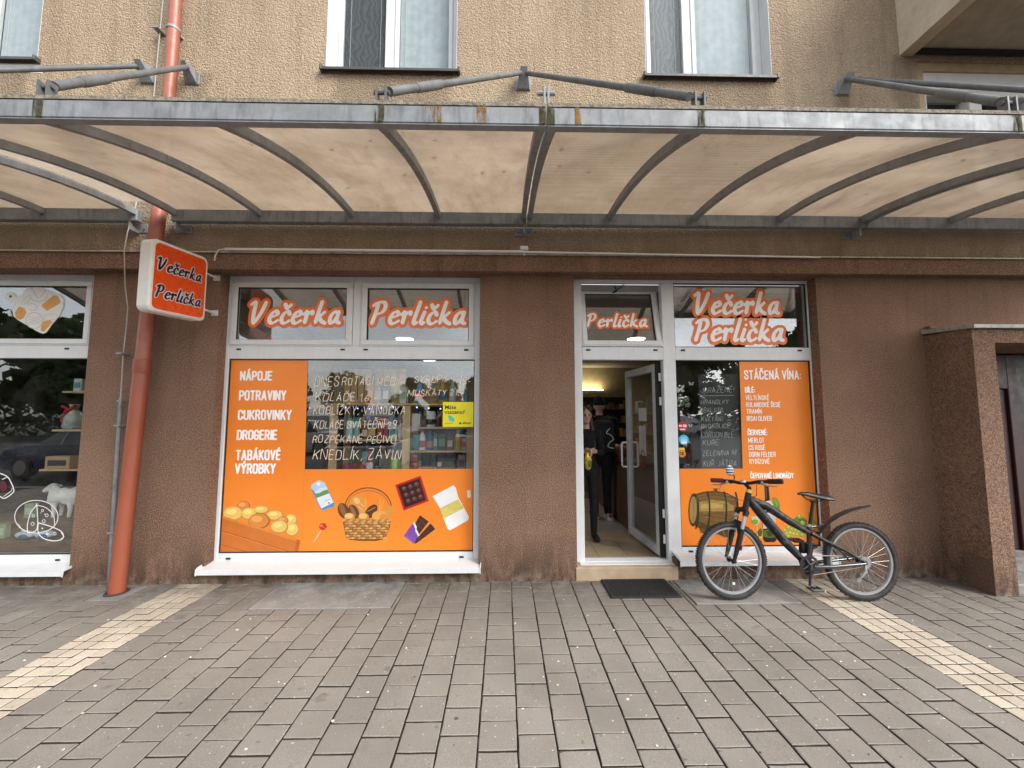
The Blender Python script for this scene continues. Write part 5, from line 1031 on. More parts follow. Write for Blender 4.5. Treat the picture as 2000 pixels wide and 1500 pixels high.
# orange poster of the display window
m = MB(); m.prism([(-2.985, .26), (-.338, .26), (-.338, 1.114), (-2.143, 1.114), (-2.16, 2.295), (-2.985, 2.295)], .1492, GY)
PO1 = tag(m.build('window_poster', M['orange vinyl']), 'orange L-shaped poster on the display window with grocery list, bread basket and bun crate', 'poster')
for txt, z, h, w in (('NÁPOJE', 2.073, .100, .345), ('POTRAVINY', 1.857, .104, .505), ('CUKROVINKY', 1.645, .104, .572), ('DROGERIE', 1.430, .104, .428), ('TABÁKOVÉ', 1.214, .105, .474), ('VÝROBKY', 1.072, .104, .428)):
    caps_text('lettering', txt, -2.873, z + .006, h - .012, w - .016, .0096, .1480, white, PO1)
for n in ('crate_print', 'milk_print', 'lollipop_print', 'bread_basket_print', 'chocolate_box_print', 'chocolate_bar_print', 'pasta_bag_print', 'white_tag_print'): art(n, PO1)
m = MB(); m.box(-2.147, -2.1455, .1485, .1492, .26, 1.114); m.build('poster_seam', rgb(214, 120, 40), PO1)
# orange poster of the side window
m = MB(); m.prism([(1.916, .29), (3.42, .29), (3.42, 2.295), (2.640, 2.295), (2.622, 1.108), (1.916, 1.108)], .1492, GY)
PO2 = tag(m.build('window_poster', M['orange vinyl']), 'orange L-shaped wine list poster beside the door with barrel, bottle and grapes', 'poster')
for txt, x, z, h, w, r in (('STÁČENÁ VÍNA:', 2.692, 2.099, .090, .632, .0074), ('BÍLÉ:', 2.691, 1.949, .052, .104, .0054), ('VELTLÍNSKÉ', 2.694, 1.864, .049, .258, .0034), ('RULANDSKÉ ŠEDÉ', 2.695, 1.786, .048, .382, .0034), ('TRAMÍN', 2.698, 1.712, .047, .165, .0034), ('IRSAI OLIVER', 2.695, 1.632, .05, .277, .0034),
                        ('ČERVENÉ:', 2.699, 1.477, .052, .214, .0054), ('MERLOT', 2.7, 1.392, .049, .173, .0034), ('CS ROSÉ', 2.701, 1.313, .048, .178, .0034), ('DORN FELDER', 2.702, 1.238, .049, .292, .0034), ('RYBÍZOVÉ', 2.702, 1.162, .047, .219, .0034), ('ČEPOVANÉ LIMONÁDY', 2.706, 1.006, .051, .475, .0049)):
    caps_text('lettering', txt, x, z, h, w, r, .1480, white, PO2)
for n in ('barrel_print', 'bottle_print', 'grapes_print'): art(n, PO2)
# shop name on the transoms
out_o, out_l = plain('orange outline', (.80, .17, .03), .4, var=.04), rgb(246, 150, 90, .4)
def name_sign(words, label, y, tilt=None):
    objs = []
    for (wd, x, z, h, w) in words:
        o = brush_word('shop_name', wd, x, z, h, w, None, white, out_o, y=y, grow=.033 * (h / .25))
        objs.append(o)
    return objs
tag(name_sign([('Večerka', -2.80, 2.70, .245, 1.0)], '', .1362)[0], 'white brush lettering Večerka outlined in orange on the left transom', 'lettering')
tag(name_sign([('Perlička', -1.475, 2.70, .248, 1.06)], '', .1362)[0], 'white brush lettering Perlička outlined in orange on the right transom of the display window', 'lettering')
tag(name_sign([('Večerka', 2.15, 2.838, .245, .99)], '', .1518)[0], 'white brush lettering Večerka in the top row above the wine list', 'lettering')
tag(name_sign([('Perlička', 2.145, 2.528, .245, 1.03)], '', .1518)[0], 'white brush lettering Perlička in the lower row above the wine list', 'lettering')
dl = name_sign([('Perlička', .935, 2.70, .16, .70)], '', .1362)[0]
tag(dl, 'small white brush lettering Perlička on the tilted pane over the open door', 'lettering')
for o in (dl, *dl.children): o.data.transform(rot)
# chalk-pen writing across the display window
pen = plain('chalk pen', (.88, .72, .58), .8)
hw = None
for i, (txt, x, z, h, w, tl) in enumerate((('DNES', -2.075, 2.005, .098, .255, .04), ('ROTACI MEDY', -1.78, 2.025, .078, .64, .0), ('SYRUPY', -.985, 2.05, .07, .35, .02), ('19-', -.50, 2.03, .085, .12, .02),
                                     ('KOLÁČE 16,-', -2.06, 1.85, .082, .655, .0), ('MUŠKÁTY 21,-', -1.06, 1.905, .06, .60, .02), ('KOBLÍŽKY, VÁNOČKA', -2.075, 1.705, .082, .99, .003), ('KOLÁČE SVÁTEČNÍ 29,', -2.065, 1.552, .076, .91, 0), ('ROZPÉKANÉ PEČIVO', -2.07, 1.402, .075, .885, -.008), ('KNEDLÍK, ZÁVIN', -2.062, 1.222, .10, .93, 0))):
    o = caps_text('handwriting', txt, x, z, h, w, .0031, .1507, pen, hw, hand=.8, seed=20 + i, tilt=tl, res=.0022, smooth=True)
    if hw is None: hw = tag(o, 'pale chalk-pen handwriting listing cakes and bakery prices on the display window', 'handwriting')
# yellow lottery sticker
m = MB(); m.prism([(-.672, 1.566), (-.338, 1.566), (-.338, 1.838), (-.672, 1.838)], .1485, .1505)
YS = tag(m.build('window_sticker', rgb(252, 238, 20, .35)), 'bright yellow rectangular sticker reading Máte vsazeno? on the display window', 'sticker')
def font_text(name, body, x, z, size, y, mat, parent, xs=1.0, bold=0.0):
    cu = bpy.data.curves.new(name, 'FONT'); cu.body = body; cu.size = size; cu.offset = bold; cu.resolution_u = 3
    tmp = bpy.data.objects.new('tmp', cu); COL.objects.link(tmp)
    dg = bpy.context.evaluated_depsgraph_get(); me = bpy.data.meshes.new_from_object(tmp.evaluated_get(dg))
    bpy.data.objects.remove(tmp)
    me.transform(Matrix(((xs, 0, 0, x), (0, 0, 1, y), (0, 1, 0, z), (0, 0, 0, 1)))); me.materials.clear(); me.materials.append(mat)
    o = bpy.data.objects.new(name, me); COL.objects.link(o); attach(o, parent); return o
ink = rgb(26, 40, 40, .5)
font_text('lettering', 'Máte', -.652, 1.760, .062, .1478, ink, YS, 1.0, .001); font_text('lettering', 'vsazeno?', -.652, 1.708, .062, .1478, ink, YS, 1.0, .001)
font_text('lettering', 'allwyn', -.455, 1.598, .036, .1478, ink, YS, 1.0, .0008)
m = MB(); m.lathe([(.012, 0), (.012, .0005)], (-.482, .1472, 1.606), 14, 'y'); m.build('logo_mark', ink, YS)
m = MB(); m.face([(-.586 + .033 * math.cos(a * .35) * (1.25 if .5 < a < 2 else 1) + .006, .1476, 1.655 + .036 * math.sin(a * .35 - .5)) for a in range(18)]); m.build('drop_mark', rgb(84, 208, 216, .4), YS)
m = MB(); m.box(-.65, -.56, .1475, .148, 1.5995, 1.6035); m.build('fine_print', rgb(120, 124, 30), YS)
# small round stickers by the door
def round_sticker(name, label, x, z, r, cols, marks=()):
    m = MB(); m.lathe([(r, 0), (r, .001)], (x, .1500, z), 28, 'y'); o = tag(m.build(name, cols[0]), label, 'sticker')
    for (a, b, c, d, cm) in marks:
        k = MB(); k.box(a, b, .1490, .1497, c, d); k.build('mark', cm, o)
    return o
s1 = round_sticker('round_sticker', 'round red delivery sticker with two white-rimmed marks below the chalkboard butterflies', 1.972, 1.571, .054, [rgb(188, 34, 44, .35)], ((1.93, 1.965, 1.565, 1.587, rgb(236, 226, 226)), (1.975, 2.015, 1.562, 1.59, rgb(236, 226, 226)), (1.94, 2.0, 1.53, 1.545, rgb(236, 226, 226))))
s2 = round_sticker('round_sticker', 'round light blue sticker under the red round one', 1.98, 1.423, .055, [rgb(70, 196, 236, .35)], ((1.945, 2.015, 1.415, 1.425, rgb(236, 246, 250)), (1.95, 2.01, 1.435, 1.440, rgb(190, 234, 250)), (1.95, 2.01, 1.447, 1.452, rgb(190, 234, 250)), (1.95, 2.012, 1.381, 1.408, rgb(240, 248, 250))))
m = MB(); m.box(1.922, 1.985, .1496, .1512, 1.27, 1.337); s3 = tag(m.build('age_sticker', rgb(240, 200, 60, .35)), 'small yellow and orange sticker with number eighteen below the blue one', 'sticker')
m = MB(); m.lathe([(.042, 0), (.042, .001)], (1.955, .1480, 1.272), 24, 'y'); m.build('disc', rgb(238, 150, 60, .35), s3)
m = MB(); F_ = Field(); F_.stroke([(1.955 + .036 * math.cos(a * .3142), 1.272 + .036 * math.sin(a * .3142)) for a in range(21)], .0028); F_.mesh(m, lambda a, b: (a, .1472, b), .0016); m.build('ring', rgb(190, 90, 30), s3)
caps_text('lettering', '18', 1.936, 1.257, .032, .034, .004, .1470, rgb(80, 40, 16), s3, res=.0016)
# chalkboard hanging inside the glass
CBX = (2.178, 2.66, 1.10, 2.152)
m = MB(); m.bbox(CBX[0], CBX[1], .172, .182, CBX[2], CBX[3], .003)
t = NT('slate'); p_ = t.pos(); t.bsdf(t.mix(t.rng(t.noise(p_, 6, 5, .7), .3, .7, 0, 1), (.028, .028, .03), (.055, .055, .057)), .7)
CB = tag(m.build('chalkboard', M['slate']), 'black chalkboard listing frozen goods in handwritten chalk behind the side window', 'chalkboard')
chalk = rgb(206, 206, 202, .9)
for i, (txt, x, z, h, w, tl) in enumerate((('MRAŽENÉ!', 2.222, 1.940, .058, .35, .04), ('HRANOLKY', 2.197, 1.814, .043, .308, .02), ('OBAL SÝR,', 2.192, 1.726, .043, .256, .02), ('KVĚTÁK,', 2.195, 1.626, .046, .236, .01), ('BROKOLICE', 2.192, 1.547, .047, .315, .02), ('CORDON BLE', 2.19, 1.448, .056, .36, .0), ('KUŘE', 2.2, 1.361, .05, .18, .03), ('ZELENINA M', 2.197, 1.246, .052, .365, .02), ('KUŘ. JÁTRA', 2.2, 1.135, .056, .362, .01))):
    caps_text('handwriting', txt, x, z, h, w, .0023, .1712, chalk, CB, hand=.8, seed=50 + i, tilt=tl, res=.0016, smooth=True)
m = MB(); F_ = Field(); F_.stroke([(2.19, 1.912), (2.36, 1.911), (2.57, 1.917)], .0022); F_.mesh(m, lambda a, b: (a, .1712, b), .0016); m.build('underline', chalk, CB)
# stickers of the neighbour's window
for n, lb, nm in (('cutting_board', 'white cutting board sticker with orange cheese pieces on the left transom pane', 'board_sticker'), ('cheese_drawing', 'white line drawing of a cut cheese wheel on the leftmost window', 'cheese_sticker'), ('jar_drawing', 'white line drawing of a jar cropped by the left picture edge', 'jar_sticker')):
    o = art(n, None, y=.1348 if n == 'cutting_board' else .1508); o.name = nm; tag(o, lb, 'sticker')

# ================================================================== projecting sign box
A_, B_ = Vector((-3.092, -.75)), Vector((-3.022, -.2)); ud = (B_ - A_).normalized(); SL = (B_ - A_).length; nd = Vector((ud.y, -ud.x))   # nd points to the right, towards the camera side
SG = thing('projecting_sign', 'red and white projecting sign box Večerka Perlička on the wall beside the downpipe', 'sign', (-3.1, -.475, 2.61))
def sgn(u, z, off): q = A_ + ud * u + nd * off; return (q.x, q.y, 2.605 + z + u * .055)
def rrect(w, h, r, x0=0, z0=0, n=6):
    P = []
    for cx, cz, a0 in ((w - r, r, -90), (w - r, h - r, 0), (r, h - r, 90), (r, r, 180)):
        for i in range(n + 1): P.append((x0 + cx + r * math.cos(R(a0 + 90 * i / n)), z0 + cz + r * math.sin(R(a0 + 90 * i / n))))
    return P
SH = .655
m = MB(); L3 = []
for off, ins in ((-.125, .012), (-.113, 0), (-.012, 0), (0, .012)): L3.append([sgn(u, z, off) for u, z in rrect(SL - 2 * ins, SH - 2 * ins, .055, ins, ins)])
n = len(L3[0]); V = sum(L3, [])
m.add(V, [tuple(range(n))[::-1], tuple(range(3 * n, 4 * n))] + [(k * n + i, k * n + (i + 1) % n, (k + 1) * n + (i + 1) % n, (k + 1) * n + i) for k in range(3) for i in range(n)])
m.build('case', rgb(244, 243, 238, .35), SG, smooth='auto')
redm = plain('sign red', (.78, .085, .010), .3, var=.05)
for off, s in ((.0015, 1), (-.1265, -1)):
    m = MB(); m.face([sgn(u, z, off) for u, z in rrect(SL - .056, SH - .056, .045, .028, .028)]); m.build('face_panel', redm, SG, fix=False)
navy = rgb(30, 24, 60, .4)
for wd, z, w in (('Večerka', .385, .43), ('Perlička', .135, .44)):
    o = brush_word('lettering', wd, 0, 0, .115, w, SG, navy, rgb(240, 226, 226, .4), grow=.0085, weight=.078, plane=lambda a, b, off, z=z: sgn(.055 + a, z + b, .0015 + off))
for z in (.14, .52):
    m = MB(); a, b = sgn(SL - .01, z, -.06), sgn(SL + .02, z, -.06); m.tube([a, (b[0], -.001, b[2])], .012, 8); m.bbox(b[0] - .035, b[0] + .035, -.012, -.0005, b[2] - .03, b[2] + .03, .003); m.build('wall_arm', M['white paint'], SG)

# ================================================================== downpipe and lightning conductor
DP = thing('downpipe', 'brick red rain downpipe running down the left pillar', 'downpipe', (-3.71, -.18, 0))
m = MB(); m.tube([(-3.712, -.18, -.01), (-3.685, -.165, 1.1), (-3.66, -.15, 2.16)], .066, 24); lp = m.build('lower_pipe', M['brick red pipe'], DP, smooth='auto')
m = MB(); m.tube([(-3.66, -.15, 2.11), (-3.66, -.15, 2.13), (-3.659, -.149, 2.25), (-3.659, -.149, 2.255)], [.067, .072, .072, .067], 24); m.build('collar', M['brick red pipe'], lp, smooth='auto')
m = MB(); m.tube([(-3.658, -.149, 2.25), (-3.64, -.135, 3.2), (-3.632, -.13, 3.62), (-3.63, -.115, 3.95), (-3.632, -.10, 4.3), (-3.64, -.10, 9.0)], [.063, .063, .063, .058, .056, .056], 24); m.build('upper_pipe', plain('faded red pipe', (.31, .098, .06), .45), DP, smooth='auto')
for zz, rr in ((5.9, .062), (3.9, .064)):
    m = MB(); m.tube([(-3.636, -.10, zz), (-3.636, -.10, zz + .03)], rr, 20); m.box(-3.66, -3.61, -.05, -.0005, zz, zz + .03); m.build('clamp', M['weathered steel'], DP)
m = MB(); m.tube([(-3.712 + .082 * math.cos(a * .4189), -.18 + .082 * math.sin(a * .4189), .003) for a in range(15)], .012, 6, closed=True); m.build('base_ring', rgb(60, 56, 50, .9), DP)
LC = thing('lightning_conductor', 'thin grey lightning conductor wire with zinc guard tube left of the downpipe', 'conductor', (-3.86, -.08, 0))
m = MB(); m.tube([(-3.84, -.04, 9), (-3.835, -.04, 6.3), (-3.845, -.05, 5.1), (-3.93, -.07, 3.88), (-3.93, -.13, 3.6), (-3.95, -.13, 3.40), (-3.98, -.06, 3.04), (-3.945, -.05, 2.82), (-3.945, -.05, 2.6), (-3.955, -.05, 2.33), (-3.935, -.06, 1.83)], .0055, 6); m.build('wire', rgb(190, 186, 178, .5), LC)
m = MB(); m.tube([(-3.925, -.07, 1.80), (-3.89, -.075, .02)], .019, 10); m.build('guard_tube', M['galvanised steel'], LC, smooth='auto')
for x, z in ((-3.955, 2.33), (-3.92, 1.59), (-3.90, .53), (-3.84, 5.95)):
    m = MB(); m.box(x - .03, x + .03, -.10, -.0005, z - .008, z + .008); m.build('clip', M['weathered steel'], LC)
m = MB(); m.tube([(-3.93, -.065, 1.80), (-3.93, -.062, 1.88)], .014, 8); m.bbox(-3.955, -3.905, -.085, -.04, 1.83, 1.85, .003); m.build('clamp_joint', M['weathered steel'], LC)
# sheet piece bridging the gap where the pipe passes
m = MB(); yy = [-.28 + (YF - .06 + .28) * i / 14 for i in range(15)]
for i in range(14):
    a, b = yy[i], yy[i + 1]; za, zb = rib_z(a) + .066, rib_z(b) + .066
    m.face([(-3.845, a, za), (-3.495, a, za), (-3.495, b, zb), (-3.845, b, zb)])
m.build('roof_sheet', M['canopy sheet'], cA, smooth=True)
# door mat
DM = thing('door_mat', 'black ribbed rubber door mat on the paving before the step', 'mat', (1.325, -.2, 0))
m = MB(); m.bbox(.99, 1.66, -.405, -.015, .002, .012, .004); m.build('mat_base', rgb(38, 38, 38, .85), DM)
m = MB()
for i in range(24):
    for j in range(13):
        x, y = 1.03 + i * .0255, -.375 + j * .0265
        if (i + j) % 2: m.box(x, x + .018, y, y + .02, .0121, .019)
        else: m.box(x, x + .018, y + .007, y + .013, .0121, .0165)
k = m.build('mat_ribs', rgb(30, 30, 30, .8), DM); stuff(k)
m = MB(); m.box(1.0, 1.65, -.402, -.385, .0121, .018); m.box(1.0, 1.65, -.035, -.018, .0121, .018); m.box(1.0, 1.016, -.384, -.036, .0121, .018); m.box(1.634, 1.65, -.384, -.036, .0121, .018); m.build('mat_rim', rgb(34, 34, 34, .8), DM)

# ================================================================== inside the shop
FZ = .11
m = MB(); m.box(-3.25, 4.5, .241, 7.9, .02, .098)
SF = struct(m.build('shop_floor', rgb(96, 86, 72, .8)))
tl1, tl2 = plain('beige floor tile', (.30, .235, .16), .4, var=.1), plain('grey floor tile', (.26, .245, .225), .35, var=.1)
tmesh = {}
for i in range(8):
    for j in range(9):
        x, y = .40 + i * .335, .30 + j * .335
        mt = tl1 if y < 1.25 else tl2
        if mt.name not in tmesh: q = MB(); q.bbox(0, .331, 0, .331, -.01, .0, .0015); tmesh[mt.name] = q.mesh('floor_tile', mt)
        if x + .335 < 3.2: inst('floor_tile', tmesh[mt.name], SF, (x, y, FZ))
m = MB(); m.box(-3.25, 4.5, .25, 7.9, 3.12, 3.2); m.build('shop_ceiling', plain('ceiling paint', (.30, .285, .26), .9), BLD)
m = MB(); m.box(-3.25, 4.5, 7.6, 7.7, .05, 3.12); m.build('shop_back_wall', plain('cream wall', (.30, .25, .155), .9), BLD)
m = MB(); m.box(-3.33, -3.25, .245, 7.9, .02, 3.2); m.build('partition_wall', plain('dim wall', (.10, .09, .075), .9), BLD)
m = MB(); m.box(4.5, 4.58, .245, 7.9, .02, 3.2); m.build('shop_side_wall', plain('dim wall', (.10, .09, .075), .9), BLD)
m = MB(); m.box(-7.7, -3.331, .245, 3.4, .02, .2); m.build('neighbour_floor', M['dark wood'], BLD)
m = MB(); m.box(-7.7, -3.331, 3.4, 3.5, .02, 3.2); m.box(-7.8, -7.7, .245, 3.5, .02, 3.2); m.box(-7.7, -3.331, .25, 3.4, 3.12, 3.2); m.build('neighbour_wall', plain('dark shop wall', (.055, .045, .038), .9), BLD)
# lit round ceiling lamps
lampm = emit('lamp glow', (1.0, .93, .80), 4.0)
for i, (x, y, lb) in enumerate(((-1.81, 2.85, 'lit round ceiling lamp seen through the transom above Perlička'), (2.39, 2.75, 'lit round ceiling lamp seen through the tilted pane over the door'), (.4, 5.2, 'round ceiling lamp deep inside the shop behind the brown pillar'), (-1.9, 5.6, 'round ceiling lamp at the back left of the shop'))):
    lp_ = thing('ceiling_lamp', lb, 'lamp', (x, y, 3.12), 'round ceiling lamps')
    m = MB(); m.lathe([(.17, 3.06), (.17, 3.12)], (x, y, 0), 28); m.build('rim', rgb(220, 216, 206), lp_, smooth='auto')
    m = MB(); m.lathe([(.15, 3.052), (.155, 3.0595)], (x, y, 0), 28); m.build('diffuser', lampm, lp_)
    ld = bpy.data.lights.new('lamp_light', 'AREA'); ld.shape = 'DISK'; ld.size = .3; ld.energy = (18, 2, 2, 6)[i]; ld.color = (1, .90, .74)
    lo_ = bpy.data.objects.new('lamp_light', ld); COL.objects.link(lo_); lo_.parent = lp_; lo_.location = (0, 0, -.075)
st_ = thing('strip_lamp', 'lit strip lamp glowing on the cream back wall behind the doorway', 'lamp', (2.3, 7.45, 2.5))
m = MB(); m.bbox(1.7, 3.0, 7.42, 7.5, 2.36, 2.41, .01); m.build('housing', rgb(200, 200, 196), st_)
m = MB(); m.tube([(1.72, 7.45, 2.425), (2.98, 7.45, 2.425)], .014, 8); m.build('tube', emit('strip glow', (1.0, .86, .55), 5.0), st_)
ld = bpy.data.lights.new('strip_light', 'AREA'); ld.shape = 'RECTANGLE'; ld.size = 1.2; ld.size_y = .04; ld.energy = 4; ld.color = (1, .82, .5)
lo_ = bpy.data.objects.new('strip_light', ld); COL.objects.link(lo_); lo_.parent = st_; lo_.location = (.05, 0, -.05); lo_.rotation_euler = (R(155), 0, 0)

# ---- wooden shelf rack in the display window
RK = thing('shelf_rack', 'pine shelf rack full of household goods behind the display window', 'shelf', (-1.2, .65, FZ))
for x in (-1.99, -1.145, -.395):
    for y in (.45, .86):
        m = MB(); m.bbox(x - .045, x + .045, y, y + .03, FZ, 1.80 if x > -1.5 else 1.83, .004); m.build('post', M['pine wood'], RK)
for a, b, z in ((-2.035, -.35, 1.83), (-2.60, -2.04, 1.80), (-1.945, -1.19, 1.41), (-1.945, -1.19, 1.035), (-1.10, -.44, 1.555), (-1.10, -.44, 1.28), (-1.10, -.44, 1.035)):
    m = MB(); m.bbox(a, b, .46, .88, z - .022, z, .003); m.build('board', M['pine wood'], RK)
m = MB(); m.box(-2.60, -.35, .895, .905, FZ, 1.80); m.build('back_panel', rgb(30, 26, 26, .8), RK)
# upright slatted crates on the rack
def slat_crate(label, x0, x1, z0, z1, vert, mat, y=.62):
    c = thing('wooden_crate', label, 'crate', ((x0 + x1) / 2, y + .1, z0)); n = 4
    if vert:
        w = (x1 - x0) / n
        for i in range(n): m = MB(); m.bbox(x0 + i * w + .004, x0 + (i + 1) * w - .008, y, y + .012, z0, z1, .002); m.build('slat', mat, c)
        for z in (z0, z1 - .05): m = MB(); m.bbox(x0, x1, y - .013, y - .0005, z, z + .05, .002); m.build('rail', mat, c)
    else:
        h = (z1 - z0) / n
        for i in range(n): m = MB(); m.bbox(x0, x1, y, y + .012, z0 + i * h + .003, z0 + (i + 1) * h - .006, .002); m.build('slat', mat, c)
        for x in (x0, x1 - .04): m = MB(); m.bbox(x, x + .04, y - .013, y - .0005, z0, z1, .002); m.build('rail', mat, c)
    return c
greyw = plain('grey crate wood', (.20, .16, .09), .7); brw = plain('brown crate wood', (.44, .30, .15), .7)
slat_crate('grey-brown slatted crate at the left end of the rack top beside the orange poster', -2.40, -2.06, 1.832, 2.22, True, greyw)
slat_crate('pale pine crate standing behind the orange bottle on the rack top', -1.95, -1.62, 1.832, 2.25, True, M['pine wood'])
slat_crate('pale pine crate in the middle of the rack top behind the dark carton', -1.58, -1.20, 1.832, 2.26, True, M['pine wood'])
slat_crate('brown crate of horizontal slats behind the detergent bottles at the rack right end', -.98, -.46, 1.832, 2.14, False, brw)
ORD = ('', 'first', 'second', 'third', 'fourth', 'fifth', 'sixth', 'seventh', 'eighth', 'ninth', 'tenth', 'eleventh', 'twelfth', 'thirteenth', 'fourteenth', 'fifteenth', 'sixteenth', 'seventeenth', 'eighteenth', 'nineteenth', 'twentieth', 'last', 'last')
# goods
def bottle(label, x, z, h, r, body, cap, lab=None, y=.55, shape='bottle', name='bottle', cat='bottle'):
    t_ = thing(name, label, cat, (x, y, z + .0005)); z += .0005
    if shape == 'bottle': pr = [(r * .85, 0), (r, .02 * h), (r, .55 * h), (r * .85, .66 * h), (r * .42, .80 * h), (r * .36, .9 * h)]
    elif shape == 'round': pr = [(r * .9, 0), (r, .05 * h), (r * .95, .3 * h), (r, .5 * h), (r * .7, .75 * h), (r * .35, .86 * h), (r * .33, .9 * h)]
    else: pr = [(r * .96, 0), (r, .03 * h), (r, .82 * h), (r * .9, .86 * h)]
    m = MB(); m.lathe(pr, (x, y, z), 18, sx=1, sy=.72); m.build('body', body, t_, smooth='auto')
    cr = r * .45 if shape != 'jar' else r * .97
    m = MB(); m.lathe([(cr, pr[-1][1]), (cr, h * .985), (cr * .9, h)], (x, y, z), 16, sy=.8 if shape == 'jar' else 1); m.build('cap', cap, t_, smooth='auto')
    if lab is not None:
        m = MB(); n = 10
        for i in range(n):
            a0, a1 = R(200 + 140 * i / n), R(200 + 140 * (i + 1) / n); rr = r * 1.02
            m.face([(x + rr * math.cos(a0), y + rr * .745 * math.sin(a0), z + h * .14), (x + rr * math.cos(a1), y + rr * .745 * math.sin(a1), z + h * .14), (x + rr * math.cos(a1), y + rr * .745 * math.sin(a1), z + h * .48), (x + rr * math.cos(a0), y + rr * .745 * math.sin(a0), z + h * .48)])
        m.build('label', lab, t_, smooth=True)
    return t_
def pack(label, x, z, w, h, col, band=None, y=.55, d=.09, name='box', cat='box', top=False):
    t_ = thing(name, label, cat, (x, y, z + .0005)); z += .0005
    m = MB(); m.bbox(x - w / 2, x + w / 2, y - d / 2, y + d / 2, z, z + h, .004)
    if top: m.add([(x - w / 2 + .004, y - d / 2 + .004, z + h + .0005), (x + w / 2 - .004, y - d / 2 + .004, z + h + .0005), (x + w / 2 - .004, y + d / 2 - .004, z + h + .0005), (x - w / 2 + .004, y + d / 2 - .004, z + h + .0005), (x - w / 2 + .004, y, z + h * 1.22), (x + w / 2 - .004, y, z + h * 1.22)], [(0, 1, 5, 4), (2, 3, 4, 5), (0, 4, 3), (1, 2, 5)])
    m.build('carton', col, t_)
    if band is not None:
        m = MB(); m.box(x - w * .38, x + w * .38, y - d / 2 - .002, y - d / 2 - .0004, z + h * .25, z + h * .7); m.build('print', band, t_)
    return t_
TOP = 1.83
C_ = rgb
bottle('orange syrup bottle on the rack top left of the purple bottle', -1.615, TOP, .315, .044, C_(214, 106, 30), C_(150, 60, 30), C_(226, 150, 60))
bottle('purple and white bottle on the rack top right of the orange syrup', -1.51, TOP, .30, .045, C_(150, 130, 150), C_(110, 40, 60), C_(200, 190, 205))
pack('dark green and white drink carton on the rack top left of the post', -1.41, TOP, .085, .22, C_(60, 74, 62), C_(206, 214, 208), top=True, name='carton', cat='carton')
pack('white pack leaning at the rack top beside the middle post', -1.205, TOP, .08, .20, C_(222, 226, 220), C_(176, 200, 170))
bottle('light blue detergent bottle with red label at the rack top right of the middle post', -1.015, TOP, .285, .052, C_(120, 170, 210), C_(220, 226, 230), C_(206, 54, 60), shape='round')
bottle('yellow bottle with red cap and blue label below the Syrupy writing', -.742, TOP, .31, .045, C_(206, 176, 60), C_(190, 30, 44), C_(44, 110, 170))
bottle('mint green spray bottle on the rack top right of the red-capped one', -.62, TOP, .30, .042, C_(186, 212, 190), C_(226, 170, 180), C_(210, 224, 214))
bottle('slim teal bottle at the right end of the rack top', -.46, TOP, .19, .034, C_(90, 150, 150), C_(190, 216, 214))
# middle bay, upper board
Z1 = 1.41
bottle('green-lidded jar at the left of the middle bay board', -1.84, Z1, .255, .042, C_(186, 214, 206), C_(30, 140, 116), shape='jar', name='jar', cat='jar')
bottle('second green-lidded jar beside the first in the middle bay', -1.755, Z1, .25, .038, C_(150, 186, 180), C_(34, 120, 104), shape='jar', name='jar', cat='jar')
bottle('brown bottle with pale label between green-lidded jars and blue bottle', -1.655, Z1, .23, .034, C_(96, 60, 40), C_(40, 34, 34), C_(210, 196, 160))
bottle('dark blue bottle with yellow label in the middle bay', -1.575, Z1, .30, .048, C_(26, 60, 100), C_(20, 50, 70), C_(196, 176, 90))
bottle('jar with orange lid right of the dark blue bottle', -1.475, Z1, .245, .036, C_(150, 60, 40), C_(196, 90, 40), shape='jar', name='jar', cat='jar')
bottle('narrow rust-capped jar right of the orange-lidded jar', -1.40, Z1, .24, .034, C_(170, 70, 80), C_(170, 84, 44), shape='jar', name='jar', cat='jar')
pack('teal and white pouch near the right end of the middle bay', -1.315, Z1, .085, .17, C_(196, 226, 220), C_(70, 150, 130))
bottle('pale pink bottle against the middle post', -1.232, Z1, .215, .036, C_(226, 206, 210), C_(170, 120, 150), C_(240, 236, 236))
# middle bay, lower board
Z2 = 1.035
bottle('red candle glass at the left of the lower middle board', -1.865, Z2, .085, .042, C_(150, 24, 40), C_(170, 40, 56), shape='jar', name='candle', cat='candle')
bottle('second dark red candle glass right of the first', -1.775, Z2, .085, .042, C_(140, 22, 36), C_(160, 36, 50), shape='jar', name='candle', cat='candle')
bottle('bright red tin left of the red and white bottle', -1.685, Z2, .075, .034, C_(206, 18, 22), C_(210, 30, 30), shape='jar', name='tin', cat='tin')
bottle('red bottle with round white label on the lower middle board', -1.59, Z2, .215, .042, C_(160, 30, 38), C_(190, 60, 60), C_(236, 232, 226), shape='round')
pack('pale teal box behind the red bottle', -1.66, Z2, .12, .215, C_(120, 180, 190), C_(160, 206, 210), y=.70)
bottle('first small green-lidded tin under the Závin writing', -1.495, Z2, .06, .03, C_(70, 100, 60), C_(90, 150, 80), shape='jar', name='tin', cat='tin')
bottle('second small green-lidded tin right of the first', -1.42, Z2, .06, .03, C_(60, 96, 56), C_(84, 144, 76), shape='jar', name='tin', cat='tin')
pack('grey cardboard box behind the green-lidded tins', -1.44, Z2, .16, .19, C_(150, 156, 146), C_(120, 126, 118), y=.72)
bottle('lime green candle in front of the middle post', -1.285, Z2, .15, .06, C_(170, 206, 74), C_(196, 220, 120), shape='jar', name='candle', cat='candle')
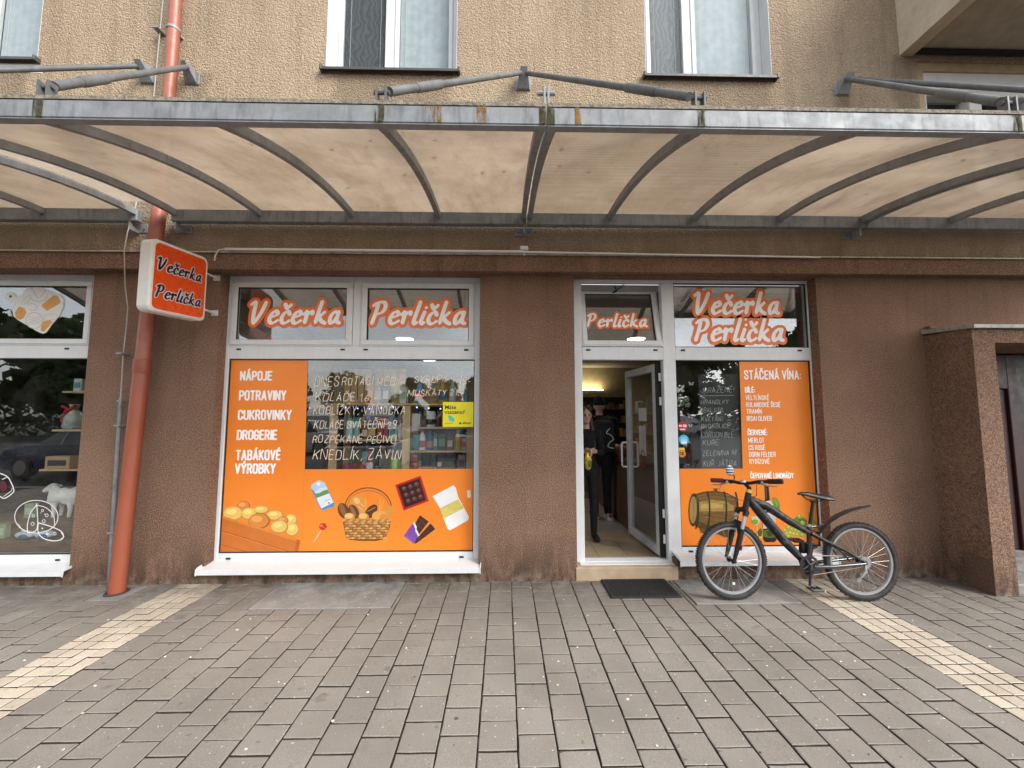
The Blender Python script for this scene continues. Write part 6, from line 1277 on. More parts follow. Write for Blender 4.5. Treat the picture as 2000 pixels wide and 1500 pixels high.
# right bay
Z3, Z4, Z5 = 1.555, 1.28, 1.035
pack('plain white box at the left of the upper right board', -1.045, Z3, .10, .155, C_(216, 218, 214))
pack('dark packet beside the plain white box', -.955, Z3, .06, .11, C_(60, 46, 62), C_(120, 80, 80))
bottle('white can printed with a dark round face', -.88, Z3, .185, .056, C_(226, 226, 220), C_(214, 214, 208), C_(34, 32, 34), shape='jar', name='can', cat='can')
bottle('maroon bottle left of the yellow sticker', -.79, Z3, .20, .032, C_(90, 34, 36), C_(60, 30, 30))
pack('ochre box partly behind the yellow sticker', -.70, Z3, .07, .18, C_(150, 100, 36), C_(176, 130, 60))
bottle('teal pleated paper roll at the left of the lower right board', -1.045, Z4, .185, .05, C_(70, 150, 160), C_(120, 170, 140), shape='jar', name='roll', cat='roll')
bottle('white dish soap bottle with pink cap and red print', -.975, Z4, .235, .045, C_(238, 238, 236), C_(206, 60, 100), C_(190, 110, 130), shape='round')
bottle('blue cleaner bottle with red and yellow label', -.885, Z4, .225, .042, C_(36, 90, 160), C_(30, 80, 150), C_(190, 130, 110))
pack('slim teal packet right of the blue cleaner', -.815, Z4, .05, .19, C_(60, 120, 116), C_(176, 190, 196), d=.05)
pack('dark green coffee box on the lower right board', -.735, Z4, .09, .19, C_(22, 74, 48), C_(96, 150, 84))
pack('brown and cream packet right of the dark green box', -.64, Z4, .075, .165, C_(84, 50, 46), C_(196, 170, 156))
bottle('yellow lemon cleaner bottle on the lower right board', -.553, Z4, .235, .042, C_(206, 184, 70), C_(216, 190, 60), C_(180, 160, 80))
pack('grey and red packet beside the right post', -.475, Z4, .055, .14, C_(176, 166, 170), C_(190, 60, 70))
bottle('orange preserve jar on the bottom right board', -1.055, Z5, .09, .036, C_(190, 66, 20), C_(206, 196, 186), shape='jar', name='jar', cat='jar')
b_ = bottle('orange preserve jar stacked on its twin at the bottom right', -1.055, Z5 + .092, .09, .036, C_(176, 60, 20), C_(206, 196, 186), shape='jar', name='jar', cat='jar')
pack('flat pink and cream box at the bottom right board', -.90, Z5, .22, .05, C_(206, 176, 120), C_(206, 50, 90))
pack('olive cardboard display box at the bottom right', -.68, Z5, .20, .055, C_(126, 116, 90), None)
pack('grey box with a white price tag at the bottom right', -.69, Z5, .20, .15, C_(96, 96, 98), C_(130, 130, 132), y=.66)
pack('mauve box with a dark window beside the right post', -.50, Z5, .09, .19, C_(150, 120, 130), C_(92, 66, 72))
pack('small white price tag card on the bottom right board', -.762, Z5 + .056, .05, .05, C_(230, 228, 220), None, y=.52, d=.004, name='price_tag', cat='price tag')
rq = random.Random(17); BCOL = (('red', (170, 40, 44)), ('teal', (60, 140, 136)), ('white', (216, 216, 210)), ('dark blue', (34, 60, 120)), ('yellow', (206, 176, 60)), ('green', (50, 110, 64)), ('pink', (206, 120, 140)), ('brown', (110, 70, 44)))
for bn, zb, xa, xb, hm in (('middle bay upper board', 1.41, -1.88, -1.22, .33), ('middle bay lower board', 1.035, -1.88, -1.22, .30), ('right bay upper board', 1.555, -1.06, -.47, .22), ('right bay middle board', 1.28, -1.06, -.47, .22), ('right bay bottom board', 1.035, -1.06, -.47, .20)):
    x = xa; k_ = 0
    while x < xb:
        cn, cc_ = rq.choice(BCOL); k_ += 1; hh = hm * rq.uniform(.75, .98); lb = cn + (' bottle' if k_ % 2 else ' box') + ' in the back row, ' + bn + ', ' + ORD[k_] + ' from left'
        if k_ % 2: bottle(lb, x, zb, hh, .034, C_(*cc_), C_(*[min(255, v + 40) for v in cc_[::-1]]), C_(*rq.choice(BCOL)[1]), y=.78, shape=rq.choice(('bottle', 'round', 'jar')))
        else: pack(lb, x, zb, .075, hh, C_(*cc_), C_(*rq.choice(BCOL)[1]), y=.80)
        x += rq.uniform(.088, .105)
bl = MB(); rb = random.Random(5)
for i in range(14):
    x = -2.3 + i * .14; bl.lathe([(.0055, 0), (.007, .006), (.003, .012)], (x, .52, 1.775 + .012 * math.sin(i)), 6)
fl = thing('fairy_lights', 'string of small blue fairy lights under the rack top board', 'fairy lights', (-1.4, .52, 1.78))
bl.build('bulbs', emit('blue bulb', (.25, .3, 1.0), 5.0), fl)
m = MB(); m.tube([(-2.3 + i * .14, .525, 1.783 + .012 * math.sin(i)) for i in range(14)], .0018, 4); m.build('wire', C_(30, 34, 44), fl)

# ---- things seen behind the side window and the doorway
def butterfly(label, x, z, s, col, a):
    b = MB(); ca, sa = math.cos(a), math.sin(a)
    for sg in (-1, 1):
        for poly in ([(0, 0), (.35, .5), (.9, .75), (1.0, .45), (.6, .05)], [(0, 0), (.6, .02), (.75, -.3), (.45, -.6), (.12, -.4)]):
            b.prism([(x + (sg * p * ca - q * sa) * s, z + (sg * p * sa + q * ca) * s) for p, q in poly], .23 + .004, .233 + .004)
    t_ = thing('butterfly', label, 'butterfly', (x, .235, z), 'paper butterflies behind the side window')
    b.build('wings', col, t_); m = MB(); m.tube([(x + sa * s * .5, .231, z - ca * s * .5), (x - sa * s * .55, .231, z + ca * s * .55)], s * .07, 6); m.tube([(x, .2305, z - s * .5), (x + .004, .234, z - s * 1.5 - .06)], .0014, 4); m.build('body', C_(70, 70, 60), t_)
butterfly('white paper butterfly with spread wings left of the chalkboard', 1.995, 1.985, .058, C_(222, 230, 214), .15)
butterfly('small white paper butterfly upper left of the chalkboard', 2.125, 2.05, .032, C_(216, 214, 210), -.1)
butterfly('pink paper butterfly cut by the door frame', 1.935, 1.71, .034, C_(214, 196, 194), .4)
butterfly('pale blue paper butterfly among the red flowers', 2.105, 1.68, .04, C_(150, 170, 200), -.2)
butterfly('tiny white butterfly below the red flowers', 2.10, 1.575, .024, C_(220, 216, 210), 0)
def bouquet(label, x, y, z, r, cols, n, seed):
    rr = random.Random(seed); t_ = thing('flowers', label, 'flowers', (x, y, 1.0)); hd = MB(); lf = MB()
    for i in range(n):
        a, b = rr.uniform(-1, 1) * r, rr.uniform(-.6, .6) * r; s = rr.uniform(.35, .6) * .03
        hd.cur = rr.randrange(len(cols))
        for k in range(5):
            an = k * 1.2566 + i; c = (x + a + math.cos(an) * s, y + rr.uniform(-.02, .04), z + b + math.sin(an) * s); hd.ell(c, (s * .7, s * .35, s * .7), 6, 4)
        lf.tube([(x + a, y + .03, z + b), (x + a * .3, y + .05, 1.02)], .0022, 4)
    o = hd.build('blossoms', cols, t_, smooth=True); stuff(o); lf.build('stems', C_(50, 70, 40), t_)
    m = MB(); m.lathe([(.03, 1.0), (.045, 1.05), (.04, 1.14)], (x, y + .05, 0), 14); m.build('vase', C_(70, 40, 90, .2), t_, smooth='auto'); return t_
bouquet('bunch of white blossoms behind the side window left of the chalkboard', 2.05, .33, 1.86, .085, [C_(220, 226, 216), C_(196, 206, 190)], 16, 1)
bouquet('bunch of red and dark pink flowers behind the side window', 2.07, .40, 1.68, .10, [C_(150, 30, 46), C_(110, 24, 44)], 18, 2)
bouquet('single cream daisy by the blue round sticker', 2.075, .30, 1.345, .012, [C_(226, 208, 176)], 2, 3)
m = MB(); m.box(1.85, 3.45, .26, .75, .98, 1.0); m.box(1.85, 3.45, .70, .72, .12, .98); tag(m.build('window_ledge', M['dark wood']), 'dark display ledge behind the side window', 'ledge')
# counter along the right of the aisle
CT = thing('counter', 'dark brown shop counter running back on the right of the doorway', 'counter', (1.95, 2.6, FZ))
m = MB(); m.bbox(1.70, 2.25, 1.15, 4.2, FZ, 1.02, .005); m.build('body', M['dark wood'], CT); m = MB(); m.bbox(1.67, 2.28, 1.13, 4.22, 1.0205, 1.06, .005); m.build('top', plain('counter top', (.06, .035, .025), .3), CT)
for i in range(3):
    bk = thing('goods_basket', ('near', 'middle', 'far')[i] + ' woven basket of small goods on the counter edge', 'basket', (1.86, 1.9 + i * .42, 1.06), 'baskets on the counter')
    m = MB(); m.hexa([(1.72, 1.74 + i * .42, 1.061), (2.0, 1.74 + i * .42, 1.061), (2.0, 2.06 + i * .42, 1.061), (1.72, 2.06 + i * .42, 1.061), (1.69, 1.72 + i * .42, 1.17), (2.03, 1.72 + i * .42, 1.17), (2.03, 2.08 + i * .42, 1.17), (1.69, 2.08 + i * .42, 1.17)]); m.build('basket', C_(120, 74, 44, .8), bk)
    m = MB(); rr = random.Random(i)
    for k in range(9): m.cur = k % 3; m.ell((rr.uniform(1.74, 1.98), rr.uniform(1.78, 2.02) + i * .42, 1.175), (.045, .05, .03), 8, 5)
    k_ = m.build('goods', [C_(190, 120, 60), C_(150, 60, 50), C_(206, 190, 150)], bk, smooth=True); stuff(k_)
# shelf along the aisle behind the counter and shelf at the back
PCOL = {(120, 60, 40): 'rust brown', (170, 130, 70): 'tan', (90, 80, 70): 'grey-brown', (150, 40, 40): 'red', (60, 80, 60): 'green', (190, 180, 160): 'cream', (50, 50, 70): 'navy', (196, 160, 60): 'yellow', (110, 90, 70): 'brown'}
def goods_shelf(label, glabel, group, org, length, rot, rows, seed, depth=.3):
    s = thing('goods_shelf', label, 'shelf', org); s.rotation_euler = (0, 0, rot); rr = random.Random(seed)
    def part(name, mb, mat): o = mb.build(name, mat); o.parent = s; return o
    for x in (0, length): part('side', MB().box(x - .012, x + .012, 0, depth, 0, rows[-1] + .35), C_(70, 66, 60))
    part('back', MB().box(.013, length - .013, depth, depth + .01, 0, rows[-1] + .35), C_(34, 30, 26))
    mat4 = Matrix.Translation(org) @ Matrix.Rotation(rot, 4, 'Z')
    for z in rows:
        part('board', MB().bbox(.013, length - .013, -.02, depth - .001, z - .03, z, .003), C_(110, 104, 94))
        x = .06; k_ = 0
        while x < length - .12:
            w, h = rr.uniform(.06, .15), rr.uniform(.1, .26); col = rr.choice(((120, 60, 40), (170, 130, 70), (90, 80, 70), (150, 40, 40), (60, 80, 60), (190, 180, 160), (50, 50, 70), (196, 160, 60), (110, 90, 70)))
            k_ += 1; m = MB(); m.bbox(-w / 2, w / 2, -.06, .06, 0, h, .004); o = m.build('goods_pack', C_(*col)); tag(o, PCOL[col] + ' pack, ' + ORD[k_] + ' from the left, ' + ('bottom', 'second', 'third', 'top')[rows.index(z) if len(rows) == 4 else rows.index(z) + 1] + ' board, ' + glabel, 'pack', group)
            o.location = mat4 @ Vector((x + w / 2, .07, z + .0005)); o.rotation_euler = (0, 0, rot); x += w + rr.uniform(.01, .05)
goods_shelf('white goods shelf behind the counter seen through the open door leaf', 'shelf behind door leaf', 'packs on the shelf behind the door leaf', (2.62, 3.9, FZ), 2.4, R(-90), (.9, 1.25, 1.62), 4)
goods_shelf('tall goods shelf at the back wall seen through the doorway', 'back wall shelf', 'packs on the back wall shelf', (1.9, 7.2, FZ), 2.5, 0, (.5, .95, 1.35, 1.75), 9, .32)

# ---- neighbour window display
dsp = thing('display_stand', 'wooden display stand with a ladder back in the leftmost window', 'display stand', (-5.2, .6, .2))
for z, a, b in ((1.97, -5.07, -4.5), (1.53, -5.15, -4.5), (1.085, -5.25, -4.5)): m = MB(); m.bbox(a, b, .42, .72, z - .022, z, .003); m.build('board', M['pine wood'], dsp)
m = MB(); m.hexa([(-5.12, .70, .35), (-4.9, .70, .35), (-4.9, .725, .35), (-5.12, .725, .35), (-5.0, .70, 2.2), (-4.86, .70, 2.2), (-4.86, .725, 2.2), (-5.0, .725, 2.2)]); m.build('ladder_side', M['pine wood'], dsp)
m = MB(); m.box(-7.4, -4.48, .27, 1.4, .2, .35); m.bbox(-5.9, -4.48, .40, 1.2, .351, .52, .004); m.build('platform', plain('old wood', (.12, .075, .04), .7), dsp)
pack('kraft box with dark jar print on the display stand', -5.08, 1.085, .27, .14, C_(190, 164, 112), C_(70, 50, 60), y=.5, d=.12)
pack('small white box with blue print on the upper stand board', -4.955, 1.97, .09, .145, C_(222, 224, 220), C_(110, 150, 170), y=.5, d=.07)
gf = thing('gift_pack', 'clear gift pack tied with a red ribbon on the display stand', 'gift pack', (-5.0, .5, 1.53))
m = MB(); m.lathe([(.08, 1.531), (.095, 1.56), (.08, 1.68), (.03, 1.76), (.05, 1.82)], (-5.0, .5, 0), 12); m.build('wrap', C_(170, 176, 170, .15), gf, smooth=True)
m = MB(); m.tube([(-5.06, .43, 1.62), (-5.03, .44, 1.74), (-4.99, .455, 1.77), (-4.93, .44, 1.80)], [.012, .016, .016, .02], 6); m.tube([(-5.03, .45, 1.765), (-5.08, .44, 1.80)], .014, 6); m.build('ribbon', C_(190, 30, 36), gf)
for i, (x, z) in enumerate(((-5.62, .3505), (-5.50, .3505), (-5.44, .4505 + .07))):
    pack(('pale green printed carton at the left front of the leftmost window', 'pale green printed carton right of its twin', 'pale green printed carton on the platform step')[i], x, z, .10, .16, C_(150, 166, 130), C_(190, 200, 170), y=.36 if i < 2 else .55, d=.06)
for i, x in enumerate((-5.23, -5.02)):
    w_ = thing('cheese', ('left', 'right')[i] + ' blue and white wrapped cheese at the bottom of the leftmost window', 'cheese', (x, .34, .351))
    m = MB(); m.ell((x, .34, .392), (.10, .06, .042), 18, 8); m.build('wrap', C_(196, 210, 220, .3), w_, smooth=True); m = MB(); m.ell((x + .03, .287, .385), (.05, .012, .026), 10, 6); m.build('print', C_(70, 100, 140), w_, smooth=True)

# ================================================================== soft bodies: capsules merged to one skin
def remeshed(name, caps, voxel, extra=None, smooth=3):
    mb = MB()
    for (a, b, ra, rb) in caps:
        a, b = Vector(a), Vector(b); d = b - a; L = max(d.length, 1e-4); t = d / L
        pts, rs = [], []
        for k in range(5): an = math.pi / 2 * (1 - k / 4); pts.append(a - t * ra * math.sin(an)); rs.append(max(.0008, ra * math.cos(an)))
        for k in range(5): an = math.pi / 2 * k / 4; pts.append(b + t * rb * math.sin(an)); rs.append(max(.0008, rb * math.cos(an)))
        mb.tube(pts, rs, 12)
    for (c, r) in (extra or []): mb.ell(c, r, 16, 10)
    me = mb.mesh(name, MATS['white paint']); tmp = bpy.data.objects.new('tmp', me); COL.objects.link(tmp)
    md = tmp.modifiers.new('r', 'REMESH'); md.mode = 'VOXEL'; md.voxel_size = voxel
    ms = tmp.modifiers.new('s', 'SMOOTH'); ms.factor = .5; ms.iterations = smooth
    dg = bpy.context.evaluated_depsgraph_get(); out = bpy.data.meshes.new_from_object(tmp.evaluated_get(dg)); bpy.data.objects.remove(tmp)
    out.materials.clear(); out.polygons.foreach_set('use_smooth', [True] * len(out.polygons)); return out
def hand_caps(w, d, up, side):
    """palm and five bent fingers from wrist w along d; up = back of the hand, side = towards the thumb"""
    w, d, up, side = Vector(w), Vector(d).normalized(), Vector(up).normalized(), Vector(side).normalized(); c = []
    for k in (-.028, -.009, .010, .028): c.append((w + side * k * .5, w + d * .085 + side * k, .014, .012))
    for k, ln in ((-.03, .058), (-.0105, .07), (.0095, .076), (.029, .068)):
        b0 = w + d * .088 + side * k; b1 = b0 + d * ln * .45 - up * ln * .15; b2 = b1 + d * ln * .15 - up * ln * .4; b3 = b2 - d * ln * .2 - up * ln * .22
        c += [(b0, b1, .0098, .009), (b1, b2, .009, .0085), (b2, b3, .0085, .0075)]
    t0 = w + d * .03 + side * .03; t1 = t0 + d * .03 + side * .025 - up * .015; t2 = t1 + d * .03 - up * .02 - side * .006
    return c + [(t0, t1, .012, .0105), (t1, t2, .0105, .0085)]
def paint_mesh(me, mats, fn):
    for mt in mats: me.materials.append(mt)
    me.polygons.foreach_set('material_index', [fn(p.center) for p in me.polygons])
skin = plain('skin', (.55, .33, .24), .5, var=.05); blackc = plain('black cloth', (.007, .007, .008), .95, var=.4, scale=14, bump=.6, bscale=22); darkc = plain('dark cloth', (.009, .009, .010), .95, var=.4, scale=14, bump=.6, bscale=22)
# woman facing the street
bx, by, bz = 1.065, .95, FZ
P_ = lambda x, y, z: (bx + x, by + y, bz + z)
caps = [(P_(0, 0, .93), P_(0, 0, 1.1), .125, .112), (P_(-.05, 0, .9), P_(.05, 0, .9), .11, .11), (P_(0, 0, 1.1), P_(0, .0, 1.28), .112, .118), (P_(-.12, .01, 1.34), P_(.12, .01, 1.34), .058, .058), (P_(0, .01, 1.36), P_(0, 0, 1.47), .055, .048)]
for s in (-1, 1):
    caps += [(P_(s * .085, 0, .86), P_(s * .09, .0, .46), .085, .058), (P_(s * .09, 0, .46), P_(s * .09, .02, .09), .056, .042), (P_(s * .09, .03, .05), P_(s * .10, -.14, .04), .04, .036)]
    caps += [(P_(s * .165, .01, 1.34), P_(s * .215, .03, 1.09), .050, .040), (P_(s * .215, .03, 1.09), P_(s * .07, -.19, 1.13), .040, .030)]
    caps += hand_caps(P_(s * .068, -.19, 1.13), (-s * .55, -.75, .12), (0, -.15, 1), (s * .2, -.35, .9))
face = [((bx, by - .012, bz + 1.575), (.072, .088, .105)), ((bx, by - .045, bz + 1.515), (.048, .05, .05)), ((bx, by - .1, bz + 1.56), (.011, .016, .026)), ((bx - .07, by, bz + 1.565), (.012, .018, .028)), ((bx + .07, by, bz + 1.565), (.012, .018, .028))]
me = remeshed('person', caps, .0068, face, 2)
def wcol(c):
    z = c.z - bz
    if z > 1.405: return 0
    if c.y < by - .195 and 1.0 < z < 1.25 and abs(c.x - bx) < .1: return 0
    if z > .93: return 1
    return 2
paint_mesh(me, [skin, blackc, darkc], wcol)
wo = bpy.data.objects.new('person', me); COL.objects.link(wo); wo.location = (0, 0, 0)
tag(wo, 'person in black top and trousers facing out of the doorway holding a yellow snack bag', 'person')
hairm = plain('brown hair', (.045, .026, .018), .55, var=.3, scale=40)
hc = [(P_(s * .055, .02, 1.62), P_(s * .10, .005, 1.30), .034, .03) for s in (-1, 1)] + [(P_(s * .085, .0, 1.42), P_(s * .11, -.03, 1.17), .03, .016) for s in (-1, 1)] + [(P_(0, .05, 1.62), P_(0, .08, 1.25), .07, .06)]
hm = remeshed('hair', hc, .008, [((bx, by + .022, bz + 1.60), (.086, .092, .10)), ((bx - .045, by - .025, bz + 1.652), (.04, .06, .04)), ((bx + .045, by - .025, bz + 1.652), (.04, .06, .04))], 1); hm.materials.append(hairm)
ho = bpy.data.objects.new('hair', hm); COL.objects.link(ho); ho.parent = wo
m = MB()
for s in (-1, 1): m.ell((bx + s * .03, by - .094, bz + 1.575), (.012, .006, .0065), 8, 5); m.tube([(bx + s * .014, by - .1, bz + 1.592), (bx + s * .045, by - .09, bz + 1.594)], .0035, 5)
m.build('eyes', C_(36, 28, 26), wo, smooth=True)
m = MB(); m.tube([(bx - .02, by - .093, bz + 1.521), (bx, by - .1, bz + 1.520), (bx + .02, by - .093, bz + 1.521)], [.003, .0055, .003], 6); m.build('mouth', C_(160, 84, 80), wo, smooth=True)
# her snack bag
sbg = thing('snack_bag', 'shiny yellow and green snack bag held by the person in the doorway', 'bag', (1.035, .70, 1.02))
m = MB(); n = 10; prof = [(.02, 0), (.034, .02), (.044, .07), (.046, .12), (.04, .17), (.024, .2), (.018, .215)]
m.lathe([(r, h) for r, h in prof], (1.035, .70, 1.02), 14, sy=.5); m.build('packet', plain('yellow foil', (.62, .46, .05), .25, metal=.3, var=.5, scale=30), sbg, smooth=True)
m = MB(); m.ell((1.05, .681, 1.10), (.026, .008, .05), 10, 6); m.build('print', C_(110, 120, 40, .3), sbg, smooth=True)
# man with his back turned
bx2, by2 = 1.50, 1.95
Q_ = lambda x, y, z: (bx2 + x, by2 + y, bz + z)
caps = [(Q_(0, 0, 1.0), Q_(0, 0, 1.22), .15, .15), (Q_(0, 0, 1.22), Q_(0, 0, 1.40), .155, .15), (Q_(-.17, 0, 1.48), Q_(.17, 0, 1.48), .075, .075), (Q_(0, 0, 1.5), Q_(0, .02, 1.62), .062, .056)]
for s in (-1, 1):
    caps += [(Q_(s * .1, 0, .96), Q_(s * .1, .02, .52), .105, .075), (Q_(s * .1, .02, .52), Q_(s * .1, 0, .1), .074, .058), (Q_(s * .1, -.0, .07), Q_(s * .12, .14, .05), .045, .04)]
    caps += [(Q_(s * .23, 0, 1.48), Q_(s * .27, .03, 1.18), .068, .055), (Q_(s * .27, .03, 1.18), Q_(s * .17, .24, 1.12), .052, .038)] + hand_caps(Q_(s * .165, .25, 1.12), (-s * .3, .9, 0), (0, 0, 1), (-s * .9, -.3, 0))
me = remeshed('person', caps, .009, [(Q_(0, .02, 1.73), (.08, .095, .115)), (Q_(-.082, .02, 1.71), (.012, .02, .03)), (Q_(.082, .02, 1.71), (.012, .02, .03)), (Q_(0, .115, 1.7), (.014, .02, .02))], 2)
def mcol(c):
    z = c.z - bz
    if z > 1.575: return 0
    if c.y > by2 + .25 and 1.0 < z < 1.25: return 0
    return 1 if z > .98 else 2
paint_mesh(me, [skin, blackc, darkc], mcol)
mo = bpy.data.objects.new('person', me); COL.objects.link(mo)
tag(mo, 'person in black with cap and backpack standing with the back to the doorway', 'person')
m = MB(); i0 = 0; m.lathe([(.098, 1.73), (.1, 1.78), (.085, 1.84), (.05, 1.87), (.01, 1.88)], (bx2, by2 + .015, bz), 20, sx=.92, sy=1.08); m.hexa([Q_(-.07, .09, 1.745), Q_(.07, .09, 1.745), Q_(.055, .19, 1.735), Q_(-.055, .19, 1.735), Q_(-.07, .09, 1.76), Q_(.07, .09, 1.76), Q_(.055, .19, 1.75), Q_(-.055, .19, 1.75)]); m.build('cap', blackc, mo, smooth='auto')
m = MB(); m.tube([Q_(-.02, -.06, .0 + 1.6), Q_(.02, -.06, 1.6)], .02, 6)
for i, (dx, dy) in enumerate(((-.1, .0), (.1, -.08))):
    m = MB(); x, y = bx2 + dx, by2 + dy
    for k in range(1):
        V = []; 
        for (yy, w, h) in ((-.10, .03, .05), (-.085, .04, .085), (-.02, .042, .09), (.08, .045, .06), (.15, .044, .045), (.19, .03, .03)): V += [(x - w, y + yy, bz + .004), (x + w, y + yy, bz + .004), (x + w * .8, y + yy, bz + h), (x - w * .8, y + yy, bz + h)]
        F = [(0, 1, 2, 3), (20, 23, 22, 21)]
        for j in range(5): q = 4 * j; F += [(q, q + 4, q + 5, q + 1), (q + 1, q + 5, q + 6, q + 2), (q + 2, q + 6, q + 7, q + 3), (q + 3, q + 7, q + 4, q)]
        m.add(V, F)
    m.build('shoe', C_(206, 196, 194), mo, smooth='auto')
    m = MB(); m.box(x - .03, x + .03, y - .112, y - .088, bz + .05, bz + .095); m.build('heel_patch', C_(150, 40, 66), mo)
BP = thing('backpack', 'black backpack with a white squiggle on the back of the person in the doorway', 'backpack', (bx2, by2 - .2, bz + 1.05))
me = remeshed('pack_body', [(Q_(-.09, -.2, 1.1), Q_(.09, -.2, 1.1), .09, .09), (Q_(-.08, -.19, 1.42), Q_(.08, -.19, 1.42), .085, .085), (Q_(-.09, -.2, 1.1), Q_(-.08, -.19, 1.42), .09, .085), (Q_(.09, -.2, 1.1), Q_(.08, -.19, 1.42), .09, .085), (Q_(0, -.2, 1.1), Q_(0, -.2, 1.4), .1, .1), (Q_(-.06, -.28, 1.12), Q_(.06, -.28, 1.12), .05, .05)], .012); me.materials.append(plain('backpack cloth', (.016, .016, .018), .85, var=.3))
o = bpy.data.objects.new('pack_body', me); COL.objects.link(o); attach(o, BP)
m = MB(); F_ = Field(); F_.stroke(catmull([(0, .32), (-.05, .26), (.02, .22), (.05, .16), (0, .12), (-.03, .06), (.05, .03)], 5), .006); F_.mesh(m, lambda a, b: (bx2 + .06 + a, by2 - .345, bz + 1.06 + b), .004); m.build('white_print', C_(220, 220, 220), BP)
m = MB()
for s in (-1, 1): m.tube([Q_(s * .12, -.12, 1.5), Q_(s * .13, .03, 1.57), Q_(s * .14, .155, 1.42), Q_(s * .15, .12, 1.15), Q_(s * .13, -.1, 1.08)], .016, 6, squash=(1.6, .5))
m.build('straps', blackc, BP)
# sheep figurine
SX, SY, SZ = -5.09, .55, .5205
rs_ = random.Random(4); wool = [((SX + .03 + rs_.uniform(-.13, .13), SY + rs_.uniform(-.055, .055), SZ + .24 + rs_.uniform(-.06, .07)), (.035, .035, .033)) for _ in range(46)]
caps = [((SX - .06, SY, SZ + .24), (SX + .12, SY, SZ + .24), .085, .085), ((SX - .08, SY, SZ + .27), (SX - .13, SY, SZ + .34), .055, .045), ((SX - .13, SY, SZ + .345), (SX - .205, SY - .01, SZ + .305), .044, .024), ((SX - .125, SY - .03, SZ + .365), (SX - .10, SY - .065, SZ + .345), .014, .009), ((SX - .125, SY + .03, SZ + .365), (SX - .10, SY + .065, SZ + .345), .014, .009)]
for dx in (-.06, .12):
    for dy in (-.04, .04): caps += [((SX + dx, SY + dy, SZ + .18), (SX + dx + .008, SY + dy, SZ + .09), .03, .02), ((SX + dx + .008, SY + dy, SZ + .09), (SX + dx, SY + dy, SZ + .02), .02, .018)]
me = remeshed('sheep_figurine', caps, .008, wool, 1); me.materials.append(plain('sheep white', (.66, .66, .62), .8, bump=.6, bscale=70))
o = bpy.data.objects.new('sheep_figurine', me); COL.objects.link(o); tag(o, 'white sheep figurine standing in the leftmost window', 'figurine')

# ================================================================== bicycle leaning at the side window
BK = thing('bicycle', 'black full suspension mountain bike parked before the wine poster', 'bicycle', (2.72, -.46, 0))
def bp(x, yl, z): return (x, -.44 - .04 * (x - 2.126) / 1.19 + yl + .075 * z, z)
t = NT('bike black'); v_ = t.obj()
c_ = t.mix(t.rng(t.noise(v_, 16, 5, .75, (1.4, 1, 1.4)), .52, .64, 0, .75), (.009, .009, .010), (.075, .075, .08)); t.bsdf(c_, t.rng(t.noise(v_, 40, 3), .3, .7, .4, .6), 0, .4, .0)
bkm = M["bike black"]; bks = plain('bike satin black', (.012, .012, .013), .6, spec=.3)
silver = plain('bike silver', (.27, .275, .28), .4, metal=.3); chrome = plain('bike chrome', (.4, .405, .41), .35, metal=.5)
WR = .345
def wheel(cx, steer):
    mt = Matrix.Translation(bp(cx, 0, WR)) @ Matrix.Rotation(steer, 4, 'Z') @ Matrix.Rotation(R(-4.3), 4, 'X')
    n = 72; ty = MB(); rt = .0265; Rm = WR - rt
    ring = [(Rm * math.cos(2 * math.pi * k / n), 0, Rm * math.sin(2 * math.pi * k / n)) for k in range(n)]
    ty.tube(ring, rt, 12, closed=True)
    for k in range(96):
        a = 2 * math.pi * k / 96; ca, sa = math.cos(a), math.sin(a)
        for (yy, rr, w) in (((-.008, WR - .001, .008) if k % 2 else (.008, WR - .001, .008)), (-.020, WR - .008, .006), (.020, WR - .008, .006)):
            t0, h = .0062, .0048
            pts = []
            for rad in (rr - .004, rr + h):
                for (dt, dy) in ((-t0, -w), (t0, -w), (t0, w), (-t0, w)): pts.append((rad * ca - dt * sa, yy + dy, rad * sa + dt * ca))
            ty.hexa(pts)
    ty.xf(mt); w_ = ty.build('wheel', M['tyre rubber'], BK, smooth='auto')
    rm = MB(); base = []
    prof = [(.297, -.012), (.300, -.0135), (.278, -.0115), (.273, 0), (.278, .0115), (.300, .0135), (.297, .012)]
    V = []
    for k in range(n):
        a = 2 * math.pi * k / n
        for (r_, y_) in prof: V.append((r_ * math.cos(a), y_, r_ * math.sin(a)))
    q = len(prof); rm.add(V, [(k * q + i, k * q + (i + 1) % q, ((k + 1) % n) * q + (i + 1) % q, ((k + 1) % n) * q + i) for k in range(n) for i in range(q)])
    rm.xf(mt); rm.build('rim', silver, w_, smooth='auto')
    hb = MB(); hb.lathe([(.012, -.06), (.016, -.05), (.026, -.032), (.016, -.026), (.014, .026), (.026, .032), (.016, .05), (.012, .06)], (0, 0, 0), 14, 'y'); hb.xf(mt); hb.build('hub', bks, w_, smooth='auto')
    sm = MB(); sm.tube([(0, 0, 0), (0, 0, 1)], 1, 5); sme = sm.mesh('spoke', chrome)
    for k in range(28):
        s = 1 if k % 2 else -1; a = 2 * math.pi * k / 28; b = a + (.42 if (k // 2) % 2 else -.42)
        A = mt @ Vector((.025 * math.cos(b), .03 * s, .025 * math.sin(b))); B = mt @ Vector((.276 * math.cos(a), .004 * s, .276 * math.sin(a)))
        d = B - A; o = bpy.data.objects.new('spoke', sme); COL.objects.link(o); o.parent = w_; o.location = A; o.rotation_euler = d.to_track_quat('Z', 'Y').to_euler(); o.scale = (.00125, .00125, d.length)
    rf = MB(); rf.bbox(-.018, .018, -.006, .006, -.02, .02, .004); 
    return w_, mt
fw, fmt = wheel(2.126, R(5)); rw, rmt = wheel(3.319, 0)
m = MB(); m.box(-.012, .012, -.006, .006, -.215, -.195); m.xf(fmt); m.build('spoke_reflector', C_(214, 206, 190, .3), fw)
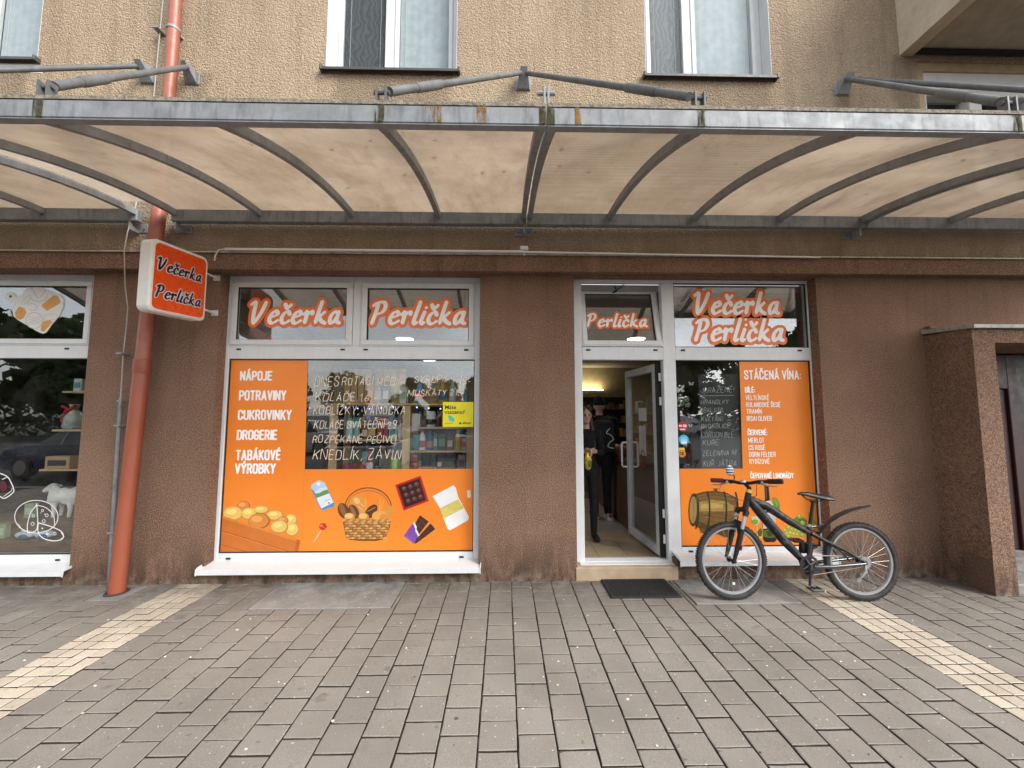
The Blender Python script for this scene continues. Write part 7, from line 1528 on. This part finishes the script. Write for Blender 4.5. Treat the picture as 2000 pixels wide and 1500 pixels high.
# frame
m = MB()
m.tube([bp(2.343, 0, .955), bp(2.292, 0, .79)], [.027, .027], 14)
m.tube([bp(2.335, 0, .90), bp(2.44, 0, .765), bp(2.64, 0, .51), bp(2.805, 0, .325)], [.034, .044, .041, .028], 14)
m.tube([bp(2.34, 0, .905), bp(2.50, 0, .83), bp(2.70, 0, .695), bp(2.87, 0, .59)], [.03, .038, .034, .024], 14)
m.tube([bp(2.40, 0, .81), bp(2.44, 0, .845)], .022, 10)
m.tube([bp(2.80, 0, .325), bp(2.845, 0, .36), bp(2.875, 0, .60), bp(2.882, 0, .66)], [.024, .018, .02, .021], 12)
m.lathe([(.028, -.04), (.028, .04)], bp(2.803, 0, .322), 16, 'y')
m.build('frame', bkm, BK, smooth='auto')
m = MB()
for s in (-1, 1):
    m.tube([bp(2.88, s * .02, .59), bp(2.99, s * .045, .53), bp(3.13, s * .06, .46), bp(3.315, s * .065, .345)], [.016, .015, .013, .012], 10)
    m.tube([bp(2.99, s * .04, .53), bp(3.12, s * .06, .43), bp(3.17, s * .062, .36)], .008, 8)
m.build('seat_stays', bkm, BK, smooth='auto')
m = MB()
for s in (-1, 1): m.tube([bp(2.86, s * .035, .305), bp(3.0, s * .06, .312), bp(3.315, s * .066, .343)], [.017, .016, .011], 10)
m.build('chain_stays', plain('polished stay', (.12, .125, .13), .18, metal=.8), BK, smooth='auto')
m = MB(); m.tube([bp(2.85, 0, .36), bp(2.89, .0, .50)], .017, 10); m.tube([bp(2.835, .0, .50), bp(2.90, .0, .455), bp(2.93, .0, .47)], .013, 8); m.bbox(2.80, 2.86, -.42, -.40, .40, .50, .006); m.build('shock_link', bks, BK, smooth='auto')
m = MB(); v0 = Vector(bp(2.846, 0, .40)); v1 = Vector(bp(2.875, 0, .54)); n = 60
m.tube([v0.lerp(v1, k / n) + Vector((math.cos(k * .75) * .021, math.sin(k * .75) * .021, 0)) for k in range(n + 1)], .0042, 6); m.build('shock_spring', C_(40, 40, 42, .4), BK, smooth=True)
# fork
fk = MB()
st_m = Matrix.Translation(bp(2.126, 0, WR)) @ Matrix.Rotation(R(5), 4, 'Z') @ Matrix.Translation(-Vector(bp(2.126, 0, WR)))
for s in (-1, 1): fk.tube([bp(2.112, s * .062, .345), bp(2.165, s * .064, .50), bp(2.212, s * .064, .64)], [.014, .023, .024], 12)
fk.tube([bp(2.232, -.064, .66), bp(2.222, -.05, .69), bp(2.222, .05, .69), bp(2.232, .064, .66)], .012, 8)
FK = fk.build('fork', bks, BK, smooth='auto')
for s in (-1, 1): m = MB(); m.tube([bp(2.212, s * .064, .64), bp(2.258, s * .064, .775)], .0165, 12); m.build('stanchion', chrome, FK, smooth='auto')
m = MB()
for s in (-1, 1): m.tube([bp(2.252, s * .066, .755), bp(2.268, s * .06, .80)], .024, 12)
m.tube([bp(2.266, -.07, .785), bp(2.285, 0, .80), bp(2.266, .07, .785)], .024, 10); m.tube([bp(2.285, 0, .80), bp(2.30, 0, .815)], .028, 12); m.build('fork_crown', bks, FK, smooth='auto')
m = MB(); m.tube([bp(2.168, -.087, .46), bp(2.182, -.0885, .50)], .012, 6, squash=(.4, 1.4)); m.build('red_decal', C_(206, 40, 40, .4), FK)
m = MB()
for s in (-1, 1): m.bbox(2.185, 2.205, bp(2.195, s * .035, .6)[1] - .012, bp(2.195, s * .035, .6)[1] + .012, .585, .69, .004)
m.tube([bp(2.19, -.05, .70), bp(2.21, 0, .745), bp(2.19, .05, .70)], .003, 5); m.build('front_brake', bks, FK)
# cockpit: bar turned with the wheel
m = MB(); m.tube([bp(2.343, 0, .955), bp(2.352, 0, .985)], .021, 12); m.build('headset', plain('brass ring', (.55, .45, .12), .35, metal=.4), BK)
m = MB(); m.tube([bp(2.35, 0, .985), bp(2.354, 0, 1.01)], .019, 12); m.tube([bp(2.353, 0, 1.0), bp(2.315, 0, 1.04)], .017, 10); m.build('stem', bks, BK, smooth='auto')
cN = Vector(bp(2.315, 0, 1.045)); bd = Vector((.60, -.78, .11)).normalized()    # bar runs obliquely: near grip to the right
def bar(t_, up=0.0): return tuple(cN + bd * t_ + Vector((0, 0, up)))
m = MB(); m.tube([bar(-.30, .02), bar(-.12, .015), bar(-.05, 0), bar(.05, 0), bar(.12, .015), bar(.30, .02)], .0155, 12); HB = m.build('handlebar', bks, BK, smooth='auto')
m = MB(); m.tube([bar(.19, .0175), bar(.2, .018), bar(.315, .021), bar(.318, .021)], [.017, .0225, .0225, .018], 12); m.build('grip', C_(26, 26, 26, .8), HB, smooth='auto')
m = MB(); m.tube([bar(-.19, .0175), bar(-.2, .018), bar(-.315, .021), bar(-.318, .021)], [.017, .0225, .0225, .018], 12); m.build('grip', C_(120, 40, 34, .7), HB, smooth='auto')
for s in (-1, 1):
    m = MB(); A = Vector(bar(s * .155, .016)); f = Vector((-.78, -.60, 0)) * .05
    m.tube([A, A + f * .8 + Vector((0, 0, -.012)), A + f * 1.1 + bd * s * .05 + Vector((0, 0, -.03)), A + f * .9 + bd * s * .13 + Vector((0, 0, -.035))], [.013, .011, .007, .005], 8); m.build('brake_lever', silver, HB, smooth='auto')
    m = MB(); m.ell(tuple(A - bd * s * .03 + Vector((0, 0, -.012))), (.024, .02, .014), 10, 6); m.build('shifter', bks, HB, smooth=True)
    m = MB(); p0 = A + f * .7; m.tube([p0, p0 + Vector((-.06, -.02, -.02)), p0 + Vector((-.07 + s * .02, .0, -.12)), Vector(bp(2.30, -.03, .88)), Vector(bp(2.26, -.01, .76))], .0028, 5); m.build('cable', C_(20, 20, 20), HB, smooth=True)
m = MB(); m.lathe([(.026, 0), (.026, .012), (.018, .022), (.004, .026)], tuple(cN + Vector((-.035, -.03, .012))), 14); m.build('bell', chrome, HB, smooth='auto')
# striped round mirror on a stalk at the far side of the bar
A = Vector(bar(-.10, .015)); MR = A + Vector((-.035, 0, .105))
m = MB(); m.tube([A, A + Vector((.012, 0, .05)), MR + Vector((.0, 0, -.03))], .005, 6); mi = m.build('mirror_stalk', bks, HB)
m = MB()
for k in range(8):
    z0_, z1_ = -.05 + k * .0125, -.05 + (k + 1) * .0125; rr = lambda z_: math.sqrt(max(1e-5, .0505 ** 2 - z_ ** 2)) * .8
    m.cur = k % 2; i0 = len(m.v)
    for z_ in (z0_, (z0_ + z1_) / 2):
        pass
    N = 14; ra, rb = rr(z0_), rr(z1_)
    V = [(MR.x + ra * math.cos(2 * math.pi * j / N), MR.y + .45 * ra * math.sin(2 * math.pi * j / N), MR.z + z0_) for j in range(N)] + [(MR.x + rb * math.cos(2 * math.pi * j / N), MR.y + .45 * rb * math.sin(2 * math.pi * j / N), MR.z + z1_) for j in range(N)]
    m.add(V, [(j, (j + 1) % N, N + (j + 1) % N, N + j) for j in range(N)])
m.build('striped_mirror', [C_(36, 44, 66, .3), C_(214, 220, 230, .25)], mi, smooth=True)
# seat
m = MB(); m.tube([bp(2.879, 0, .62), bp(2.945, 0, .875)], .0145, 12); SP = m.build('seatpost', bks, BK, smooth='auto')
m = MB(); m.tube([bp(2.872, 0, .645), bp(2.88, 0, .67)], .023, 12); m.tube([bp(2.88, -.03, .655), bp(2.92, -.032, .66)], .004, 6); m.build('seat_clamp', silver, SP)
sd = MB(); sec = []
for (u, w, h, dz) in ((0, .010, .012, .0), (.03, .020, .02, .006), (.09, .026, .026, .004), (.15, .04, .03, -.006), (.21, .062, .034, -.012), (.26, .072, .034, -.012), (.295, .066, .028, -.014), (.312, .04, .016, -.018)):
    x = 2.81 + u; z = .942 - u * .085 + dz + .012; rg = []
    for k in range(12):
        a = 2 * math.pi * k / 12; yy = math.cos(a) * w; zz = math.sin(a) * h * (1 if math.sin(a) > 0 else .6); rg.append(bp(x, yy, z - .012 + zz * 1.0))
    sec.append(rg)
V = sum(sec, []); nS = len(sec)
sd.add(V, [tuple(range(12))[::-1], tuple(range((nS - 1) * 12, nS * 12))] + [(i * 12 + k, i * 12 + (k + 1) % 12, (i + 1) * 12 + (k + 1) % 12, (i + 1) * 12 + k) for i in range(nS - 1) for k in range(12)])
SD = sd.build('saddle', plain('saddle vinyl', (.015, .015, .016), .4), BK, smooth='auto')
m = MB()
for s in (-1, 1): m.tube([bp(2.845, s * .008, .935), bp(2.90, s * .02, .888), bp(2.98, s * .022, .882), bp(3.07, s * .03, .91)], .0038, 6)
m.bbox(2.925, 2.965, bp(2.945, 0, .88)[1] - .022, bp(2.945, 0, .88)[1] + .022, .866, .886, .004); m.build('saddle_rails', bks, SD, smooth='auto')
# clip-on rear mudguard
fd = MB(); pth = [(2.945, .585, .022), (2.985, .635, .03), (3.06, .705, .036), (3.16, .762, .036), (3.26, .803, .033), (3.38, .832, .026), (3.475, .846, .012)]
V = []
for (x, z, w) in pth:
    for k in range(5):
        q = (k - 2) / 2; V.append(bp(x, q * w, z - .012 * q * q))
    for k in range(4, -1, -1):
        q = (k - 2) / 2; V.append(bp(x, q * w * .97, z - .0035 - .012 * q * q))
nP = len(pth)
fd.add(V, [tuple(range(10))[::-1], tuple(range((nP - 1) * 10, nP * 10))] + [(i * 10 + k, i * 10 + (k + 1) % 10, (i + 1) * 10 + (k + 1) % 10, (i + 1) * 10 + k) for i in range(nP - 1) for k in range(10)])
MG = fd.build('mudguard', plain('mudguard plastic', (.03, .028, .03), .35), BK, smooth='auto')
m = MB(); m.tube([bp(2.89, 0, .66), bp(2.93, 0, .64), bp(3.02, 0, .665)], .008, 6); m.tube([bp(2.895, .0, .62), bp(2.96, 0, .605)], .012, 6); m.build('mudguard_arm', bks, MG, smooth='auto')
# drive train
cc = bp(2.803, -.055, .322)
m = MB(); N = 44; V = []; 
for k in range(N):
    a = 2 * math.pi * k / N; r_ = .093 if k % 2 else .087
    V.append((cc[0] + r_ * math.cos(a), cc[1], cc[2] + r_ * math.sin(a)))
for k in range(N):
    a = 2 * math.pi * k / N; V.append((cc[0] + .066 * math.cos(a), cc[1], cc[2] + .066 * math.sin(a)))
V += [(x, y + .004, z) for x, y, z in V]
F = []
for k in range(N):
    l = (k + 1) % N; F += [(k, l, N + l, N + k), (2 * N + k, 3 * N + k, 3 * N + l, 2 * N + l), (k, 2 * N + k, 2 * N + l, l), (N + k, N + l, 3 * N + l, 3 * N + k)]
m.add(V, F)
for k in range(4): a = R(30 + 90 * k); m.tube([(cc[0], cc[1] + .002, cc[2]), (cc[0] + .072 * math.cos(a), cc[1] + .002, cc[2] + .072 * math.sin(a))], [.014, .008], 6)
m.lathe([(.055, .010), (.055, .014)], (cc[0], cc[1], cc[2]), 24, 'y'); CR = m.build('chainring', plain('dark steel', (.05, .05, .05), .35, metal=.6), BK)
m = MB(); m.tube([(cc[0], cc[1] - .012, cc[2]), (cc[0] - .03, cc[1] - .03, cc[2] - .165)], [.015, .010], 10); m.tube([(cc[0], cc[1] - .012, cc[2]), (cc[0], cc[1] + .12, cc[2])], .010, 8); m.tube([(cc[0], cc[1] + .12, cc[2]), (cc[0] + .03, cc[1] + .135, cc[2] + .165)], [.015, .01], 10); m.build('crank_arm', bkm, CR, smooth='auto')
for (x, y, z) in ((cc[0] - .03, cc[1] - .085, cc[2] - .17), (cc[0] + .03, cc[1] + .19, cc[2] + .165)):
    m = MB(); 
    m.bbox(x - .05, x + .05, y - .045, y - .033, z - .012, z + .010, .003); m.bbox(x - .05, x + .05, y + .033, y + .045, z - .012, z + .010, .003); m.bbox(x - .052, x - .04, y - .033, y + .033, z - .01, z + .01, .003); m.bbox(x + .04, x + .052, y - .033, y + .033, z - .01, z + .01, .003); m.tube([(x, y - .04, z), (x, y + .06, z)], .011, 8)
    m.build('pedal', plain('pedal alloy', (.05, .05, .05), .4, metal=.2), CR)
m = MB(); m.box(cc[0] + .024, cc[0] + .03, cc[1] - .132, cc[1] - .1305, cc[2] - .184, cc[2] - .158); m.build('pedal_reflector', C_(226, 220, 206, .3), CR)
h = bp(3.319, -.05, WR)
m = MB()
for r_, dy in ((.055, .0), (.046, .005), (.038, .01), (.03, .015)): m.lathe([(r_, dy), (r_, dy + .003)], h, 22, 'y')
m.build('cassette', silver, rw)
m = MB()
for dz, r1, r2 in ((1, .092, .05), (-1, .092, .042)): m.tube([(cc[0] + .03, cc[1] + .002, cc[2] + dz * r1 * .95), (h[0] - .02, h[1] + .006, h[2] + dz * r2)], .0042, 5, squash=(.8, 1.1))
m.build('chain', plain('chain steel', (.10, .095, .09), .4, metal=.6), BK)
m = MB(); m.tube([(h[0] - .005, h[1], h[2] - .02), (h[0] - .02, h[1] - .015, h[2] - .07), (h[0] - .085, h[1] - .01, h[2] - .15)], [.011, .014, .008], 8)
for q in (.45, 1.0): m.lathe([(.019, -.004), (.019, .004)], (h[0] - .02 - .065 * q, h[1] - .01, h[2] - .07 - .08 * q), 12, 'y')
m.build('derailleur', silver, BK, smooth='auto')

# ================================================================== across the street: car park and trees, seen only mirrored in the panes
def car(label, x, y, rot, col, est=True, h=1.45):
    c = thing('parked_car', label, 'car', (x, y, -.05), 'cars in the car park mirrored in the windows'); c.rotation_euler = (0, 0, rot)
    paint = plain('car paint %d %d %d' % tuple(int(v * 255) for v in col), col, .25, var=.05, coat=.8)
    def put(nm, mb, mat, sm=False):
        o = mb.build(nm, mat, None, smooth=sm); o.parent = c; return o
    L = 4.3; k = h / 1.45
    low = [(-2.15, .35), (-2.12, .62), (-2.0, .82), (-1.2, .93 * k), (1.75, .97 * k), (2.1, .9), (2.15, .5), (2.1, .3), (1.75, .26), (-1.9, .24)]
    m = MB()
    rings = []
    for (yy, s, dz) in ((-.86, .97, .02), (-.84, 1, 0), (.84, 1, 0), (.86, .97, .02)): rings.append([(px_ * s, yy, pz_ * (1 - dz) + dz * .5) for px_, pz_ in low])
    n = len(low); V = sum(rings, []); m.add(V, [tuple(range(n)), tuple(range(3 * n, 4 * n))[::-1]] + [(a * n + i, a * n + (i + 1) % n, (a + 1) * n + (i + 1) % n, (a + 1) * n + i) for a in range(3) for i in range(n)])
    put('body', m, paint, 'auto')
    xr = 1.85 if est else 1.1
    gh = [(-1.05, .93 * k), (-.35, 1.40 * k), (.2, 1.45 * k), (xr - .35, 1.42 * k), (xr + .1, .97 * k)]
    m = MB(); V = []
    for s in (-1, 1): V += [(a, s * (.80 if b < 1.1 * k else .62), b) for a, b in gh]
    n = len(gh); m.add(V, [tuple(range(n)), tuple(range(n, 2 * n))[::-1]] + [(i, (i + 1) % n, n + (i + 1) % n, n + i) for i in range(n)]); put('greenhouse', m, C_(24, 28, 32, .1))
    m = MB(); V = [(a, s * .63, b + .012) for s in (-1, 1) for a, b in gh[1:4]]; m.add(V + [(a, b, z + .02) for a, b, z in V], [(0, 1, 4, 3), (1, 2, 5, 4), (6, 9, 10, 7), (7, 10, 11, 8), (0, 3, 9, 6), (2, 8, 11, 5)]); put('roof', m, paint)
    for xx in (-.30, .62):
        for s in (-1, 1): m = MB(); m.hexa([(xx, s * .805, .95 * k), (xx + .09, s * .805, .95 * k), (xx + .09, s * .79, .95 * k), (xx, s * .79, .95 * k), (xx + .04, s * .635, 1.41 * k), (xx + .12, s * .635, 1.41 * k), (xx + .12, s * .61, 1.41 * k), (xx + .04, s * .61, 1.41 * k)]); put('pillar', m, paint)
    for xx in (-1.35, 1.3):
        for s in (-1, 1):
            m = MB(); m.lathe([(.30, -.1), (.32, -.06), (.32, .06), (.30, .1)], (xx, s * .79, .32), 20, 'y'); put('wheel', m, M['tyre rubber'])
            m = MB(); m.lathe([(.2, -.005), (.2, .005)], (xx, s * .897, .32), 16, 'y'); put('hubcap', m, silver)
    for s in (-1, 1):
        m = MB(); m.bbox(-2.16, -2.02, s * .62 - .17, s * .62 + .17, .6, .72, .02); put('headlight', m, C_(210, 214, 220, .1)); m = MB(); m.bbox(2.05, 2.17, s * .66 - .12, s * .66 + .12, .62, .85, .02); put('tail_light', m, C_(150, 20, 24, .2))
    return c
car('dark blue estate car mirrored in the leftmost window', -11.4, -6.9, R(8), (.02, .035, .12)); car('black tall car mirrored behind the blue estate', -12.6, -13.5, R(6), (.012, .012, .014), True, 1.75); car('white hatchback mirrored right of the black car', -9.2, -13.0, R(-4), (.72, .72, .72), False)
car('silver car mirrored in the display window below the handwriting', -3.9, -7.6, R(84), (.42, .43, .44)); car('dark grey car mirrored at the right of the display window', -.9, -12.0, R(92), (.06, .062, .066), False); car('light grey car mirrored by the stickers at the side window', 4.6, -9.0, R(88), (.36, .36, .37))
car('green car mirrored faintly far behind the silver one', -6.6, -15.5, R(5), (.03, .07, .05), False)
bark = plain('bark', (.07, .052, .038), .9, bump=.6, bscale=30)
t = NT('leaves'); oi = t.n('ObjectInfo').outputs['Random']; p_ = t.pos()
lc = t.mix(t.rng(t.noise(p_, 1.2, 3), .3, .7, 0, 1), (.025, .05, .016), (.07, .11, .03)); df = t.n('BsdfDiffuse'); t.l(lc, df.inputs[0]); tr = t.n('BsdfTranslucent'); t.l(lc, tr.inputs[0]); ms = t.n('MixShader'); ms.inputs[0].default_value = .3; t.l(df.outputs[0], ms.inputs[1]); t.l(tr.outputs[0], ms.inputs[2]); t.l(ms.outputs[0], t.out.inputs['Surface'])
def tree_meshes(seed, H, Rr, conifer=False):
    rr = random.Random(seed); cr = MB(); tk = MB()
    tk.tube([(0, 0, -.1), (.05, 0, H * .3), (0, .05, H * .6), (0, 0, H * .9)], [H * .028, H * .022, H * .014, .02], 8)
    cl = []
    for i in range(26):
        if conifer: z = rr.uniform(.12, 1) * H; rad = (1.03 - z / H) * Rr
        else: z = H * rr.uniform(.30, .98); q = (z / H - .62) / .42; rad = Rr * math.sqrt(max(.05, 1 - q * q))
        a = rr.uniform(0, 6.283); r_ = rad * math.sqrt(rr.random()); c = Vector((math.cos(a) * r_, math.sin(a) * r_, z)); cl.append((c, Rr * rr.uniform(.22, .42)))
        if i % 3 == 0: tk.tube([(0, 0, z * .75), tuple(c * .6 + Vector((0, 0, z * .36))), tuple(c)], [H * .01, H * .006, .01], 5)
    for c, s in cl:
        for k in range(130):
            d = Vector((rr.gauss(0, 1), rr.gauss(0, 1), rr.gauss(0, .8))).normalized() * s * rr.random() ** .4; p = c + d
            u = Vector((rr.gauss(0, 1), rr.gauss(0, 1), rr.gauss(0, 1))).normalized(); v = u.orthogonal().normalized(); q = .21 * rr.uniform(.7, 1.5)
            cr.face([p - u * q * 1.4, p + v * q * .8, p + u * q * 1.4, p - v * q * .8])
    return tk.mesh('trunk', bark, fix=False), cr.mesh('crown', M['leaves'], fix=False)
TM = [tree_meshes(1, 8.5, 3.2), tree_meshes(2, 7.0, 2.8), tree_meshes(3, 6.0, 1.7, True)]
where = [(-38, -24, 0, 1.05), (-33, -26, 1, 1.2), (-28.5, -24, 0, 1.0), (-25, -29, 1, 1.05), (-21.5, -33, 0, .8), (-18, -40, 1, .85), (-13.5, -50, 0, .75), (-9, -52, 1, .9), (-4.5, -50, 2, 1.1), (-1, -56, 1, 1.0), (4, -54, 0, .85), (9, -50, 1, .9), (13.5, -42, 0, .9), (17.5, -34, 1, 1.1), (22, -31, 0, 1.0), (27, -28, 1, 1.2)]
names = ('first', 'second', 'third', 'fourth', 'fifth', 'sixth', 'seventh', 'eighth', 'ninth', 'tenth', 'eleventh', 'twelfth', 'thirteenth', 'fourteenth', 'fifteenth', 'sixteenth')
for i, (x, y, k, s) in enumerate(where):
    tr_ = thing('tree', names[i] + ' from the left of the ' + ('conifers' if k == 2 else 'trees') + ' mirrored behind the car park', 'tree', (x, y, -.05), 'trees mirrored behind the car park')
    tr_.rotation_euler = (0, 0, i * 1.3); tr_.scale = (s, s, s)
    for nm, me in zip(('trunk', 'crown'), TM[k]): o = bpy.data.objects.new(nm, me); COL.objects.link(o); o.parent = tr_
hd = MB(); rr = random.Random(8)
for i in range(5200):
    x = rr.uniform(-40, 40); p = Vector((x, -36 - rr.uniform(0, 2) + (10 if abs(x) > 16 else 0) - (16 if -15 < x < 12 else 0), rr.uniform(0, 1.9 + .7 * math.sin(x * .8)))); u = Vector((rr.gauss(0, 1), rr.gauss(0, 1), rr.gauss(0, 1))).normalized(); v = u.orthogonal(); q = .2
    hd.face([p - u * q, p + v * q, p + u * q, p - v * q])
o = stuff(hd.build('hedge', M['leaves'], fix=False)); tag(o, 'dark hedge row mirrored behind the parked cars', 'hedge')
LPo = thing('lamp_post', 'tall grey lamp post mirrored in the leftmost window', 'lamp post', (-13.2, -10.5, -.05))
m = MB(); m.tube([(-13.2, -10.5, -.05), (-13.2, -10.5, 6.5), (-12.9, -10.2, 7.0), (-12.3, -9.7, 7.1)], [.09, .06, .05, .04], 10); m.build('pole', M['galvanised steel'], LPo); m = MB(); m.ell((-12.1, -9.5, 7.08), (.35, .2, .08), 12, 6); m.build('lamp_head', C_(120, 122, 124), LPo)
